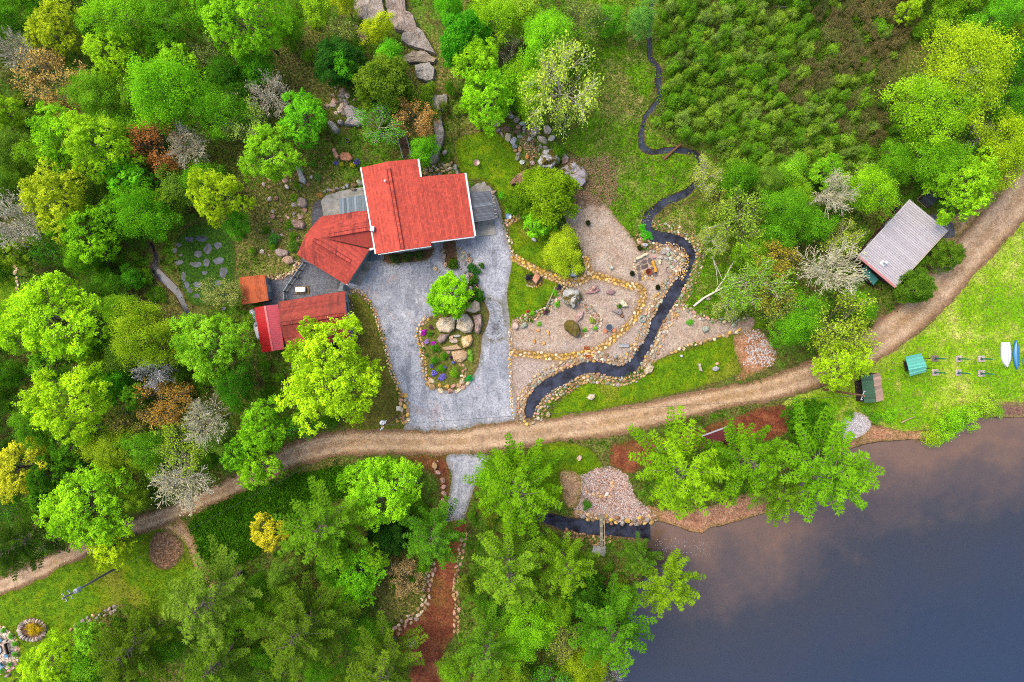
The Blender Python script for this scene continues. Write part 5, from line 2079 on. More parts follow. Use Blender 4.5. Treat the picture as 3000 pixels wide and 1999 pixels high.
fbz = thing("stone_edging", W(1570, 920), "loose border of mixed stones along the triangle lawn", "stone edging")
stone_band(fbz, [(1512, 948), (1545, 932), (1580, 922), (1612, 902), (1632, 875), (1642, 850)], 13, 85, 0.1, 0.3, [CREAM, GREYST, PINKST, TAN, GREENST, BROWNST], 0.6)
fbz = thing("stone_edging", W(1725, 920), "loose rubble line from the mottled boulder to the glass table", "stone edging")
stone_band(fbz, [(1700, 885), (1722, 902), (1742, 928), (1752, 945), (1740, 965), (1715, 976), (1698, 982)], 11, 80, 0.1, 0.3, [CREAM, GREENST, PINKST, GREYST, BROWNST], 0.6)
fbz = thing("stone_edging", W(1665, 838), "small grey and pink rubble above the mottled boulder", "stone edging")
stone_band(fbz, [(1640, 838), (1662, 836), (1690, 840)], 10, 50, 0.1, 0.24, [GREYST, PINKST, CREAM], 0.6)

# stone walls of the red path and the low bank walls
w1_ = thing("stone_wall", W(1240, 1740), "curved dry stone wall on the left of the red soil path", "stone wall")
stone_band(w1_, [(1268, 1650), (1258, 1690), (1250, 1730), (1243, 1770), (1230, 1797), (1205, 1812), (1178, 1832), (1160, 1850)], 12, 150, 0.2, 0.42, [PINKST, TAN, CREAM, (206, 180, 160)], 0.7)
w2_ = thing("stone_wall", W(1343, 1700), "thin line of brown stones on the right of the red soil path", "stone wall")
stone_band(w2_, [(1362, 1566), (1354, 1600), (1347, 1640), (1337, 1690), (1336, 1740), (1338, 1790), (1337, 1850)], 7, 70, 0.18, 0.4, [TAN, BROWNST, PINKST], 0.7)
w3_ = thing("stone_wall", W(1300, 1420), "column of large pink boulders lining the grey lane mouth", "stone wall")
for x, y, r in ((1274, 1365, 13), (1283, 1384, 11), (1297, 1408, 11), (1300, 1427, 10), (1300, 1446, 10), (1300, 1466, 9), (1300, 1482, 7), (1283, 1352, 4)):
    stone(w3_, *W(x, y)[:2], r / 20, r / 20 * .8, r / 20 * .8, RD.uniform(0, 3), PINKST if x != 1274 else TAN, big=True)
w4_ = thing("retaining_wall", W(1000, 560), "low retaining wall of grey slabs above the west concrete slab", "stone wall")
for x, y, rx, ry, col in ((938, 574, 13, 9, (196, 146, 84)), (952, 563, 7, 4, GREENST), (966, 558, 10, 5, GREYST), (978, 560, 9, 5, TAN), (990, 554, 10, 5, GREYST), (1007, 552, 9, 5, GREYST),
                          (1019, 546, 6, 8, (176, 182, 190)), (1037, 545, 10, 6, BROWNST), (1055, 537, 11, 9, GREENST), (1036, 556, 11, 5, (120, 118, 104)), (1063, 540, 5, 8, GREENST)):
    stone(w4_, *W(x, y)[:2], rx / 20, ry / 20, .45, RD.uniform(-.3, .3), col, big=rx > 9)
w5_ = thing("stone_wall", W(1300, 510), "rubble wall of small grey stones in the house notch", "stone wall")
stone_band(w5_, [(1245, 505), (1280, 500), (1310, 490), (1325, 495)], 14, 60, 0.16, 0.4, [(140, 128, 116), GREYST, TAN, (110, 100, 92)], 0.7)
for x, y, rx, ry, col in ((1305, 490, 6, 9, (176, 168, 130)), (1317, 486, 8, 7, (166, 160, 120)), (1324, 479, 6, 5, (196, 158, 116)), (1318, 496, 8, 4, CREAM), (1334, 492, 7, 12, (150, 160, 158)), (1302, 448, 9, 8, GREYST), (1340, 505, 6, 8, GREYST)):
    stone(w5_, *W(x, y)[:2], rx / 20, ry / 20, .4, .2, col, big=True)
w6_ = thing("stone_wall", W(290, 1805), "low grey stone retaining wall along the foot of the lawn", "stone wall")
stone_band(w6_, [(205, 1848), (240, 1825), (275, 1810), (310, 1795), (340, 1783)], 7, 46, 0.2, 0.4, [GREYST, (176, 160, 150), TAN], 0.7)
w7_ = thing("stone_edging", W(5, 830), "broken row of tan stones along the far lawn edge", "stone edging")
stone_band(w7_, [(36, 733), (42, 760), (47, 790), (50, 830), (57, 860)], 4, 14, 0.2, 0.4, [TAN, CREAM], 0.6)
rg = thing("stone_ring", W(95, 1846), "ring of pale flat stones round the yellow shrub", "stone ring")
for k in range(26):
    t = 6.2832 * k / 26
    x, y = 95 + 38 * math.cos(t), 1846 + 28 * math.sin(t)
    stone(rg, *W(x, y)[:2], 0.38, 0.26, .3, -t, RD.choice([(196, 176, 168), GREYST, (206, 190, 176)]))

# rock heap by the upper lawn (photograph px, zoomed list)
heap = thing("rock_heap", W(1530, 400), "heap of broken grey and pink rocks at the lawn corner", "rock heap")
HZ = [(120, 160, 50, 38, (150, 146, 120)), (280, 75, 35, 28, GREYST), (330, 115, 32, 32, GREYST), (395, 160, 45, 25, (156, 170, 172)), (355, 195, 35, 28, PINKST), (410, 205, 20, 25, GREYST),
      (240, 215, 55, 30, (106, 90, 84)), (245, 300, 38, 50, (186, 178, 150)), (300, 335, 38, 45, (160, 168, 170)), (315, 395, 28, 30, (156, 168, 176)), (370, 290, 32, 18, (166, 174, 172)),
      (370, 425, 25, 32, (200, 164, 120)), (355, 475, 28, 22, GREYST), (345, 520, 25, 27, GREENST), (395, 562, 30, 24, (196, 204, 190)), (445, 505, 25, 25, (212, 150, 96)), (500, 570, 30, 25, (176, 160, 156)),
      (465, 240, 30, 55, (150, 128, 116)), (520, 235, 50, 65, (190, 174, 166)), (655, 225, 48, 50, (216, 200, 184)), (605, 325, 60, 34, (196, 186, 162)), (700, 315, 45, 35, (206, 204, 186)),
      (590, 395, 22, 32, GREENST), (640, 410, 28, 25, GREYST), (565, 430, 14, 24, GREENST), (470, 320, 35, 25, GREYST), (505, 370, 12, 30, GREYST), (150, 225, 30, 22, GREYST), (185, 270, 14, 30, GREYST),
      (50, 140, 22, 38, (128, 112, 106)), (320, 230, 30, 25, (96, 80, 74)), (350, 240, 40, 22, (106, 86, 78)), (410, 245, 20, 15, GREENST), (320, 440, 25, 15, TAN)]
for zx, zy, rx, ry, col in HZ:
    x, y = 1420 + zx / 3.584, 320 + zy / 3.584
    rot = -0.7 if (zx, zy) == (605, 325) else RD.uniform(-.3, .3)
    stone(heap, *W(x, y)[:2], rx / 3.584 / 20 * 1.1, ry / 3.584 / 20 * 1.1, (rx + ry) / 3.584 / 40 * 0.9, rot, col, big=True)
stone_band(heap, [(1530, 430), (1550, 420), (1560, 445), (1540, 450)], 22, 90, 0.08, 0.2, [PINKST, TAN, BROWNST], 0.6)
heap2 = thing("rock_heap", W(1970, 750), "heap of grey green stones inside the stream bend", "rock heap")
stone_band(heap2, [(1945, 740), (1960, 750), (1975, 760), (1985, 775)], 20, 46, 0.24, 0.48, [GREENST, GREYST, (176, 180, 156), (166, 160, 150)], 0.8, gap=0.8)
stone_band(heap2, [(1950, 725), (1985, 735), (2003, 760), (1998, 790), (1985, 815)], 15, 130, 0.1, 0.2, [TAN, BROWNST, CREAM, YELST], 0.7)

# slabs and boulders told apart by look
SB = [
    ("boulder", [(1572, 479), (1593, 443), (1621, 440), (1635, 454), (1640, 476), (1626, 487), (1613, 500), (1582, 496)], 1.7, (206, 204, 200), "white faced boulder with olive moss above the golden cedar", "moss"),
    ("boulder", [(1628, 506), (1660, 487), (1685, 476), (1702, 485), (1721, 515), (1721, 532), (1705, 554), (1671, 554), (1660, 526), (1632, 515)], 1.6, (176, 166, 168), "largest grey purple boulder with moss at the meadow edge", "moss"),
    ("boulder", [(1494, 536), (1512, 518), (1540, 499), (1546, 510), (1534, 543), (1498, 545)], 1.0, (140, 108, 92), "brown wedge boulder touching the upper lawn", "rock"),
    ("boulder", [(1642, 460), (1652, 451), (1666, 465), (1663, 479), (1646, 485)], 0.8, (186, 160, 152), "small pink boulder squeezed between the two mossy ones", "rock"),
    ("boulder", [(1559, 822), (1568, 795), (1584, 811), (1571, 836)], 0.9, (206, 150, 126), "pink diamond shaped boulder in a dark round bed", "rock"),
    ("boulder", [(1646, 859), (1655, 849), (1671, 847), (1694, 851), (1703, 862), (1702, 875), (1694, 892), (1678, 907), (1659, 896), (1647, 884)], 1.5, (190, 188, 180), "round boulder mottled white and rust in the garden middle", "moss"),
    ("boulder", [(1686, 926), (1694, 915), (1710, 913), (1706, 931), (1690, 947), (1687, 940)], 0.7, (200, 168, 164), "pale pink pointed boulder above the mossy one", "rock"),
    ("boulder", [(1652, 950), (1660, 940), (1678, 939), (1694, 953), (1700, 966), (1698, 977), (1687, 991), (1668, 978), (1654, 966)], 1.4, (112, 96, 50), "dark moss covered boulder lying in the pink gravel", "moss"),
    ("boulder", [(1814, 883), (1823, 877), (1832, 886), (1840, 900), (1824, 902), (1816, 892)], 0.8, (222, 214, 182), "cream white boulder with a hollow in the gravel", "rock"),
    ("boulder", [(1792, 913), (1818, 906), (1823, 916), (1816, 926), (1804, 919)], 0.7, (146, 140, 142), "grey wedge boulder below the cream white one", "rock"),
    ("boulder", oval(1822, 926, 5, 6), 0.4, (134, 92, 78), "small brown stone leaning on the grey wedge boulder", "rock"),
    ("boulder", oval(1789, 857, 13, 9), 0.5, (150, 122, 128), "low crumbled purple rock on dark gravel", "rock"),
    ("boulder", [(1714, 862), (1735, 840), (1749, 837), (1757, 852), (1743, 860)], 0.5, (180, 140, 142), "flat mauve rock carrying a pink stone ball", "rock"),
    ("boulder", oval(1792, 786, 6, 5), 0.45, (196, 206, 194), "small pale green stone on the grey gravel patch", "rock"),
    ("boulder", oval(1510, 957, 9, 11), 0.6, (226, 200, 184), "blocky pink white stone at the gravel corner by the driveway", "rock"),
    ("boulder", oval(1535, 955, 11, 7, -.3), 0.45, (160, 172, 156), "flat grey green stone beside the blocky pink white one", "rock"),
    ("slate_slab", [(1670, 812), (1676, 784), (1689, 812)], 0.8, (170, 182, 192), "pointed blue grey slate standing beside the cobbled path", "rock"),
    ("boulder", oval(1577, 969, 7, 4), 0.2, (222, 168, 110), "orange flat stone nearest the blocky pink one", "rock"),
    ("boulder", [(1600, 968), (1609, 970), (1609, 984), (1604, 980)], 0.2, (224, 180, 120), "orange triangular stone in the pink gravel", "rock"),
    ("boulder", oval(1565, 1001, 4, 7), 0.2, (218, 160, 100), "upright narrow orange stone in the pink gravel", "rock"),
    ("boulder", oval(1593, 1007, 6, 5), 0.2, (224, 180, 124), "orange square stone closest to the lower cobbled path", "rock"),
    ("boulder", [(1885, 1085), (1903, 1066), (1916, 1075), (1909, 1091), (1890, 1099)], 0.8, (206, 190, 162), "large cream boulder at the stream side of the lower lawn", "rock"),
    ("boulder", [(1718, 1166), (1727, 1155), (1743, 1155), (1743, 1165), (1734, 1173), (1723, 1171)], 0.6, (206, 194, 170), "cream angular boulder alone in the lower lawn", "rock"),
    ("boulder", [(2043, 1066), (2050, 1065), (2054, 1078), (2057, 1090), (2048, 1087)], 0.5, (186, 178, 162), "tall narrow grey stone in the lower lawn", "rock"),
    ("boulder", oval(2096, 1081, 10, 8), 0.6, (166, 172, 178), "blue grey round stone in the lower lawn", "rock"),
    ("boulder", oval(2100, 1066, 5, 5), 0.3, (196, 168, 130), "small tan stone touching the blue grey round one", "rock"),
    ("boulder", oval(1606, 1215, 7, 9), 0.5, (206, 188, 150), "beige stone at the road end of the lower lawn", "rock"),
    ("boulder", oval(2066, 964, 10, 11), 0.6, (140, 156, 140), "squarish green grey stone on the gravel terrace", "rock"),
    ("boulder", oval(2149, 954, 7, 6), 0.4, (156, 170, 150), "pale green stone in the terrace corner shrubs", "rock"),
    ("boulder", oval(1936, 1315, 18, 13, -.35), 0.9, (112, 134, 104), "domed green grey boulder beneath the shore pine", "rock"),
    ("boulder", oval(1697, 1343, 7, 9, .6), 0.4, (222, 188, 172), "pink white stone in the grass south of the road", "rock"),
    ("boulder", oval(1438, 1369, 10, 6, -.6), 0.5, (222, 190, 160), "pale pink block by the red soil beside the grey lane", "rock"),
    ("boulder", oval(1208, 1880, 15, 13), 0.9, (178, 160, 150), "big grey pink boulder in the mouth of the red path", "rock"),
    ("boulder", [(866, 490), (872, 472), (882, 474), (884, 500), (890, 512), (898, 530), (896, 542), (880, 536), (874, 510)], 0.7, (196, 196, 192), "long white lichen rock by the west lawn slope", "rock"),
    ("boulder", [(870, 590), (880, 578), (898, 584), (904, 600), (896, 612), (876, 608)], 0.8, (156, 140, 132), "grey brown boulder on the mossy west slope", "rock"),
    ("boulder", [(854, 650), (862, 642), (888, 648), (898, 660), (892, 674), (864, 670)], 0.8, (150, 124, 116), "purple brown boulder below the grey brown one on the slope", "rock"),
    ("boulder", [(806, 735), (820, 728), (846, 736), (848, 748), (826, 756), (810, 748)], 0.7, (176, 158, 150), "upper of two grey pink boulders above the court", "rock"),
    ("boulder", [(826, 764), (842, 750), (862, 752), (862, 770), (846, 778)], 0.7, (190, 160, 140), "lower of two grey pink boulders above the court", "rock"),
    ("boulder", [(1009, 325), (1018, 312), (1035, 314), (1068, 332), (1070, 370), (1048, 374), (1012, 370), (1020, 350)], 1.1, (170, 166, 168), "large slab sided grey rock below the hill trees", "rock"),
    ("boulder", [(958, 366), (968, 355), (985, 366), (998, 384), (988, 394), (975, 390)], 0.9, (176, 176, 172), "grey lichen boulder left of the slab sided rock", "rock"),
    ("boulder", oval(998, 362, 10, 8), 0.6, (170, 170, 170), "small grey boulder wedged beside the slab sided rock", "rock"),
    ("boulder", [(974, 438), (982, 435), (994, 458), (992, 468), (984, 466), (976, 452)], 0.5, (212, 166, 146), "long pink stone leaning at the pink rock seat", "rock"),
    ("boulder", [(994, 458), (1005, 448), (1025, 450), (1036, 468), (1024, 474), (1000, 472)], 0.5, (196, 138, 114), "flat red brown rock forming the pink rock seat", "rock"),
    ("boulder", oval(1442, 568, 16, 5, -.6), 0.4, (176, 160, 144), "long grey brown stone at the rafter ends", "rock"),
    ("boulder", oval(1565, 704, 9, 5, .5), 0.4, (206, 206, 206), "white stone under the lime green tree", "rock"),
    ("boulder", oval(1858, 764, 5, 8, -.4), 0.45, (196, 190, 166), "pale stone seat at the end of the white log", "rock"),
    ("boulder", oval(1933, 769, 4, 8, .1), 0.45, (226, 216, 176), "cream stone seat beside the orange log", "rock"),
    ("boulder", oval(1889, 719, 9, 6, -.2), 0.5, (186, 188, 196), "pale grey stone at the bright green stream bank", "rock"),
    ("boulder", oval(2074, 876, 6, 6), 0.5, (156, 152, 138), "grey stone lying under the fallen white birch", "rock"),
]
for nm, ol, h, col, lab, mt in SB:
    boulder(nm, ol, h, col, lab, mat=mt, cat="slab" if nm == "slate_slab" else "boulder")

isl = thing("rock_outcrop", W(1350, 980), "cracked cream and purple ledge rock filling the driveway island", "outcrop")
for ol, h, col in (([(1278, 949), (1289, 933), (1335, 926), (1340, 922), (1332, 965), (1318, 977), (1289, 974), (1280, 961)], 1.2, (216, 200, 172)),
                   ([(1342, 923), (1369, 920), (1383, 936), (1389, 952), (1382, 975), (1363, 978), (1336, 963)], 1.3, (206, 194, 172)),
                   ([(1384, 925), (1410, 920), (1414, 952), (1404, 979), (1391, 976), (1392, 952)], 1.15, (172, 148, 142)),
                   ([(1363, 912), (1371, 901), (1392, 879), (1405, 887), (1408, 910), (1390, 919)], 1.1, (206, 188, 164)),
                   ([(1280, 995), (1289, 979), (1318, 980), (1304, 1001), (1290, 1008)], 0.8, (146, 128, 124)),
                   ([(1353, 987), (1382, 981), (1386, 997), (1377, 1016), (1360, 1023), (1353, 1009)], 0.9, (220, 188, 140)),
                   ([(1294, 1019), (1340, 1009), (1356, 1022), (1328, 1027), (1302, 1028)], 0.6, (186, 160, 130)),
                   ([(1323, 1031), (1357, 1025), (1371, 1033), (1369, 1051), (1353, 1063), (1331, 1060), (1326, 1046)], 0.7, (200, 172, 140)),
                   (oval(1323, 989, 9, 5, -.7), 0.3, (220, 180, 160)), (oval(1312, 1033, 10, 6), 0.3, (176, 146, 130)), (oval(1339, 985, 12, 4), 0.3, (186, 190, 186)),
                   (oval(1330, 1000, 14, 8), 0.4, (176, 160, 140))):
    boulder("ledge", ol, h, col, None, isl)
hr_ = thing("rock_group", W(1365, 770), "mixed grey tan and purple rocks between the two drive lanes", "rocks")
for x, y, rx, ry, col in ((1301, 752, 8, 9, (146, 136, 130)), (1300, 735, 6, 5, (150, 140, 120)), (1357, 755, 8, 8, (150, 156, 140)), (1376, 763, 11, 9, (190, 156, 124)), (1362, 772, 7, 9, (156, 156, 156)),
                          (1373, 748, 6, 5, (110, 92, 92)), (1363, 741, 4, 4, (206, 180, 130)), (1306, 777, 9, 7, (206, 176, 160)), (1276, 788, 9, 6, (196, 180, 150)), (1285, 795, 6, 5, GREYST), (1384, 808, 7, 9, (150, 124, 118)),
                          (1370, 808, 6, 6, (206, 206, 206)), (1373, 827, 5, 6, (236, 232, 226)), (1380, 846, 10, 6, (180, 170, 176)), (1397, 846, 5, 8, (200, 160, 136)), (1390, 835, 6, 6, GREYST), (1352, 765, 4, 6, GREYST),
                          (1350, 788, 6, 5, GREYST), (1362, 800, 6, 4, GREYST), (1390, 868, 8, 6, (176, 150, 136)), (1380, 862, 6, 5, CREAM), (1288, 727, 4, 5, GREYST), (1295, 745, 5, 6, GREYST), (1348, 730, 5, 6, (150, 150, 120)), (1355, 742, 5, 6, (170, 160, 120))):
    stone(hr_, *W(x, y)[:2], rx / 20, ry / 20, (rx + ry) / 40 * .8, RD.uniform(0, 3), col, big=True)

ws = thing("rock_group", W(850, 600), "scattered grey and pink stones on the mossy west slope", "rocks")
for k in range(90):
    x, y = RD.gauss(850, 45), RD.uniform(480, 780)
    if not_in_house(*W(x, y)[:2]) and x < 915:
        r = RD.choice([.12, .16, .2, .28, .4])
        stone(ws, *W(x, y)[:2], r * RD.uniform(.9, 1.5), r, r * .6, RD.uniform(0, 3), RD.choice([GREYST, PINKST, (210, 196, 184), BROWNST, (180, 150, 136)]))
hs_ = thing("rock_group", W(1000, 310), "pale broken rocks strewn above the slab sided rock", "rocks")
for k in range(40):
    x, y = RD.gauss(1000, 22), RD.gauss(300, 20)
    r = RD.choice([.12, .2, .3, .45])
    stone(hs_, *W(x, y)[:2], r * 1.3, r, r * .6, RD.uniform(0, 3), RD.choice([GREYST, PINKST, (216, 196, 180)]))
cl_ = thing("stone_edging", W(830, 808), "ragged row of pink stones between the court gravel and slope", "stone edging")
stone_band(cl_, [(784, 814), (820, 812), (850, 802), (866, 788), (872, 770)], 6, 44, 0.1, 0.28, [PINKST, CREAM, TAN], 0.6)

# ledge outcrops on the hill behind the house
for ol, h, col, lab in (
        ([(1040, -20), (1120, -20), (1130, 40), (1112, 70), (1080, 80), (1050, 50), (1035, 20)], 0.9, (158, 150, 142), "grey ledge outcrop at the top edge, left of the long crack"),
        ([(1125, -20), (1185, -20), (1192, 40), (1215, 55), (1235, 130), (1200, 105), (1160, 95), (1140, 60)], 1.0, (150, 138, 132), "grey brown ledge outcrop right of the long crack at the top edge"),
        ([(1178, 105), (1210, 75), (1240, 95), (1265, 140), (1280, 165), (1230, 150), (1200, 140), (1176, 125)], 0.9, (146, 142, 138), "smooth grey ledge outcrop in the middle of the hill strip"),
        ([(1178, 172), (1215, 155), (1245, 155), (1282, 178), (1275, 190), (1225, 188), (1185, 190)], 0.8, (150, 142, 130), "flat grey ledge below the smooth one on the hill strip"),
        ([(1215, 196), (1260, 188), (1276, 205), (1272, 240), (1250, 246), (1222, 232)], 0.9, (164, 164, 160), "pale lichen ledge outcrop beside the lime trees"),
        ([(1250, 296), (1270, 285), (1312, 282), (1314, 315), (1296, 330), (1270, 325)], 0.9, (160, 158, 152), "cracked grey ledge outcrop behind the orange tree"),
        ([(1270, 330), (1290, 335), (1303, 390), (1300, 420), (1288, 450), (1286, 474), (1270, 486), (1258, 478), (1276, 440), (1278, 400), (1272, 370)], 1.1, (156, 152, 146), "long curved grey ledge beside the wooden stairs"),
        ([(1040, 75), (1062, 66), (1074, 90), (1078, 120), (1070, 135), (1055, 120)], 0.6, (110, 100, 92), "dark brown ledge beside the small yellow tree on the hill")):
    boulder("rock_outcrop", ol, h, col, lab, cat="outcrop", top=0.8)

# pebbles too small and many to tell apart
def pebbles(name, P, rr, cols, label):
    n = len(P)
    base = np.array([[1, 0, 0], [-1, 0, 0], [0, 1, 0], [0, -1, 0], [0, 0, .8], [0, 0, -.8]], float)
    fb = np.array([[0, 2, 4], [2, 1, 4], [1, 3, 4], [3, 0, 4], [2, 0, 5], [1, 2, 5], [3, 1, 5], [0, 3, 5]])
    a = rng.uniform(0, 6.28, n)
    s = rng.uniform(rr[0], rr[1], n)
    B = base[None] * rng.uniform(0.7, 1.2, (n, 6, 1))
    X = B[..., 0] * np.cos(a)[:, None] - B[..., 1] * np.sin(a)[:, None] * 0.8
    Y = B[..., 0] * np.sin(a)[:, None] + B[..., 1] * np.cos(a)[:, None] * 0.8
    Vv = np.stack([X, Y, B[..., 2] * 0.7], 2) * s[:, None, None] + P[:, None, :]
    Ff = fb[None] + (np.arange(n) * 6)[:, None, None]
    me = bpy.data.meshes.new(name)
    me.from_pydata(Vv.reshape(-1, 3).tolist(), [], Ff.reshape(-1, 3).tolist())
    at = me.attributes.new("v", 'FLOAT', 'FACE')
    at.data.foreach_set("value", np.repeat(rng.random(n), 8).astype(np.float32))
    gg = G(name)
    v = gg.attr("v")
    st = [(i / (len(cols) - 1), A(*c)) for i, c in enumerate(cols)]
    me.materials.append(gg.done(gg.ramp(v, st), 0.9))
    o = bpy.data.objects.new(name, me)
    COL.objects.link(o)
    return tag(o, label, "pebbles", kind="stuff")


near_stream = kdtree.KDTree(400)
cs = catmull([W(p[0], p[1])[:2] for p in GARDEN_STREAM], False, 0.2)
pl = []
for p in cs:
    for _ in range(26):
        t = RD.uniform(0, 6.28)
        r_ = RD.uniform(0.8, 2.2)
        pl.append((p[0] + math.cos(t) * r_, p[1] + math.sin(t) * r_, 0.0))
pl = np.array(pl)
kc = kdtree.KDTree(len(cs))
for i, p in enumerate(cs):
    kc.insert((p[0], p[1], 0), i)
kc.balance()
keep = np.array([kc.find((p[0], p[1], 0))[2] > 0.92 for p in pl])
pebbles("stream_pebbles", pl[keep], (0.05, 0.13), [(120, 92, 66), (186, 156, 116), (226, 208, 176), (160, 156, 146), (206, 164, 110)], "loose pebbles between the larger stones along both stream banks")
pebbles("beach_pebbles", sample_zone(zone_kind("beach"), 5200), (0.05, 0.14), [(130, 84, 62), (206, 170, 150), (240, 226, 216), (190, 176, 170)], "pink and white pebbles covering the small stream mouth beach")
pebbles("white_pebbles", sample_zone(zone_kind("whitepebble"), 1500), (0.05, 0.12), [(190, 180, 176), (240, 234, 230)], "white pebbles spread in a patch near the lake")
pebbles("bank_pebbles", sample_zone(zone_kind("redsoil2"), 420, lambda m: (m[:, 0] > 34) & (m[:, 1] > -3.6)), (0.08, 0.2), [(206, 190, 180), (240, 232, 226), (196, 170, 156)], "pale broken stones on the bare soil below the terrace")
fo = np.stack([rng.uniform(21, 29, 170), -28.6 - rng.uniform(0, 1, 170) * 2.2, np.full(170, -0.165)], 1)
fo[:, 1] -= (fo[:, 0] - 21) * 0.12
pebbles("foam", fo, (0.03, 0.06), [(206, 210, 220), (240, 240, 244)], "white foam flecks drifting where the stream meets the lake")
pebbles("garden_pebbles", sample_zone(zone_kind("garden"), 9000), (0.03, 0.075), [(140, 108, 92), (206, 178, 160), (190, 160, 140), (226, 206, 190)], "fine pink gravel chips strewn over the stream garden")
pebbles("drive_pebbles", sample_zone(zone_kind("driveway", "courtyard"), 6000), (0.025, 0.06), [(96, 98, 104), (176, 178, 184), (206, 206, 208)], "grey gravel chips strewn over the driveway")
pebbles("road_pebbles", sample_zone(zone_kind("road", "soil"), 3000), (0.03, 0.08), [(120, 96, 78), (196, 166, 136), (226, 206, 180)], "small stones loose on the dirt road")

# ------------------------------------------------------------------ garden things
fp = thing("stone_hearth", W(1890, 795), "dark flagstone hearth floor laid round the rusty fire bowl", "hearth")
for ol in ([(1872, 773), (1884, 764), (1893, 761), (1895, 772), (1874, 776)], [(1898, 757), (1908, 757), (1912, 774), (1904, 776), (1897, 768)], [(1878, 778), (1898, 774), (1897, 784), (1884, 790), (1877, 786)],
           [(1865, 780), (1873, 777), (1876, 792), (1871, 797), (1864, 790)], [(1868, 800), (1879, 799), (1880, 822), (1871, 824)], [(1906, 784), (1914, 782), (1914, 790), (1908, 792)], [(1911, 802), (1924, 798), (1926, 810), (1911, 811)]):
    b = MB()
    b.prism([W(*p)[:2] for p in ol], 0, 0.09)
    b.build("flagstone", MAT["rock"], fp, A(88, 82, 92))
stone_band(fp, [(1880, 800), (1885, 815), (1895, 818), (1905, 815), (1907, 803)], 7, 26, 0.16, 0.3, [CREAM, TAN, YELST], 0.35, 0.02)
stone_band(fp, [(1858, 770), (1860, 785), (1862, 800)], 3, 8, 0.12, 0.22, [YELST, CREAM], 0.4, 0.02)
b = MB()
c = W(1900, 798)
b.lathe(c, [(0.30, 0.02), (0.46, 0.35), (0.50, 0.42), (0.45, 0.42), (0.38, 0.34), (0.2, 0.16)], 18)
fb_ = b.build("fire_bowl", MAT["metal"], None, A(150, 66, 34), label="round rusty steel fire bowl on the flagstone hearth", cat="fire bowl")
b = MB()
for a in range(3):
    t = a * 1.05
    p = Vector(c) + Vector((math.cos(t) * .22, math.sin(t) * .22, .25))
    q = Vector(c) + Vector((-math.cos(t) * .22, -math.sin(t) * .22, .33))
    b.tube(p, q, .06, .05, 6)
b.build("firewood", MAT["bark"], fb_, A(110, 50, 34))


def log_bench(p, q, r, col, label):
    t = thing("log_bench", W((p[0] + q[0]) / 2, (p[1] + q[1]) / 2), label, "bench")
    a, c_ = Vector(W(*p, 0.35)), Vector(W(*q, 0.35))
    b = MB()
    d = (c_ - a)
    n = Vector((-d.y, d.x, 0)).normalized()
    prev = a
    for i in range(1, 7):
        cur = a + d * i / 6 + n * 0.06 * math.sin(i * 1.9)
        b.tube(prev, cur, r * (1 + .08 * math.sin(i)), r * (1 + .08 * math.sin(i + 1)), 10, cap=(i in (1, 6)))
        prev = cur
    b.build("log_seat", MAT["wood"], t, A(*col))
    for f in (0.15, 0.85):
        b = MB()
        e = a + d * f
        b.box((e.x, e.y, 0.1), (0.4, 0.3, 0.22), math.atan2(d.y, d.x))
        b.build("leg", MAT["wood"], t, A(*[v * .7 for v in col]))


log_bench((1864, 761), (1896, 744), 0.21, (246, 228, 190), "cream peeled log bench north of the fire bowl")
log_bench((1911, 765), (1923, 797), 0.24, (238, 176, 62), "orange varnished log bench east of the fire bowl")
b = MB()
b.lathe(W(1915, 753), [(0.28, 0), (0.25, 0.42), (0.23, 0.45)], 14)
so = b.build("tree_stump", MAT["bark"], None, A(226, 196, 190), label="pale cut stump seat between the two log benches", cat="stump")
b = MB()
b.lathe(W(1915, 753, 0.45), [(0.2, 0.002), (0.08, 0.012)], 14)
b.build("cut_face", MAT["wood"], so, A(214, 150, 150))


def hoop(name, c, r, tr, col, label, cat, mat="metal", parent=None):
    b = MB()
    k, m = 24, 6
    vs, fs = [], []
    for i in range(k):
        t = 6.2832 * i / k
        for j in range(m):
            u = 6.2832 * j / m
            R_ = r + tr * math.cos(u)
            vs.append((c[0] + R_ * math.cos(t), c[1] + R_ * math.sin(t), c[2] + tr + tr * math.sin(u)))
    for i in range(k):
        for j in range(m):
            fs.append((i * m + j, ((i + 1) % k) * m + j, ((i + 1) % k) * m + (j + 1) % m, i * m + (j + 1) % m))
    b.poly(vs, fs)
    return b.build(name, MAT[mat], parent, A(*col), smooth=True, label=label, cat=cat)


hoop("iron_ring", W(1960, 792), 0.46, 0.05, (132, 104, 92), "thin rusty iron ring lying near the grey green rock heap", "ring")
hoop("iron_ring", W(1711, 577), 0.34, 0.05, (130, 120, 112), "small iron ring lying above the leafy cedar corner", "ring")
hoop("tire_planter", W(1019, 413), 0.3, 0.11, (38, 38, 40), "black tire lying on the grass behind the house", "tire", "plastic")
hoop("millstone", W(1882, 936), 0.42, 0.14, (150, 168, 148), "grey green ring stone beside the garden stream", "ring")
b = MB()
b.lathe(W(1739, 844, 0.42), [(0.1, 0), (0.26, 0.12), (0.32, 0.28), (0.26, 0.45), (0.1, 0.56)], 14)
b.build("stone_ball", MAT["rock"], None, A(226, 186, 176), smooth=True, label="round pink stone ball on the flat mauve rock", cat="ball")
b = MB()
b.lathe(W(1996, 1044), [(0.08, 0), (0.2, 0.1), (0.22, 0.22), (0.14, 0.36), (0.04, 0.4)], 12)
b.build("garden_globe", MAT["plastic"], None, A(236, 236, 236), smooth=True, label="white garden globe at the top of the lower lawn", cat="globe")
b = MB()
b.lathe(W(1802, 1047), [(0.2, 0), (0.24, 0.2), (0.15, 0.5), (0.2, 0.62), (0.08, 0.7)], 12)
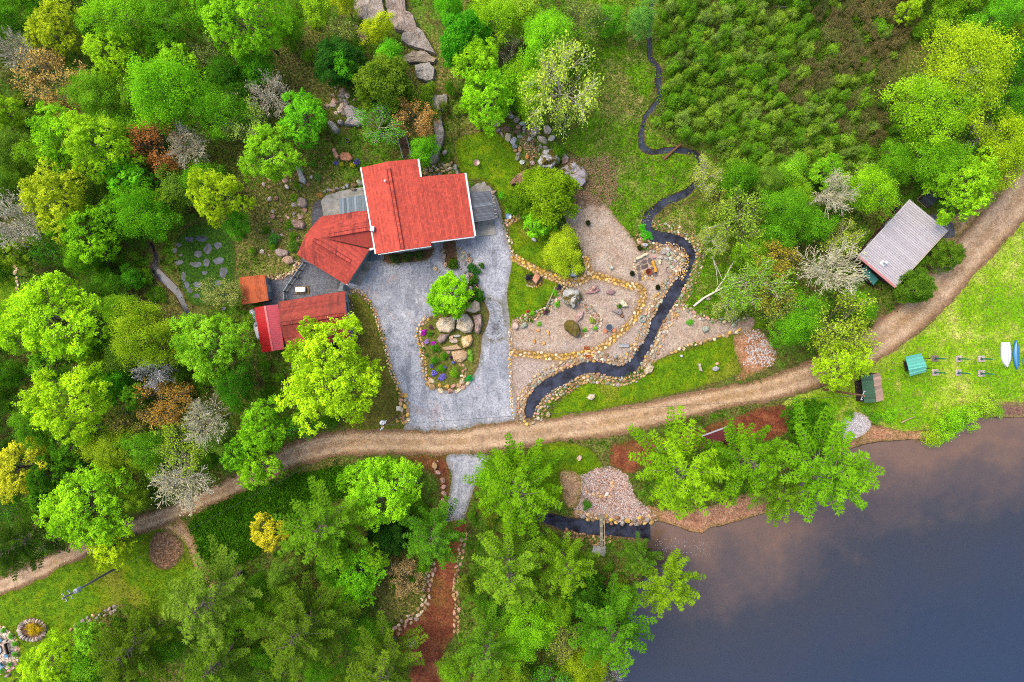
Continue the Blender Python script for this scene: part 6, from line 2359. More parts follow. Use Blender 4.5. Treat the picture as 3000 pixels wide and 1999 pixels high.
b.build("garden_urn", MAT["concrete"], None, label="small grey urn on the gravel above the stream", cat="urn")
# metal bench
mb_ = thing("garden_bench", W(1826, 1013), "pale grey slatted bench facing the stream on the gravel", "bench")
for i in range(3):
    b = MB()
    b.box(Vector(W(1826, 1013)) + Vector((0, -0.15 + 0.15 * i, 0.45)), (1.45, 0.12, 0.04), 0.02)
    b.build("slat", MAT["wood"], mb_, A(196, 200, 198))
b = MB()
b.box(Vector(W(1826, 1008)) + Vector((0, 0.1, 0.72)), (1.45, 0.05, 0.32), 0.02)
b.build("backrest", MAT["wood"], mb_, A(150, 156, 160))
for s in (-0.6, 0.6):
    b = MB()
    b.box(Vector(W(1826, 1013)) + Vector((s, 0, 0.21)), (0.1, 0.42, 0.43))
    b.build("leg", MAT["metal"], mb_, A(90, 94, 96))
# glass table and copper stools
tb_ = thing("glass_table", W(1785, 961), "round grey glass table between two copper stools", "table")
b = MB()
b.lathe(W(1785, 960, 0.62), [(0.5, 0), (0.5, 0.035)], 20)
b.build("tabletop", M_GLASS, tb_)
hoop("rim", W(1785, 960, 0.6), 0.48, 0.035, (150, 164, 170), None, None, parent=tb_)
b = MB()
b.lathe(W(1785, 960), [(0.3, 0), (0.08, 0.1), (0.06, 0.6)], 12)
b.build("pedestal", MAT["metal"], tb_, A(110, 120, 124))
for x, y, lab in ((1773, 970, "left copper orange stool beside the glass table"), (1799, 968, "right copper orange stool beside the glass table")):
    s_ = thing("garden_stool", W(x, y), lab, "stool")
    b = MB()
    b.lathe(W(x, y, 0.40), [(0.3, 0), (0.33, 0.05), (0.28, 0.08)], 16)
    b.build("seat", MAT["metal"], s_, A(214, 120, 62))
    b = MB()
    b.lathe(W(x, y), [(0.24, 0), (0.14, 0.2), (0.2, 0.40)], 12)
    b.build("base", MAT["metal"], s_, A(160, 84, 44))
for x, y, lab in ((1718, 1021, "upper red brown brick step across the cobbled path"), (1724, 1045, "lower red brown brick step across the cobbled path")):
    s_ = thing("brick_step", W(x, y), lab, "step")
    for i in range(3):
        for j in range(2):
            b = MB()
            b.box(Vector(W(x, y)) + Vector((-0.26 + 0.26 * i, -0.13 + 0.26 * j, 0.09)), (0.245, 0.245, 0.18), 0.05)
            k = RD.uniform(.85, 1.15)
            b.build("brick", MAT["rock"], s_, A(160 * k, 74 * k, 48 * k))
# planters and small ornaments
def urn_plant(x, y, col, label):
    t = thing("planter", W(x, y), label, "planter")
    b = MB()
    b.lathe(W(x, y), [(0.2, 0), (0.32, 0.3), (0.36, 0.42), (0.3, 0.42), (0.28, 0.3)], 12)
    b.build("pot", MAT["rock"], t, A(70, 60, 48))
    o = share("plant", PROTO["J"][0][0], t, W(x, y, 0.3), (0, 0, x), (0.38, 0.38, 0.6), A(*col))


urn_plant(1851, 803, (70, 76, 40), "dark urn planter at the west side of the hearth")
urn_plant(1873, 728, (76, 90, 40), "dark planter pot near the bright green stream bank")
urn_plant(1926, 843, (64, 72, 36), "dark planter south of the hearth in the gravel")
urn_plant(1722, 655, (84, 92, 44), "mossy round planter on the upper gravel near the cedars")
urn_plant(1478, 590, (130, 118, 80), "brown planter among the shrubs behind the canopy")
b = MB()
b.tube(W(1628, 838, 0.35), W(1612, 876, 0.4), 0.07, 0.09, 7)
b.tube(W(1612, 876, 0.4), W(1595, 911, 0.15), 0.09, 0.11, 7)
b.build("driftwood_log", MAT["bark"], None, A(196, 178, 150), label="thin weathered driftwood log across the flower border", cat="log")


def bird_bath(x, y, h, r, col, stem, label):
    t = thing("bird_bath", W(x, y), label, "bird bath")
    b = MB()
    b.lathe(W(x, y), [(0.18, 0), (0.07, 0.1), (0.06, h)], 10)
    b.build("stem", MAT["metal"], t, A(*stem))
    b = MB()
    b.lathe(W(x, y, h), [(0.06, 0), (r, 0.12), (r * 1.03, 0.15), (r * 0.9, 0.13), (0.1, 0.07)], 16)
    b.build("basin", MAT["plastic"], t, A(*col))


bird_bath(1490, 635, 1.2, 0.42, (130, 160, 196), (226, 230, 232), "blue bird bath on a white stem beside the canopy bed")
bird_bath(1396, 478, 1.0, 0.45, (160, 116, 100), (140, 120, 104), "brown bird bath standing alone on the upper lawn")
b = MB()
b.box(Vector(W(1167, 1197, 0.2)), (0.62, 0.62, 0.42), 0.03)
ub = b.build("utility_box", MAT["concrete"], None, label="cream square utility box by the driveway entrance", cat="box")
b = MB()
b.box(Vector(W(1167, 1197, 0.44)), (0.66, 0.66, 0.06), 0.03)
b.build("lid", MAT["paint"], ub, A(238, 222, 190))

# ------------------------------------------------------------------ beach lawn: posts, boats
ABC = [(2740, 1051, (120, 112, 108), "post pad nearest the garden swing in the back row, littered dark"), (2809, 1052, (198, 184, 180), "middle post pad of the back row on the beach lawn"),
       (2875, 1052, (208, 194, 190), "back row post pad nearest the white rowboat"), (2740, 1092, (204, 192, 184), "front row post pad nearest the garden swing"),
       (2808, 1093, (186, 178, 178), "middle post pad of the front row on the beach lawn"), (2875, 1095, (200, 188, 186), "front row post pad nearest the white rowboat")]
for x, y, col, lab in ABC:
    t = thing("post_stand", W(x, y), "green post on a square concrete pad: " + lab.split(" ", 2)[2] if False else lab, "post", "green posts on square pads on the beach lawn")
    b = MB()
    b.box(Vector(W(x, y, 0.05)), (0.92, 0.92, 0.11), 0.05)
    b.build("pad", MAT["rock"], t, A(*col))
    b = MB()
    b.lathe(W(x, y, 0.1), [(0.2, 0), (0.2, 0.06), (0.08, 0.12)], 10)
    b.build("base_plate", MAT["metal"], t, A(44, 60, 70))
    b = MB()
    p = Vector(W(x, y, 0.15))
    b.tube(p, p + Vector((0.0, 0.0, 2.3)), 0.10, 0.085, 8)
    b.build("post", MAT["paint"], t, A(16, 140, 104))
    b = MB()
    b.tube(p + Vector((0, 0, 2.3)), p + Vector((0, 0, 2.75)), 0.045, 0.03, 8)
    b.build("pin", MAT["metal"], t, A(90, 190, 150))


def hull(name, c, L, Wd, H, rot, col, label, cat, transom=False, upturned=True):
    """a hull lying upside down: sections along the keel"""
    t = thing(name, W(*c), label, cat)
    cx, cy, _ = W(*c)
    m = Matrix.Rotation(rot, 3, 'Z')
    n, k = 15, 9
    vs, fs = [], []
    for i in range(n):
        s = i / (n - 1)
        if transom:
            w = Wd / 2 * (0.86 + 0.14 * math.sin(min(1, s / 0.45) * 1.57)) if s < 0.5 else Wd / 2 * max(0.02, 1 - ((s - 0.5) / 0.5) ** 2.4)
        else:
            w = Wd / 2 * max(0.02, math.sin(math.pi * s) ** 0.72)
        hh = H * (1 - 0.25 * abs(2 * s - 1) ** 2)
        for j in range(k):
            u = math.pi * j / (k - 1)
            x, z = -math.cos(u) * w, math.sin(u) ** 0.8 * hh
            v = m @ Vector((x, (0.5 - s) * L, z))
            vs.append((cx + v.x, cy + v.y, 0.03 + v.z))
    for i in range(n - 1):
        for j in range(k - 1):
            fs.append((i * k + j, i * k + j + 1, (i + 1) * k + j + 1, (i + 1) * k + j))
    fs.append(tuple(range(k - 1, -1, -1)))
    fs.append(tuple(range((n - 1) * k, n * k)))
    b = MB()
    b.poly(vs, fs)
    b.build("hull", MAT["plastic"], t, A(*col), smooth=False)
    b = MB()
    for i in range(1, n - 2):
        p, q = Vector(vs[i * k + k // 2]), Vector(vs[(i + 1) * k + k // 2])
        b.beam(p + Vector((0, 0, .02)), q + Vector((0, 0, .02)), 0.06, 0.05)
    b.build("keel", MAT["plastic"], t, A(*[v * 0.86 for v in col]))
    for side in (0, k - 1):
        b = MB()
        for i in range(n - 1):
            p, q = Vector(vs[i * k + side]), Vector(vs[(i + 1) * k + side])
            b.beam(p, q, 0.07, 0.06)
        b.build("gunwale", MAT["plastic"], t, A(*[v * 0.72 for v in col]))
    return t


hull("rowboat", (2946, 1040), 3.65, 1.45, 0.5, 0.03, (250, 250, 250), "white rowboat upturned on the beach lawn", "boat", True)
hull("canoe", (2976, 1040), 4.3, 0.98, 0.42, 0.03, (56, 142, 190), "blue canoe upturned beside the white rowboat", "boat")
hull("kayak", (3003, 1062), 2.7, 0.7, 0.35, 0.05, (70, 170, 222), "light blue kayak cut by the right edge of the picture", "boat")

# ------------------------------------------------------------------ utility poles and wires
def pole(base, h, arm_dir, col, label, transformer=False, lamp=False):
    t = thing("utility_pole", W(*base), label, "pole")
    p = Vector(W(*base))
    b = MB()
    b.tube(p, p + Vector((0, 0, h)), 0.17, 0.12, 10)
    b.build("pole_shaft", MAT["bark"], t, A(*col))
    d = Vector((math.cos(arm_dir), math.sin(arm_dir), 0))
    for k, z in enumerate((h - 0.5,) if not transformer else (h - 0.5, h - 1.6)):
        b = MB()
        b.beam(p + Vector((0, 0, z)) - d * 0.65, p + Vector((0, 0, z)) + d * 0.65, 0.09, 0.1)
        ao = b.build("cross_arm", MAT["metal"], t, A(190, 198, 200))
        for s in (-0.55, 0.55):
            b = MB()
            b.lathe(p + Vector((0, 0, z + 0.05)) + d * s, [(0.05, 0), (0.08, 0.1), (0.05, 0.22)], 8)
            b.build("insulator", MAT["plastic"], ao, A(214, 220, 222))
    if transformer:
        n = Vector((-d.y, d.x, 0))
        b = MB()
        b.lathe(p + Vector((0, 0, h - 3.0)) + n * 0.45, [(0.3, 0), (0.32, 0.1), (0.32, 0.95), (0.25, 1.05)], 14)
        tr_ = b.build("transformer", MAT["paint"], t, A(206, 214, 222))
        for s in (-0.12, 0.12):
            b = MB()
            b.lathe(p + Vector((0, 0, h - 1.95)) + n * 0.45 + d * s, [(0.06, 0), (0.09, 0.15), (0.04, 0.3)], 8)
            b.build("bushing", MAT["plastic"], tr_, A(240, 240, 240))
    return p + Vector((0, 0, h - 0.45)), d


t1_, d1_ = pole((2413, 1142), 11.6, math.radians(70), (146, 112, 78), "brown utility pole leaning from view across the open shelter")
t2_, d2_ = pole((333, 1669), 11.4, math.radians(-60), (170, 166, 160), "grey utility pole with white transformer on the left lawn", True)
t3_, d3_ = pole((1163, 1221), 11.5, math.radians(65), (150, 120, 90), "brown utility pole with white transformer at the driveway corner", True)


def wire(name, p, q, sag, label):
    b = MB()
    prev = p
    for i in range(1, 17):
        t = i / 16
        c = p.lerp(q, t) - Vector((0, 0, sag * 4 * t * (1 - t)))
        b.tube(prev, c, 0.022, 0.022, 5, cap=False)
        prev = c
    b.build(name, MAT["plastic"], None, A(60, 52, 46), label=label, cat="wire")


wire("power_line", t3_, t2_, 1.2, "thin power line crossing the road towards the lower left pole")
wire("power_line", t3_ + Vector((0.3, .1, 0)), t1_, 1.4, "thin power line running above the road towards the right pole")
gw = Vector(W(1138, 1175, 0.1))
wire("guy_wire", t3_ - Vector((0, 0, 1.5)), gw, 0.0, "guy wire from the driveway pole to the brown lawn")

# ------------------------------------------------------------------ footbridge
fb = thing("footbridge", W(1761, 1560), "narrow grey plank footbridge across the stream mouth", "bridge")
for i in range(2):
    b = MB()
    x0 = 1757.5 + 7 * i
    b.beam(Vector(W(x0, 1514, 0.32)), Vector(W(x0 + 1, 1603, 0.32)), 0.1, 0.16)
    b.build("stringer", MAT["wood"], fb, A(172, 166, 140))
for i in range(26):
    b = MB()
    b.box(Vector(W(1761 + i * 0.04, 1516 + 86 * i / 25, 0.40)), (0.42, 0.14, 0.03), 0.02)
    k = RD.uniform(.8, 1.15)
    b.build("plank", MAT["wood"], fb, A(176 * k, 168 * k, 142 * k))
b = MB()
b.beam(Vector(W(1771, 1524, 1.15)), Vector(W(1771, 1600, 1.15)), 0.09, 0.08)
b.build("handrail", MAT["wood"], fb, A(196, 176, 140))
for y in (1524, 1562, 1600):
    b = MB()
    b.tube(Vector(W(1768, y, -0.1)), Vector(W(1770, y, 1.15)), 0.05, 0.05, 6)
    b.build("post", MAT["wood"], fb, A(170, 150, 120))
b = MB()
b.prism([W(*p)[:2] for p in ((1748, 1510), (1772, 1508), (1772, 1518), (1748, 1520))], 0, 0.3)
b.build("landing", MAT["wood"], fb, A(160, 140, 116))
b = MB()
b.prism([W(*p)[:2] for p in ((1738, 1598), (1776, 1600), (1772, 1630), (1734, 1618))], 0, 0.22)
b.build("landing", MAT["concrete"], fb)
mo = thing("stone_edging", W(1800, 1530), "brown and tan stones along the pebble beach at the stream mouth", "stone edging")
stone_band(mo, [(1685, 1508), (1740, 1518), (1800, 1526), (1860, 1528), (1915, 1522)], 10, 60, 0.2, 0.45, [TAN, BROWNST, YELST, GREYST], 0.7)
mo2 = thing("stone_edging", W(1700, 1585), "dark brown stones along the far bank of the stream mouth", "stone edging")
stone_band(mo2, [(1655, 1562), (1700, 1575), (1745, 1585), (1790, 1582)], 12, 60, 0.15, 0.34, [BROWNST, (120, 92, 70), TAN], 0.7)
mo3 = thing("stone_edging", W(1760, 1430), "short row of pink stones across the pebble beach", "stone edging")
stone_band(mo3, [(1715, 1430), (1735, 1450), (1760, 1450), (1785, 1450), (1800, 1410)], 6, 26, 0.16, 0.34, [PINKST, (232, 206, 196), TAN], 0.6)

# culvert lip where the garden stream meets the road
cv = thing("culvert", W(1552, 1240), "stone lip of the culvert where the stream meets the road", "culvert")
stone_band(cv, [(1536, 1238), (1552, 1241), (1570, 1238)], 4, 12, 0.2, 0.36, [CREAM, TAN, YELST], 0.8)

# ------------------------------------------------------------------ patio at the lower left
ph = thing("fire_pit", W(0, 1905), "round dark rimmed fire pit cut by the left picture edge", "fire pit")
hoop("rim", W(-6, 1905), 0.66, 0.08, (60, 52, 52), None, None, parent=ph)
b = MB()
b.lathe(W(-6, 1905), [(0.6, 0.02), (0.58, 0.12)], 18)
b.build("glass_bed", MAT["metal"], ph, A(166, 180, 186))


def adirondack(x, y, rot, label, s=1.0):
    t = thing("garden_chair", W(x, y), label, "chair")
    o = Vector(W(x, y))
    m = Matrix.Rotation(rot, 3, 'Z')
    col = A(76, 160, 190)
    def bx(name, c, size, tilt=None):
        b = MB()
        b.box(o + m @ Vector(c) * s, Vector(size) * s, rot, tilt=tilt)
        b.build(name, MAT["paint"], t, col)
    for i in range(4):
        bx("seat_slat", (0, -0.2 + .13 * i, 0.36 - .03 * i), (0.56, 0.11, 0.03))
    for i in range(5):
        bx("back_slat", (-0.22 + .11 * i, 0.38, 0.62), (0.1, 0.03, 0.75), (-0.35, 0, 0))
    for e in (-0.34, 0.34):
        bx("armrest", (e, 0.0, 0.56), (0.12, 0.75, 0.03))
        bx("leg", (e, -0.3, 0.28), (0.05, 0.08, 0.56))
        bx("leg", (e, 0.32, 0.25), (0.05, 0.08, 0.5))


adirondack(3, 1874, -2.4 + math.pi, "blue slatted garden chair at the upper left patio edge")
adirondack(9, 1947, 2.3 + math.pi, "blue slatted garden chair at the lower patio edge", 1.0)
b = MB()
c = W(24, 1919)
b.box(Vector(c) + Vector((0, 0, 0.44)), (0.46, 0.46, 0.04), 0.15)
so = b.build("side_table", MAT["paint"], None, A(62, 150, 186), label="small square blue side table on the patio", cat="table")
for sx_ in (-.18, .18):
    for sy_ in (-.18, .18):
        b = MB()
        b.box(Vector(c) + Vector((sx_, sy_, 0.21)), (0.05, 0.05, 0.42))
        b.build("leg", MAT["paint"], so, A(52, 130, 166))
pb = thing("patio_bench", W(25, 1898), "dark brown slatted bench on the round patio", "bench")
o = Vector(W(25, 1898))
m = Matrix.Rotation(math.radians(105), 3, 'Z')
for i in range(3):
    b = MB()
    b.box(o + m @ Vector((0, -0.15 + .15 * i, 0.45)), (1.6, 0.12, 0.04), math.radians(105))
    b.build("slat", MAT["wood"], pb, A(84, 62, 52))
b = MB()
b.box(o + m @ Vector((0, -0.3, 0.7)), (1.6, 0.05, 0.36), math.radians(105))
b.build("backrest", MAT["wood"], pb, A(60, 46, 42))
for s in (-0.7, 0.7):
    b = MB()
    b.box(o + m @ Vector((s, 0, 0.22)), (0.08, 0.44, 0.44), math.radians(105))
    b.build("leg", MAT["metal"], pb, A(40, 36, 36))
boulder("boulder", oval(17, 1877, 7, 4, -.4), 0.4, (220, 210, 196), "pale stone seat between the blue chair and bench")
boulder("boulder", oval(25, 1978, 8, 5, -.5), 0.5, (150, 140, 132), "grey stone in the grass below the patio")
b = MB()
b.beam(W(35, 2000, .15), W(72, 1970, .15), 0.1, 0.1)
b.build("landscape_timber", MAT["wood"], None, A(60, 52, 40), label="dark landscape timber in the grass below the patio", cat="timber")
pa = [o_ for z, o_ in ZOBJ.items() if z >= 0 and zones[z][0] == "patio"][0]
stone_band(pa, [(0, 1835), (28, 1856), (50, 1892), (52, 1922), (40, 1950), (15, 1968)], 5, 46, 0.16, 0.3, [CREAM, TAN, PINKST], 0.5)
stone_band(pa, [(10, 1860), (20, 1900), (12, 1940), (30, 1935)], 16, 40, 0.18, 0.34, [(216, 200, 186), (196, 176, 160), (206, 190, 170)], 0.12, 0.02)

# fallen trunks
for p, q, r0, r1, col, lab in (
        ((265, 932), (362, 932), 0.38, 0.30, (150, 140, 128), "straight grey fallen trunk beside the left lime maple"),
        ((1945, 468), (1995, 424), 0.2, 0.14, (140, 100, 72), "brown log lying across the upper stream"),
        ((2270, 20), (2350, 26), 0.12, 0.08, (206, 200, 190), "white fallen birch stem at the thicket top edge"),
        ((2130, 110), (2165, 80), 0.14, 0.1, (200, 190, 176), "short pale dead stem in the upper thicket"),
        ((2505, 372), (2532, 357), 0.14, 0.1, (210, 190, 150), "short tan broken stem in the right thicket"),
        ((2640, 1240), (2680, 1222), 0.1, 0.05, (206, 176, 140), "tan driftwood branch on the beach bank"),
        ((1540, 1990), (1575, 1990), 0.1, 0.08, (160, 140, 120), "thin pale stem lying under the lower pines")):
    b = MB()
    P0, P1 = Vector(W(*p, 0.3)), Vector(W(*q, 0.35))
    mid = P0.lerp(P1, .5) + Vector((0, 0.08, 0.05))
    b.tube(P0, mid, r0, (r0 + r1) / 2, 8)
    b.tube(mid, P1, (r0 + r1) / 2, r1, 8)
    b.build("fallen_log", MAT["bark"], None, A(*col), label=lab, cat="log")
fbk = thing("fallen_birch", W(2095, 850), "fallen white birch with forked stem in the green beside the stream", "tree")
for nm, pp, r0 in (("trunk", [(2032, 898, .2), (2062, 874, .5), (2095, 856, .9), (2125, 840, 1.2), (2175, 824, 1.6)], 0.17), ("branch", [(2095, 856, .9), (2122, 818, 1.5), (2142, 780, 2.2), (2165, 745, 2.8)], 0.11),
                   ("branch", [(2086, 752, 1.5), (2098, 790, 1.1), (2104, 842, .6)], 0.05), ("branch", [(2090, 762, 1.5), (2108, 800, 1.2), (2120, 830, 1.0)], 0.05),
                   ("branch", [(2074, 670, .4), (2110, 660, .8), (2145, 640, 1.4), (2180, 625, 2)], 0.15)):
    b = MB()
    for i in range(len(pp) - 1):
        f = lambda k: r0 * (1 - 0.5 * k / len(pp))
        b.tube(W(*pp[i]), W(*pp[i + 1]), f(i), f(i + 1), 7)
    b.build(nm, MAT["bark"], fbk, A(222, 214, 192, k=1.3))
# ------------------------------------------------------------------ trees, each named for where it stands
LIME, LIMEB, YLIME, MIDG, DKG, OLIVE = (148, 206, 20), (122, 196, 18), (168, 196, 28), (92, 164, 20), (56, 120, 18), (116, 132, 34)
ORANGE, RUST, PALE, PALEG, GREYTW = (206, 146, 62), (184, 118, 58), (172, 178, 92), (156, 184, 66), (150, 150, 110)
PINE1, PINE2, PINE3, PINELIME = (96, 150, 26), (80, 130, 30), (112, 156, 40), (112, 178, 18)

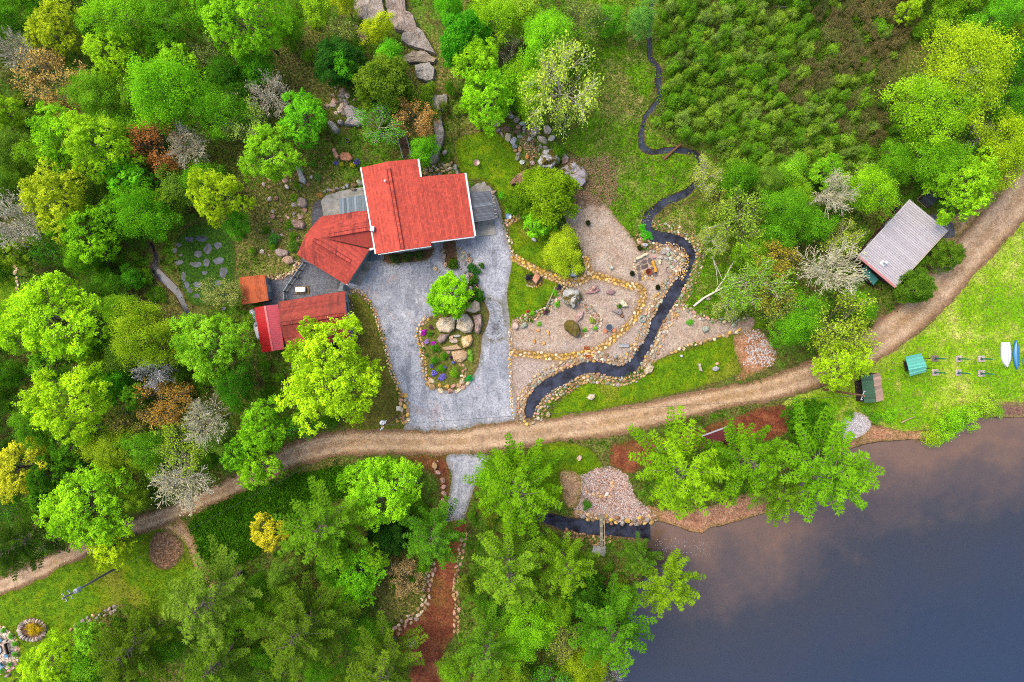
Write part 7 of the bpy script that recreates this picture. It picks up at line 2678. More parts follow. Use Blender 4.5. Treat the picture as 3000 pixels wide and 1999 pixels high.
TREES = [
    # kind, x, y, r, colour, label, options
    ("D", 15, 55, 72, MIDG, "mid green leafy tree filling the top left picture corner"),
    ("M", 165, 85, 86, YLIME, "yellow tufted maple near the top left corner", dict(H=9)),
    ("D", 352, 55, 92, LIMEB, "lime leafy tree at the top edge right of the yellow maple"),
    ("D", 490, 45, 84, MIDG, "mid green tree at the top edge between two lime trees"),
    ("M", 735, 60, 108, LIMEB, "broad bright lime maple at the top edge above the dark gap", dict(H=15)),
    ("m", 640, 40, 60, (110, 190, 20), "small lime tree at the top edge left of the broad maple", dict(H=12)),
    ("M", 335, 160, 84, LIME, "lime maple below the top edge tree in the upper left wood"),
    ("m", 520, 185, 66, (126, 198, 20), "round lime tree left of the bare limbs in the upper wood"),
    ("B", 625, 165, 62, (120, 140, 60), "thin budding tree with grey limbs by the dark gap"),
    ("b", 150, 225, 96, (196, 162, 84), "tan orange budding tree in the upper left wood"),
    ("G", 50, 150, 66, GREYTW, "bare grey tree at the left edge of the upper wood", dict(bark=BARK_PALE)),
    ("D", 285, 285, 76, (104, 168, 24), "olive lime tree right of the tan budding tree"),
    ("D", 490, 275, 112, (108, 190, 14), "wide green tree in the middle of the upper left wood", dict(H=13)),
    ("M", 190, 402, 100, LIMEB, "bright lime maple left of the rusty tree"),
    ("M", 295, 425, 92, LIME, "bright yellow lime maple touching the rusty tree", dict(H=13)),
    ("b", 455, 425, 82, RUST, "rusty orange budding tree in the left wood"),
    ("G", 560, 425, 66, (170, 160, 120), "bare grey brown tree right of the rusty tree", dict(bark=BARK_PALE)),
    ("M", -5, 325, 66, LIME, "lime maple cut by the left edge beside the tan tree"),
    ("D", 640, 320, 84, (84, 156, 18), "green tree above the pale birch in the left wood"),
    ("D", 30, 440, 66, (96, 140, 34), "olive green tree at the left edge above the bare grey crown"),
    ("b", 720, 365, 72, PALEG, "pale budding birch with white limbs on the west slope", dict(bark=BARK_PALE)),
    ("d", 590, 520, 52, (96, 170, 20), "small green tree under the pale birch"),
    ("D", 660, 235, 66, DKG, "dark green tree beside the long dark gap"),
    ("d", 748, 205, 58, (70, 150, 18), "green tree on the right of the dark gap below the broad maple"),
    ("G", 790, 275, 66, (176, 164, 140), "bare white limbed tree above the west slope maple", dict(bark=BARK_PALE)),
    ("M", 888, 345, 72, (100, 196, 22), "bright green maple standing above the pink rock seat"),
    ("M", 790, 455, 92, (128, 196, 26), "lime maple on the slope left of the pink rock seat"),
    ("D", 845, 90, 40, MIDG, "narrow green sapling beside the dark gap near the ledges", dict(H=5)),
    ("C", 985, 175, 70, (40, 96, 26), "dark green conifer left of the ledges on the hill"),
    ("d", 1008, 195, 36, (92, 196, 20), "small bright green tree in front of the dark conifer", dict(H=9)),
    ("B", 1005, 95, 44, (150, 166, 70), "pale sparse tree above the dark conifer on the hill"),
    ("d", 1105, 85, 46, (176, 204, 24), "small yellow lime tree growing between the ledges", dict(H=6)),
    ("d", 1140, 165, 44, (90, 190, 20), "small bright tree right of the olive conifer"),
    ("C", 1122, 245, 82, (92, 128, 26), "broad olive conifer on the hill behind the house", dict(H=12)),
    ("B", 1100, 365, 68, (104, 176, 34), "green budding tree with white limbs behind the house", dict(bark=BARK_PALE)),
    ("b", 1215, 350, 58, (218, 164, 84), "orange budding tree over the wooden stairs", dict(H=9)),
    ("d", 1242, 440, 42, (90, 176, 18), "bright green tree touching the north corner of the red roof", dict(H=6)),
    ("d", 928, 22, 50, (140, 196, 24), "lime tree at the top edge left of the ledges", dict(H=7)),
    ("d", 1010, 5, 40, (170, 196, 26), "yellow lime tree at the top edge touching the ledges", dict(H=7)),
    ("D", 1312, 15, 52, (84, 186, 18), "feathery bright green tree at the top edge right of the ledges"),
    ("C", 1362, 105, 76, (56, 152, 16), "dense green conifer right of the smooth ledge", dict(H=12)),
    ("D", 1445, 55, 76, (138, 200, 22), "lime tree at the top edge beside the dense conifer"),
    ("M", 1402, 192, 74, (138, 206, 18), "yellow lime maple below the dense conifer", dict(H=12)),
    ("M", 1430, 280, 88, (128, 206, 14), "bright lime maple above the rock heap", dict(H=12)),
    ("G", 1470, 150, 54, (156, 150, 116), "bare grey tree between the lime maples above the heap"),
    ("D", 1600, 120, 84, (116, 200, 18), "lime tree above the pale branchy one at the top middle"),
    ("D", 1545, 270, 76, (132, 196, 18), "lime tree left of the pale branchy one"),
    ("b", 1645, 255, 118, (182, 204, 66), "large pale lime tree with white branches fanning out", dict(bark=BARK_PALE, H=14)),
    ("d", 1530, 30, 52, (146, 196, 40), "small lime tree with white stems at the top middle"),
    ("B", 1705, 60, 70, (130, 150, 60), "sparse olive tree at the top edge left of the stream"),
    ("d", 1780, 60, 50, (80, 160, 24), "round green tree at the top edge by the stream", dict(H=5)),
    ("d", 1880, 60, 48, (96, 160, 56), "grey green tree leaning over the upper stream", dict(H=6)),
    # right side
    ("D", 2830, 205, 124, (158, 198, 24), "very large yellow lime tree in the upper right wood", dict(H=15)),
    ("D", 2730, 330, 112, (134, 196, 18), "large lime tree below the very large one at right", dict(H=13)),
    ("B", 2770, 270, 92, (160, 190, 60), "pale limbed tree between the two large right lime trees", dict(bark=BARK_PALE, H=14)),
    ("D", 2945, 440, 92, (156, 198, 18), "yellow lime tree at the right edge above the road", dict(H=12)),
    ("D", 2925, 55, 66, (90, 176, 24), "green tree near the top right corner"),
    ("D", 2985, 180, 78, (66, 140, 16), "dark green tree at the right edge below the corner"),
    ("D", 2985, 330, 74, (84, 160, 18), "green tree at the right edge by the fallen grey limbs"),
    ("G", 2940, 270, 60, (150, 140, 120), "fallen grey branchy tree in the right wood", dict(H=6)),
    ("G", 2900, 405, 50, (196, 190, 170), "pale bare crown in the right wood above the road", dict(H=7, bark=BARK_PALE)),
    ("M", 2825, 540, 108, (138, 204, 20), "lime maple overhanging the cabin's gravel and road", dict(H=11)),
    ("D", 2740, 470, 80, (112, 186, 20), "green tree behind the cabin's overhanging maple"),
    ("m", 2665, 30, 34, (150, 200, 20), "small lime tree alone in the thicket at the top edge", dict(H=6)),
    ("d", 2840, 70, 40, (96, 186, 24), "small green tree in the thicket left of the corner tree", dict(H=5)),
    ("m", 2425, 505, 52, (116, 190, 24), "round lime tree in the lower thicket", dict(H=6)),
    ("d", 2320, 500, 46, (120, 190, 30), "lime tree in the lower thicket left of the round one", dict(H=6)),
    ("D", 2300, 620, 74, (92, 164, 22), "green tree between the thicket and cabin"),
    ("d", 2385, 660, 54, (88, 164, 20), "green tree left of the cabin's back wall"),
    ("G", 2445, 568, 66, (176, 176, 116), "pale bare tree leaning above the cabin", dict(bark=BARK_PALE, H=11)),
    ("D", 2545, 560, 76, (128, 196, 16), "lime tree above the cabin's back wall", dict(H=10)),
    ("B", 2480, 695, 62, (166, 184, 56), "pale lime budding tree touching the cabin roof", dict(bark=BARK_PALE)),
    ("G", 2425, 785, 92, (186, 182, 130), "big pale bare tree left of the cabin", dict(bark=BARK_PALE, H=12)),
    ("b", 2270, 765, 64, (186, 170, 54), "orange tinted budding tree left of the big pale bare tree"),
    ("b", 2255, 850, 66, (176, 168, 56), "tan budding tree above the gravel terrace"),
    ("C", 2784, 746, 44, (84, 126, 26), "round green conifer at the cabin's road corner", dict(H=6)),
    ("C", 2690, 842, 50, (76, 122, 26), "dark green conifer at the cabin's front corner", dict(H=6)),
    ("b", 2470, 960, 108, (166, 190, 40), "wide yellow lime budding tree above the dirt road", dict(H=11)),
    ("D", 2340, 945, 76, (92, 168, 20), "green tree left of the wide yellow lime one by the road"),
    ("d", 2520, 900, 44, (100, 180, 18), "small green tree below the cabin's green locker", dict(H=6)),
    ("m", 2500, 890, 38, (120, 196, 20), "small lime tree in the shade of the pale bare tree", dict(H=5)),
    ("M", 2462, 1064, 74, (160, 210, 18), "bright yellow lime maple overhanging the dirt road", dict(H=10)),
    ("B", 2075, 525, 54, (176, 190, 66), "pale lime budding birch leaning over the upper stream", dict(bark=BARK_PALE)),
    ("B", 2170, 640, 86, (150, 180, 50), "pale budding tree right of the stream bend"),
    ("b", 2190, 830, 88, (136, 180, 40), "lime budding tree behind the fallen white birch", dict(bark=BARK_PALE)),
    ("d", 2275, 690, 56, (90, 166, 22), "green tree in the wood right of the stream bend"),
    ("B", 2290, 900, 60, (150, 170, 60), "sparse pale tree at the terrace end"),
    ("d", 2200, 740, 50, (120, 180, 26), "lime tree in the wood above the fallen birch"),
    ("B", 2120, 600, 52, (160, 176, 60), "sparse lime tree beside the narrow stream"),
    ("b", 2140, 895, 50, (166, 184, 70), "pale sparse tree beside the fallen white birch fork", dict(bark=BARK_PALE, H=6)),
    ("b", 2095, 700, 50, (160, 180, 60), "pale lime budding tree east of the stream pool", dict(bark=BARK_PALE, H=7)),
    # house garden
    ("C", 1605, 572, 86, (112, 156, 14), "golden green cedar beside the upper lawn", dict(H=8)),
    ("C", 1535, 590, 48, (78, 126, 14), "lower dark cedar left of the golden green one", dict(H=5)),
    ("m", 1577, 655, 46, (108, 194, 22), "small lime green tree below the golden cedar", dict(H=5)),
    ("D", 1648, 738, 62, (162, 198, 26), "weeping yellow lime tree beside the cobbled path", dict(H=5)),
    ("R", 1315, 866, 62, (128, 206, 14), "round clipped lime green tree on the driveway island", dict(H=6.5)),
    ("M", 972, 1104, 162, (162, 214, 14), "huge bright yellow lime maple over the garage", dict(H=14, variant=0)),
    ("m", 916, 968, 36, (158, 210, 14), "upper leafy spur of lime foliage above the garage roof", dict(H=12)),
    ("m", 872, 1032, 36, (160, 212, 16), "left leafy spur of lime foliage beside the red metal roof", dict(H=11)),
    # left middle
    ("M", 150, 935, 138, (150, 214, 12), "large bright lime maple beside the straight grey trunk", dict(H=14, variant=1)),
    ("M", 210, 1185, 124, (160, 214, 16), "large bright lime maple in the lower left wood", dict(H=14, variant=2)),
    ("D", 330, 1130, 56, (66, 160, 16), "dark green tree right of the lower left maple"),
    ("M", 165, 590, 110, YLIME, "yellow lime maple beside the bare grey crown", dict(H=12)),
    ("m", 372, 530, 70, (104, 204, 18), "bright green maple under the rusty tree"),
    ("M", 245, 680, 88, (122, 196, 14), "lime maple below the yellow lime one in the left wood"),
    ("D", 425, 625, 82, (86, 166, 14), "green tree above the little creek"),
    ("M", 632, 570, 84, (158, 198, 18), "yellow lime maple with white limbs above the swamp", dict(H=12)),
    ("d", 695, 655, 40, (78, 164, 20), "green tree at the lower right of the swamp edge maple"),
    ("G", 45, 648, 92, (170, 166, 140), "large bare grey crown at the left edge", dict(bark=BARK_PALE, H=13)),
    ("D", 20, 560, 60, (84, 136, 26), "green tree behind the bare grey crown at the left edge"),
    ("D", 310, 838, 56, (72, 136, 22), "feathery green tree left of the little creek", dict(H=5)),
    ("d", 385, 815, 34, (70, 156, 24), "small green bush tree left of the little creek", dict(H=4)),
    ("D", 425, 985, 100, (128, 170, 20), "olive lime tree below the straight grey trunk", dict(H=11)),
    ("M", 610, 1010, 108, (124, 192, 28), "lime tree with white limbs left of the red metal roof", dict(H=12)),
    ("b", 655, 865, 54, (166, 176, 84), "pale budding tree beside the orange shed", dict(H=6)),
    ("b", 465, 1005, 66, (170, 164, 34), "golden budding tree in the left middle wood"),
    ("b", 480, 1180, 76, (190, 146, 60), "orange brown budding tree in the left lower wood"),
    ("G", 455, 1090, 52, (206, 204, 196), "dead white branched tree in the left middle wood", dict(bark=A(226, 222, 214), H=10)),
    ("D", 690, 1130, 66, (58, 130, 16), "dark green tree left of the huge garage maple", dict(H=9)),
    ("G", 615, 1230, 74, (176, 176, 120), "bare pale branched tree above the road in the lower left", dict(bark=BARK_PALE, H=11)),
    ("b", 545, 1320, 76, (156, 186, 44), "pale lime budding tree above the bent road"),
    ("D", 330, 1325, 74, (140, 176, 26), "yellow green tree in the lower left wood below the maple"),
    ("D", 430, 1310, 60, (96, 166, 24), "green tree in the lower left wood beside the pale budding one"),
    ("B", 395, 1230, 66, (166, 160, 60), "tan sparse tree right of the lower left maple"),
    ("M", 255, 1490, 128, (134, 204, 18), "big lime tree leaning over the bent dirt road", dict(H=12, variant=3)),
    ("m", 330, 1600, 62, (170, 208, 14), "yellow lime tree hanging over the left lawn", dict(H=9)),
    ("m", 60, 1375, 84, (186, 196, 36), "yellow tufted maple at the lower left edge", dict(H=9)),
    ("G", 530, 1415, 92, (186, 180, 130), "leaning pale bare tree reaching over the road", dict(bark=BARK_PALE, H=10)),
    ("M", 770, 1255, 84, (118, 192, 18), "lime maple on the road bend left of the huge one", dict(H=10)),
    ("m", 755, 1370, 62, (132, 200, 16), "lime maple south of the road bend", dict(H=9)),
    ("m", 700, 1330, 50, (100, 176, 18), "green maple at the inner side of the road bend", dict(H=9)),
    ("P", 40, 1600, 90, (66, 108, 22), "dark green pine at the lower left edge"),
    ("B", 150, 1545, 64, (166, 170, 90), "pale sparse tree beside the road at the lower left", dict(bark=BARK_PALE)),
    # bottom
    ("P", 610, 1760, 128, PINE3, "large pale green pine at the lower left centre", dict(H=17)),
    ("P", 385, 1900, 112, (82, 118, 20), "dull green pine at the bottom edge left", dict(H=14)),
    ("M", 150, 1935, 76, (156, 212, 16), "yellow lime maple beside the patio at the bottom left", dict(H=8)),
    ("m", 270, 1870, 50, (116, 186, 28), "lime maple behind the grey retaining wall", dict(H=7)),
    ("P", 630, 1950, 104, (90, 136, 26), "mid green pine at the bottom edge below the large pale one", dict(H=14)),
    ("P", 880, 1850, 138, (88, 128, 25), "broad dull green pine left of the red soil path", dict(H=17)),
    ("P", 945, 1545, 132, (92, 152, 21), "star shaped green pine south of the road", dict(H=16)),
    ("m", 790, 1560, 56, (206, 206, 34), "bright yellow small maple left of the star shaped pine", dict(H=7)),
    ("M", 1118, 1440, 112, (132, 208, 18), "lime maple left of the grey lane mouth", dict(H=10, variant=4)),
    ("C", 1140, 1570, 62, (30, 72, 18), "very dark conifer in the hollow below the lane maple", dict(H=7)),
    ("P", 1275, 1575, 90, (77, 146, 24), "green pine arching over the red soil path", dict(H=15)),
    ("m", 1045, 1690, 90, (112, 196, 16), "lime maple between the star pine and red path", dict(H=8)),
    ("b", 1190, 1690, 54, (186, 154, 96), "tan bare shrub tree beside the curved stone wall", dict(H=5)),
    ("P", 1120, 1965, 118, (99, 140, 27), "pale green pine cut by the bottom edge by the red path", dict(H=15)),
    ("P", 1520, 1440, 130, (103, 168, 10), "broad lime green pine right of the grey lane", dict(H=14)),
    ("D", 1450, 1400, 60, (112, 186, 16), "lime foliage tree on the left of the broad lime pine", dict(H=8)),
    ("P", 1490, 1680, 112, (116, 172, 30), "pale green pine with visible trunk below the lime one", dict(H=17)),
    ("P", 1660, 1660, 84, (112, 168, 20), "lime green pine left of the footbridge landing", dict(H=15)),
    ("P", 1430, 1900, 92, (90, 150, 26), "green pine right of the red path at the bottom", dict(H=14)),
    ("D", 1540, 1850, 84, (116, 190, 16), "lime tree under the bottom centre pines", dict(H=9)),
    ("P", 1790, 1850, 118, (82, 154, 21), "green pine at the lake edge with long arms", dict(H=15)),
    ("P", 1955, 1715, 92, (120, 172, 20), "lime green pine leaning out over the lake", dict(H=12)),
    ("P", 1880, 1640, 56, (82, 136, 27), "small pine at the peninsula tip by the lake", dict(H=8)),
    ("B", 1645, 1880, 58, (150, 160, 60), "sparse pale tree between the bottom pines"),
    ("D", 1725, 1955, 72, (136, 170, 18), "yellow green tree at the bottom edge near the lake", dict(H=7)),
    ("C", 1720, 1760, 66, (50, 100, 16), "dark conifer behind the lake edge pine", dict(H=8)),
    ("G", 1790, 1980, 36, (190, 186, 190), "grey leafless bush at the waterline on the bottom edge", dict(H=4)),
    ("P", 2000, 1380, 140, (127, 190, 12), "bright lime pine at the left of the shore trio", dict(H=16)),
    ("P", 2185, 1350, 112, (99, 166, 12), "green pine in the middle of the shore trio", dict(H=15)),
    ("P", 2425, 1375, 150, (103, 176, 16), "largest green pine of the shore trio hanging over the lake", dict(H=17)),
    ("C", 2375, 1235, 62, (56, 116, 12), "dark green conifer behind the largest shore pine", dict(H=7)),
    ("P", 2290, 1450, 80, (103, 160, 20), "lower green pine tucked between the shore trio", dict(H=9)),
]
for t in TREES:
    kw = t[6] if len(t) > 6 else {}
    plant(t[0], t[1], t[2], t[3], t[4], t[5], **kw)

# ------------------------------------------------------------------ shrubs and bed plants one can pick out
SHRUBS = [
    (1155, 757, 17, (70, 96, 40), "left of three dark round shrubs along the south wall"), (1191, 752, 18, (72, 98, 40), "middle of three dark round shrubs along the south wall"),
    (1228, 747, 17, (76, 100, 42), "right of three dark round shrubs along the south wall"),
    (100, 1845, 25, (196, 178, 16), "golden yellow shrub inside the stone ring"),
    (8, 1849, 9, (70, 170, 24), "topmost leafy green clump round the patio"), (31, 1866, 9, (86, 182, 24), "second leafy green clump round the patio from the top"),
    (43, 1888, 9, (84, 180, 24), "leafy green clump beside the dark patio bench"), (43, 1919, 10, (76, 174, 24), "leafy green clump right of the blue side table"),
    (27, 1949, 9, (70, 168, 22), "leafy green clump above the lower blue chair"), (4, 1968, 9, (76, 172, 24), "lowest leafy green clump round the patio"),
    (2735, 1285, 30, (150, 196, 30), "pale lime shrub at the left of the lakeside row"), (2768, 1262, 36, (132, 200, 20), "lime shrub in the lakeside row next to the pale one"),
    (2800, 1235, 42, (124, 200, 18), "tallest lime shrub of the lakeside row"), (2845, 1215, 40, (140, 202, 30), "lime shrub right of the tallest lakeside one"),
    (2895, 1190, 36, (150, 196, 44), "yellowish shrub at the right end of the lakeside row"), (2925, 1205, 20, (126, 186, 40), "small green shrub at the water below the yellowish one"),
    (2610, 1218, 24, (120, 200, 20), "lime shrub below the tan shelter roof"), (2565, 1222, 22, (90, 170, 20), "green shrub right of the white pebble patch"),
    (2540, 1200, 18, (110, 180, 30), "small shrub at the shelter's lower corner"),
    (2022, 945, 11, (80, 186, 24), "bright green clump on the gravel terrace"), (1895, 690, 16, (60, 196, 14), "bright green reed patch on the stream bank"), (1882, 668, 12, (64, 200, 16), "upper bright green reed patch on the stream bank"),
    (1374, 1110, 12, (36, 176, 84), "bluish green rosette shrub at the island tip"),
    (1376, 1035, 10, (140, 206, 70), "pale lime clump beside the island slab"), (1378, 1052, 9, (130, 200, 60), "lower pale lime clump beside the island slab"),
    (1260, 978, 9, (66, 136, 20), "green clump left of the island ledge"), (1274, 1020, 13, (70, 150, 18), "leafy green clump in the island flower bed"), (1272, 1058, 14, (66, 150, 18), "second leafy green clump in the island flower bed"),
    (1292, 1080, 13, (80, 160, 20), "third leafy green clump toward the island tip"), (1330, 1095, 16, (110, 170, 24), "low green clump in the island tip"), (1300, 1045, 13, (84, 150, 24), "green clump beside the layered island rock"),
    (1240, 1022, 5, (60, 140, 40), "small green tuft at the island's left stones"), (1250, 1040, 5, (66, 150, 40), "smaller green tuft below it at the island's left stones"),
    (1262, 960, 8, (110, 62, 90), "dark purple leaved clump in the island bed"), (1322, 1048, 7, (84, 60, 86), "dark purple clump beside the big island slab"),
    (1625, 856, 9, (96, 190, 16), "round green clump above the flower border"), (1632, 893, 9, (100, 190, 20), "round green clump below the driftwood log"), (1628, 862, 8, (104, 190, 24), "round green clump touching the driftwood log"),
    (1560, 918, 10, (110, 190, 20), "round lime clump in the flower border"), (1580, 950, 8, (100, 186, 24), "round green clump at the lower flower border"), (1600, 915, 9, (96, 62, 66), "dark red leaved clump in the flower border"),
    (1638, 842, 8, (70, 56, 86), "dark purple clump beside the mottled boulder"), (1713, 968, 8, (90, 190, 24), "green clump right of the mossy boulder"), (1744, 962, 8, (100, 194, 28), "lime clump near the glass table"),
    (1735, 940, 10, (150, 176, 60), "yellow green clump above the glass table"), (1655, 800, 10, (76, 190, 16), "green clump at the foot of the weeping tree"), (1815, 898, 8, (70, 130, 30), "dark green clump beside the cream white boulder"),
    (1548, 815, 11, (50, 46, 66), "dark purple ground plant round the pink diamond boulder"), (1556, 803, 8, (54, 110, 30), "green clump behind the pink diamond boulder"),
    (1720, 1480, 16, (70, 140, 24), "green clump at the lower edge of the pebble beach"), (770, 1300, 14, (100, 176, 30), "small green shrub at the road bend"),
    (2490, 1215, 16, (104, 170, 30), "green shrub left of the white pebble patch"), (1490, 620, 12, (90, 190, 24), "bright green shrub behind the bird bath"), (1470, 575, 14, (80, 186, 24), "bright green shrub beside the canopy rafters"),
    (1000, 482, 8, (170, 180, 30), "yellow green clump below the pink rock seat"), (1033, 485, 8, (196, 196, 24), "yellow clump below the pink rock seat"),
    (1300, 705, 7, (70, 150, 30), "small green clump by the south wall bed"), (1322, 700, 6, (80, 160, 30), "tiny green clump under the eave bed"),
    (930, 520, 14, (96, 150, 60), "grey green shrub on the west grass"), (915, 480, 12, (80, 150, 40), "green shrub above the west grass"), (860, 720, 18, (80, 140, 24), "green shrub by the court boulders"),
    (800, 700, 18, (70, 150, 50), "blue green shrub on the west slope"), (870, 545, 14, (110, 160, 20), "lime shrub beside the white lichen rock"),
]
for x, y, r, col, lab in SHRUBS:
    plant("S", x, y, r, col, lab, H=max(0.5, r / 20 * 1.3))
FLOWERS = [(1241, 975, 9, (206, 40, 190), "left bright magenta flower cushion in the island bed"), (1269, 1008, 8, (206, 40, 196), "right bright magenta flower cushion in the island bed"),
           (1250, 1002, 8, (206, 160, 226), "pale lilac flower cushion between the magenta ones"), (1272, 1094, 9, (150, 130, 226), "lavender flower cushion near the island tip"),
           (1296, 1106, 11, (150, 128, 220), "wide lavender flower cushion at the island tip"), (1302, 1078, 5, (150, 130, 230), "small lavender flower tuft in the island bed"), (1264, 1073, 6, (160, 140, 220), "lavender flower tuft at the island's left edge"),
           (1327, 1063, 5, (150, 140, 220), "small lavender tuft below the island slab"), (1044, 477, 11, (104, 84, 156), "purple flower patch right of the pink rock seat"), (985, 478, 8, (110, 104, 160), "purple flower patch left of the pink rock seat"),
           (1546, 913, 5, (226, 100, 70), "coral red flower tuft in the flower border")]
for x, y, r, col, lab in FLOWERS:
    plant("J", x, y, r, col, lab, H=0.4, name="flower_cushion", cat="flowers")
for x, y, r, sq, col, lab in ((1327, 775, 17, 1.0, (70, 112, 22), "left spreading juniper near the drive rocks"), (1388, 789, 26, 0.5, (36, 120, 30), "wide dark juniper between the drive lanes"),
                              (1388, 823, 18, 0.7, (60, 120, 24), "small juniper right of the clipped tree"), (1397, 866, 26, 0.8, (56, 126, 20), "spreading juniper above the cracked ledge"),
                              (1411, 778, 9, 1.0, (70, 130, 24), "tip of juniper sticking over the drive gravel"), (1310, 948, 10, 1.0, (120, 180, 20), "mossy green cushion in the ledge crack")):
    plant("J", x, y, r, col, lab, H=0.9, squash=sq)

MARKS = [(165, 85, "yellow corner maple"), (150, 225, "tan budding tree"), (455, 425, "rusty tree"), (720, 365, "pale slope birch"), (790, 275, "bare white tree"), (985, 175, "dark hill conifer"),
         (1130, 240, "olive hill conifer"), (1222, 350, "orange tree"), (1645, 255, "white branched lime tree"), (1345, 105, "dense top conifer"), (2830, 205, "very large lime tree"), (490, 275, "wide green tree"),
         (2425, 785, "big pale bare tree"), (2640, 710, "ribbed roof cabin"), (2470, 960, "yellow roadside tree"), (2100, 850, "fallen white birch"), (45, 648, "bare grey crown"), (632, 570, "swamp maple"), (352, 55, "top edge lime tree"),
         (480, 830, "little creek"), (150, 935, "trunk side lime maple"), (210, 1185, "lower left maple"), (480, 1180, "orange brown tree"), (455, 1090, "dead white tree"), (985, 1110, "huge garage maple"), (735, 60, "broad top maple"),
         (255, 1490, "leaning lime tree"), (530, 1415, "leaning bare tree"), (60, 1375, "yellow edge maple"), (945, 1545, "star shaped pine"), (790, 1560, "small yellow maple"), (610, 1760, "pale green pine"), (190, 402, "bright left maple"),
         (880, 1850, "broad dull pine"), (1118, 1440, "lane maple"), (1240, 1740, "curved stone wall"), (1490, 1680, "trunk showing pine"), (1790, 1850, "lake edge pine"), (1955, 1715, "leaning lake pine"), (1430, 1900, "bottom path pine"),
         (2425, 1375, "largest shore pine"), (2000, 1380, "bright shore pine"), (1761, 1560, "footbridge"), (2545, 1140, "two toned shelter"), (745, 850, "orange shed"), (1910, 200, "upper stream"), (610, 1010, "white limbed lime tree"),
         (1960, 440, "stream log"), (2425, 505, "round thicket tree"), (2320, 500, "lime thicket tree"), (2665, 30, "small top lime tree"), (2150, 95, "pale dead stem"), (2310, 23, "white birch stem"), (2518, 365, "tan broken stem"),
         (2840, 70, "small corner tree"), (2300, 620, "green thicket side tree"), (2940, 270, "fallen grey branches"), (2190, 640, "stream bend tree"), (425, 985, "olive lime tree"), (632, 1960, "bottom edge pine"), (1385, 190, "yellow lime maple")]
DIRS = ["right of", "upper right of", "above", "upper left of", "left of", "lower left of", "below", "lower right of"]
ORD = ["nearest", "second nearest", "third nearest", "fourth nearest", "fifth nearest", "sixth nearest", "seventh nearest", "eighth nearest", "ninth nearest", "tenth nearest", "eleventh nearest", "twelfth nearest", "thirteenth nearest", "fourteenth nearest", "fifteenth nearest", "sixteenth nearest", "seventeenth nearest", "eighteenth nearest"]


def name_each(items, what):
    """items: (object, sx, sy, colour word); every bush is told by the landmark it grows beside"""
    cell = {}
    for o, x, y, cw in items:
        m = min(MARKS, key=lambda q: (q[0] - x) ** 2 + (q[1] - y) ** 2)
        d = int(round(math.atan2(m[1] - y, x - m[0]) / (math.pi / 4))) % 8
        cell.setdefault((m[2], d), []).append(((m[0] - x) ** 2 + (m[1] - y) ** 2, o.name, o, cw))
    for (nm, d), lst in cell.items():
        for k, (_, _, o, cw) in enumerate(sorted(lst, key=lambda q: q[:2])):
            o["label"] = f"{cw} {what}, {ORD[min(k, 17)]} one {DIRS[d]} the {nm}"


# wet thicket: alder bushes, many alike
TH = [(1935, -20), (2700, -20), (2640, 140), (2600, 330), (2560, 480), (2380, 540), (2250, 560), (2120, 480), (2080, 420), (1980, 400), (1920, 360), (1960, 200)]
thp = [W(*p)[:2] for p in TH]
placed = []
alders, twigs, unders = [], [], []
tries = 0
while len(placed) < 290 and tries < 20000:
    tries += 1
    x, y = RD.uniform(1900, 2720), RD.uniform(-20, 570)
    wx, wy, _ = W(x, y)
    r = RD.choice([13, 16, 19, 23, 28])
    if not inside2(wx, wy, thp) or any((x - q[0]) ** 2 + (y - q[1]) ** 2 < ((r + q[2]) * 0.66) ** 2 for q in placed):
        continue
    k = mnoise.noise(Vector((x * 0.006, y * 0.006, 4.0)))
    brown = max(0, min(1, (x - 2280) / 260 + k * 1.2)) * (1 if y < 330 else 0.6)
    placed.append((x, y, r))
    if RD.random() < brown * 0.8:
        col = RD.choice([(126, 116, 66), (136, 124, 72), (124, 130, 62)])
        o_ = plant("B", x, y, r * 1.2, col, "brown twiggy bush in the wet thicket at upper right", H=2.6, group="brown twiggy bushes in the wet thicket", name="twiggy_bush", cat="shrub", bark=A(140, 128, 96))
        twigs.append((o_, x, y, "brown"))
    else:
        col = RD.choice([(120, 176, 36), (104, 168, 30), (140, 184, 50), (126, 166, 60), (96, 160, 24)])
        o_ = plant("S", x, y, r, col, "light green alder bush in the wet thicket at upper right", H=RD.uniform(1.2, 3.6), group="green alder bushes in the wet thicket", name="alder_bush")
        alders.append((o_, x, y, "large light green" if r > 22 else "small light green"))

# undergrowth bushes in the woods, many alike
def clear_of(x, y, pad=0.0):
    return not any(inside2(x, y, p) for p in HOUSE_XY)


cand = sample_zone(zone_kind("forest"), 1500)
ub = []
for p in cand:
    sx_, sy_ = toS(p)
    if inside2(p[0], p[1], thp) or not clear_of(p[0], p[1]) or len(ub) >= 290:
        continue
    if 900 < sx_ < 1340 and 380 < sy_ < 640:
        continue
    if 1000 < sx_ < 1330 and sy_ < 200 and RD.random() < 0.7:
        continue
    if any((p[0] - q[0]) ** 2 + (p[1] - q[1]) ** 2 < 2.2 for q in ub):
        continue
    ub.append(p)
    if kb.find((p[0], p[1], 0))[2] < 0.8:
        continue
    hillside = 640 < sx_ < 950 and 380 < sy_ < 800
    r = RD.uniform(10, 17) if hillside else RD.uniform(14, 34)
    col = RD.choice([(86, 146, 20), (100, 160, 24), (72, 128, 20), (116, 164, 34), (110, 140, 34), (92, 156, 18)])
    o_ = plant(RD.choice("SSSd") if not hillside else "S", sx_, sy_, r, col, "green undergrowth bush on the shaded forest floor", H=RD.uniform(1.0, 2.6) if not hillside else 0.8,
          group="green undergrowth bushes in the woods", name="undergrowth_bush", cat="shrub")
    unders.append((o_, sx_, sy_, "small green" if r < 20 else "green"))
name_each(alders, "alder bush")
name_each(twigs, "twiggy bush")
name_each(unders, "undergrowth bush")

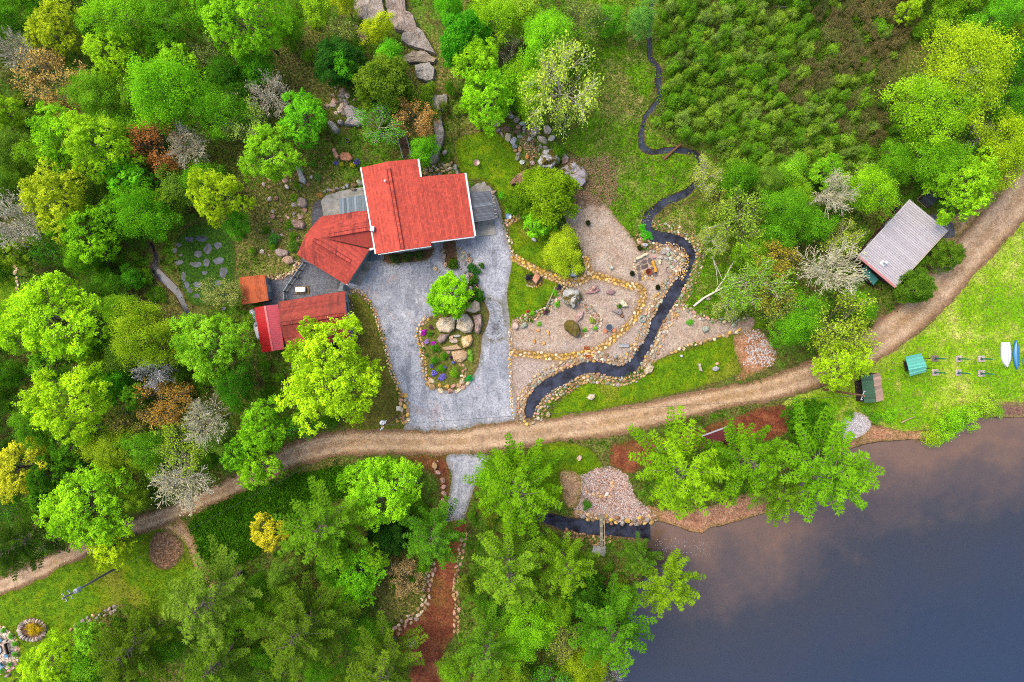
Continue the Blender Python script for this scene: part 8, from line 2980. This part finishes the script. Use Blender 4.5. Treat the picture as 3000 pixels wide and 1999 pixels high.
# filler trees of the closed wood, between the ones named above
crowns = [(t[1], t[2], t[3]) for t in TREES]
fill = []
for p in sample_zone(zone_kind("forest"), 2600):
    sx_, sy_ = toS(p)
    if len(fill) >= 130 or inside2(p[0], p[1], thp) or not clear_of(p[0], p[1]):
        continue
    if 640 < sx_ < 1340 and sy_ < 1120 or 1330 < sx_ < 2060 and sy_ < 700 or 1240 < sx_ < 2100 and 1250 < sy_ < 1640 or litter(p[0], p[1]) > 0.8 or (1480 < sx_ < 2700 and 600 < sy_ < 1300):
        continue
    r = RD.uniform(38, 62)
    # seen place of a crown five metres up
    vx, vy = 1500 + (sx_ - 1500) * 1.055, 1000 + (sy_ - 1000) * 1.055
    if any((vx - c[0]) ** 2 + (vy - c[1]) ** 2 < (c[2] * 0.74 + r * 0.22) ** 2 for c in crowns):
        continue
    ez = kb.find((p[0], p[1], 0))[2]
    if ez < r / 20 * 0.7:
        continue
    crowns.append((vx, vy, r))
    o_ = plant(RD.choice("DdDmBd"), vx, vy, r, RD.choice([(96, 168, 20), (80, 146, 18), (116, 176, 24), (66, 128, 16), (128, 170, 30), (104, 150, 40)]), "young green tree filling a gap in the wood",
               H=RD.uniform(6, 9), group="young green trees filling gaps in the wood", name="young_tree")
    fill.append((o_, vx, vy, "green"))
name_each(fill, "young tree")


# ------------------------------------------------------------------ low growth nobody could count
def tufts(name, P, blades, size, up, cols, label, cat, spread=0.18, aspect=0.5):
    n = len(P)
    i = np.repeat(np.arange(n), blades)
    m = len(i)
    c = P[i] + rng.normal(0, 1, (m, 3)) * np.array([spread, spread, 0]) + np.array([0, 0, 1]) * rng.uniform(0.03, up, m)[:, None]
    nrm = unit(rng.normal(0, 0.5, (m, 3)) + np.array([0, 0, 0.9]))
    sz = size * rng.uniform(0.6, 1.5, m) * rng.uniform(0.7, 1.3, n)[i]
    tv = rng.random(n)
    V, v = leaf_quads(c, nrm, rng.normal(0, 1, (m, 3)), sz, aspect, np.clip(tv[i] + rng.uniform(-0.12, 0.12, m), 0, 1))
    gg = G(name)
    col = gg.ramp(gg.attr("v"), [(k / (len(cols) - 1), A(*cc, k=1.15)) for k, cc in enumerate(cols)])
    d = gg.new("ShaderNodeBsdfDiffuse")
    t = gg.new("ShaderNodeBsdfTranslucent")
    gg.put(d.inputs[0], col)
    gg.put(t.inputs[0], col)
    mx = gg.new("ShaderNodeMixShader")
    mx.inputs[0].default_value = 0.3
    gg.nt.links.new(d.outputs[0], mx.inputs[1])
    gg.nt.links.new(t.outputs[0], mx.inputs[2])
    o_ = gg.new("ShaderNodeOutputMaterial")
    gg.nt.links.new(mx.outputs[0], o_.inputs[0])
    me = quad_mesh(name, V, v, gg.m)
    o = bpy.data.objects.new(name, me)
    COL.objects.link(o)
    return tag(o, label, cat, kind="stuff")


def ok_rows(P):
    return P[np.array([clear_of(p[0], p[1]) for p in P])]


FP = ok_rows(sample_zone(zone_kind("forest"), 15000))
cl = np.array([mnoise.noise(Vector((p[0] * 0.16, p[1] * 0.16, 0.0))) for p in FP])
lt_ = np.array([litter(p[0], p[1]) for p in FP])
tufts("ground_ivy", sample_zone(zone_kind("cover"), 3500), 7, 0.2, 0.35, [(40, 74, 12), (66, 124, 14), (98, 156, 28)], "dense dark green ground cover south of the road", "ground cover", 0.25, 0.6)
tufts("undergrowth", FP[(cl > -0.2) & (lt_ < 0.75)], 7, 0.24, 0.45, [(52, 88, 16), (72, 124, 18), (96, 150, 26), (128, 150, 50)], "low green plants and ferns covering the forest floor", "undergrowth", 0.3, 0.6)
tufts("fallen_leaves", FP[lt_ > 0.55], 4, 0.15, 0.08, [(84, 60, 34), (140, 104, 70), (186, 146, 112), (206, 172, 142)], "brown dead leaves littering the forest floor", "leaves", 0.4, 0.7)
tufts("moss_tufts", FP[lt_ > 0.5], 5, 0.2, 0.15, [(72, 96, 22), (96, 130, 26), (124, 156, 40), (150, 146, 70)], "grass and moss tufts on the open leafy slopes", "grass", 0.3, 0.4)
tufts("meadow_grass", sample_zone(zone_kind("meadow"), 6500), 6, 0.26, 0.35, [(84, 128, 24), (104, 160, 22), (136, 170, 50), (178, 160, 104)], "rough wet meadow grass beside the stream", "grass", 0.28, 0.3)
vg = sample_zone(zone_kind("road", "garden", "driveway", "soil", "redsoil", "redsoil2", "beach", "sand", "drivedark", "woodchip"), 26000)
vg = ok_rows(vg[np.array([kb.find((p[0], p[1], 0))[2] < 0.42 * (0.4 + 1.2 * abs(mnoise.noise(Vector((p[0] * .5, p[1] * .5, 2))))) for p in vg])])
vg = vg[(vg[:, 0] > 38) | (vg[:, 0] < -1) | (vg[:, 1] < -10.5)]
tufts("verge_grass", vg, 6, 0.15, 0.14, [(84, 104, 24), (110, 140, 26), (140, 150, 60), (160, 136, 92)], "ragged grass creeping over the edges of road and gravel", "grass", 0.2, 0.3)
tufts("lawn_grass", sample_zone(zone_kind("lawn", "brownlawn"), 9000), 5, 0.13, 0.09, [(76, 104, 16), (92, 130, 18), (112, 142, 26)], "short mown lawn grass", "grass", 0.2, 0.3)
tufts("beach_grass", sample_zone(zone_kind("drylawn"), 3600), 5, 0.16, 0.14, [(112, 160, 28), (156, 180, 62), (190, 184, 104), (206, 186, 134)], "patchy yellow green grass of the beach lawn", "grass", 0.25, 0.3)
wet = lambda m: np.array([inside2(p[0], p[1], thp) for p in m])
TP = sample_zone(zone_kind("forest", "meadow"), 8500, wet)
TP = np.concatenate([TP, sample_zone(zone_kind("forest", "meadow"), 6500, wet)])
gz = np.array([mnoise.noise(Vector((p[0] * 0.22, p[1] * 0.22, 6.0))) + 0.25 - max(0.0, (p[0] - 40) / 40.0) * (1.1 if p[1] > 33 else 0.4) for p in TP])
tufts("thicket_twigs", TP[gz < 0.15], 10, 0.26, 0.9, [(120, 108, 76), (140, 128, 88), (128, 138, 66), (150, 170, 80)], "mass of grey brown twigs under the thicket bushes", "thicket", 0.5, 0.13)
tufts("thicket_leaves", TP[gz >= -0.05], 10, 0.16, 0.9, [(92, 140, 26), (116, 164, 36), (138, 178, 52), (150, 190, 80)], "mass of small green leaves between the thicket bushes", "thicket", 0.5, 0.6)
dn = lambda m: np.array([1650 < 1500 + p[0] * 20 < 1800 and 470 < 1000 - p[1] * 20 < 600 for p in m])
tufts("dead_reeds", sample_zone(zone_kind("forest", "meadow", "garden"), 700, dn), 8, 0.5, 0.3, [(186, 150, 110), (216, 184, 146), (160, 124, 88)], "pile of tan dead reeds beside the large mossy boulder", "reeds", 0.35, 0.14)
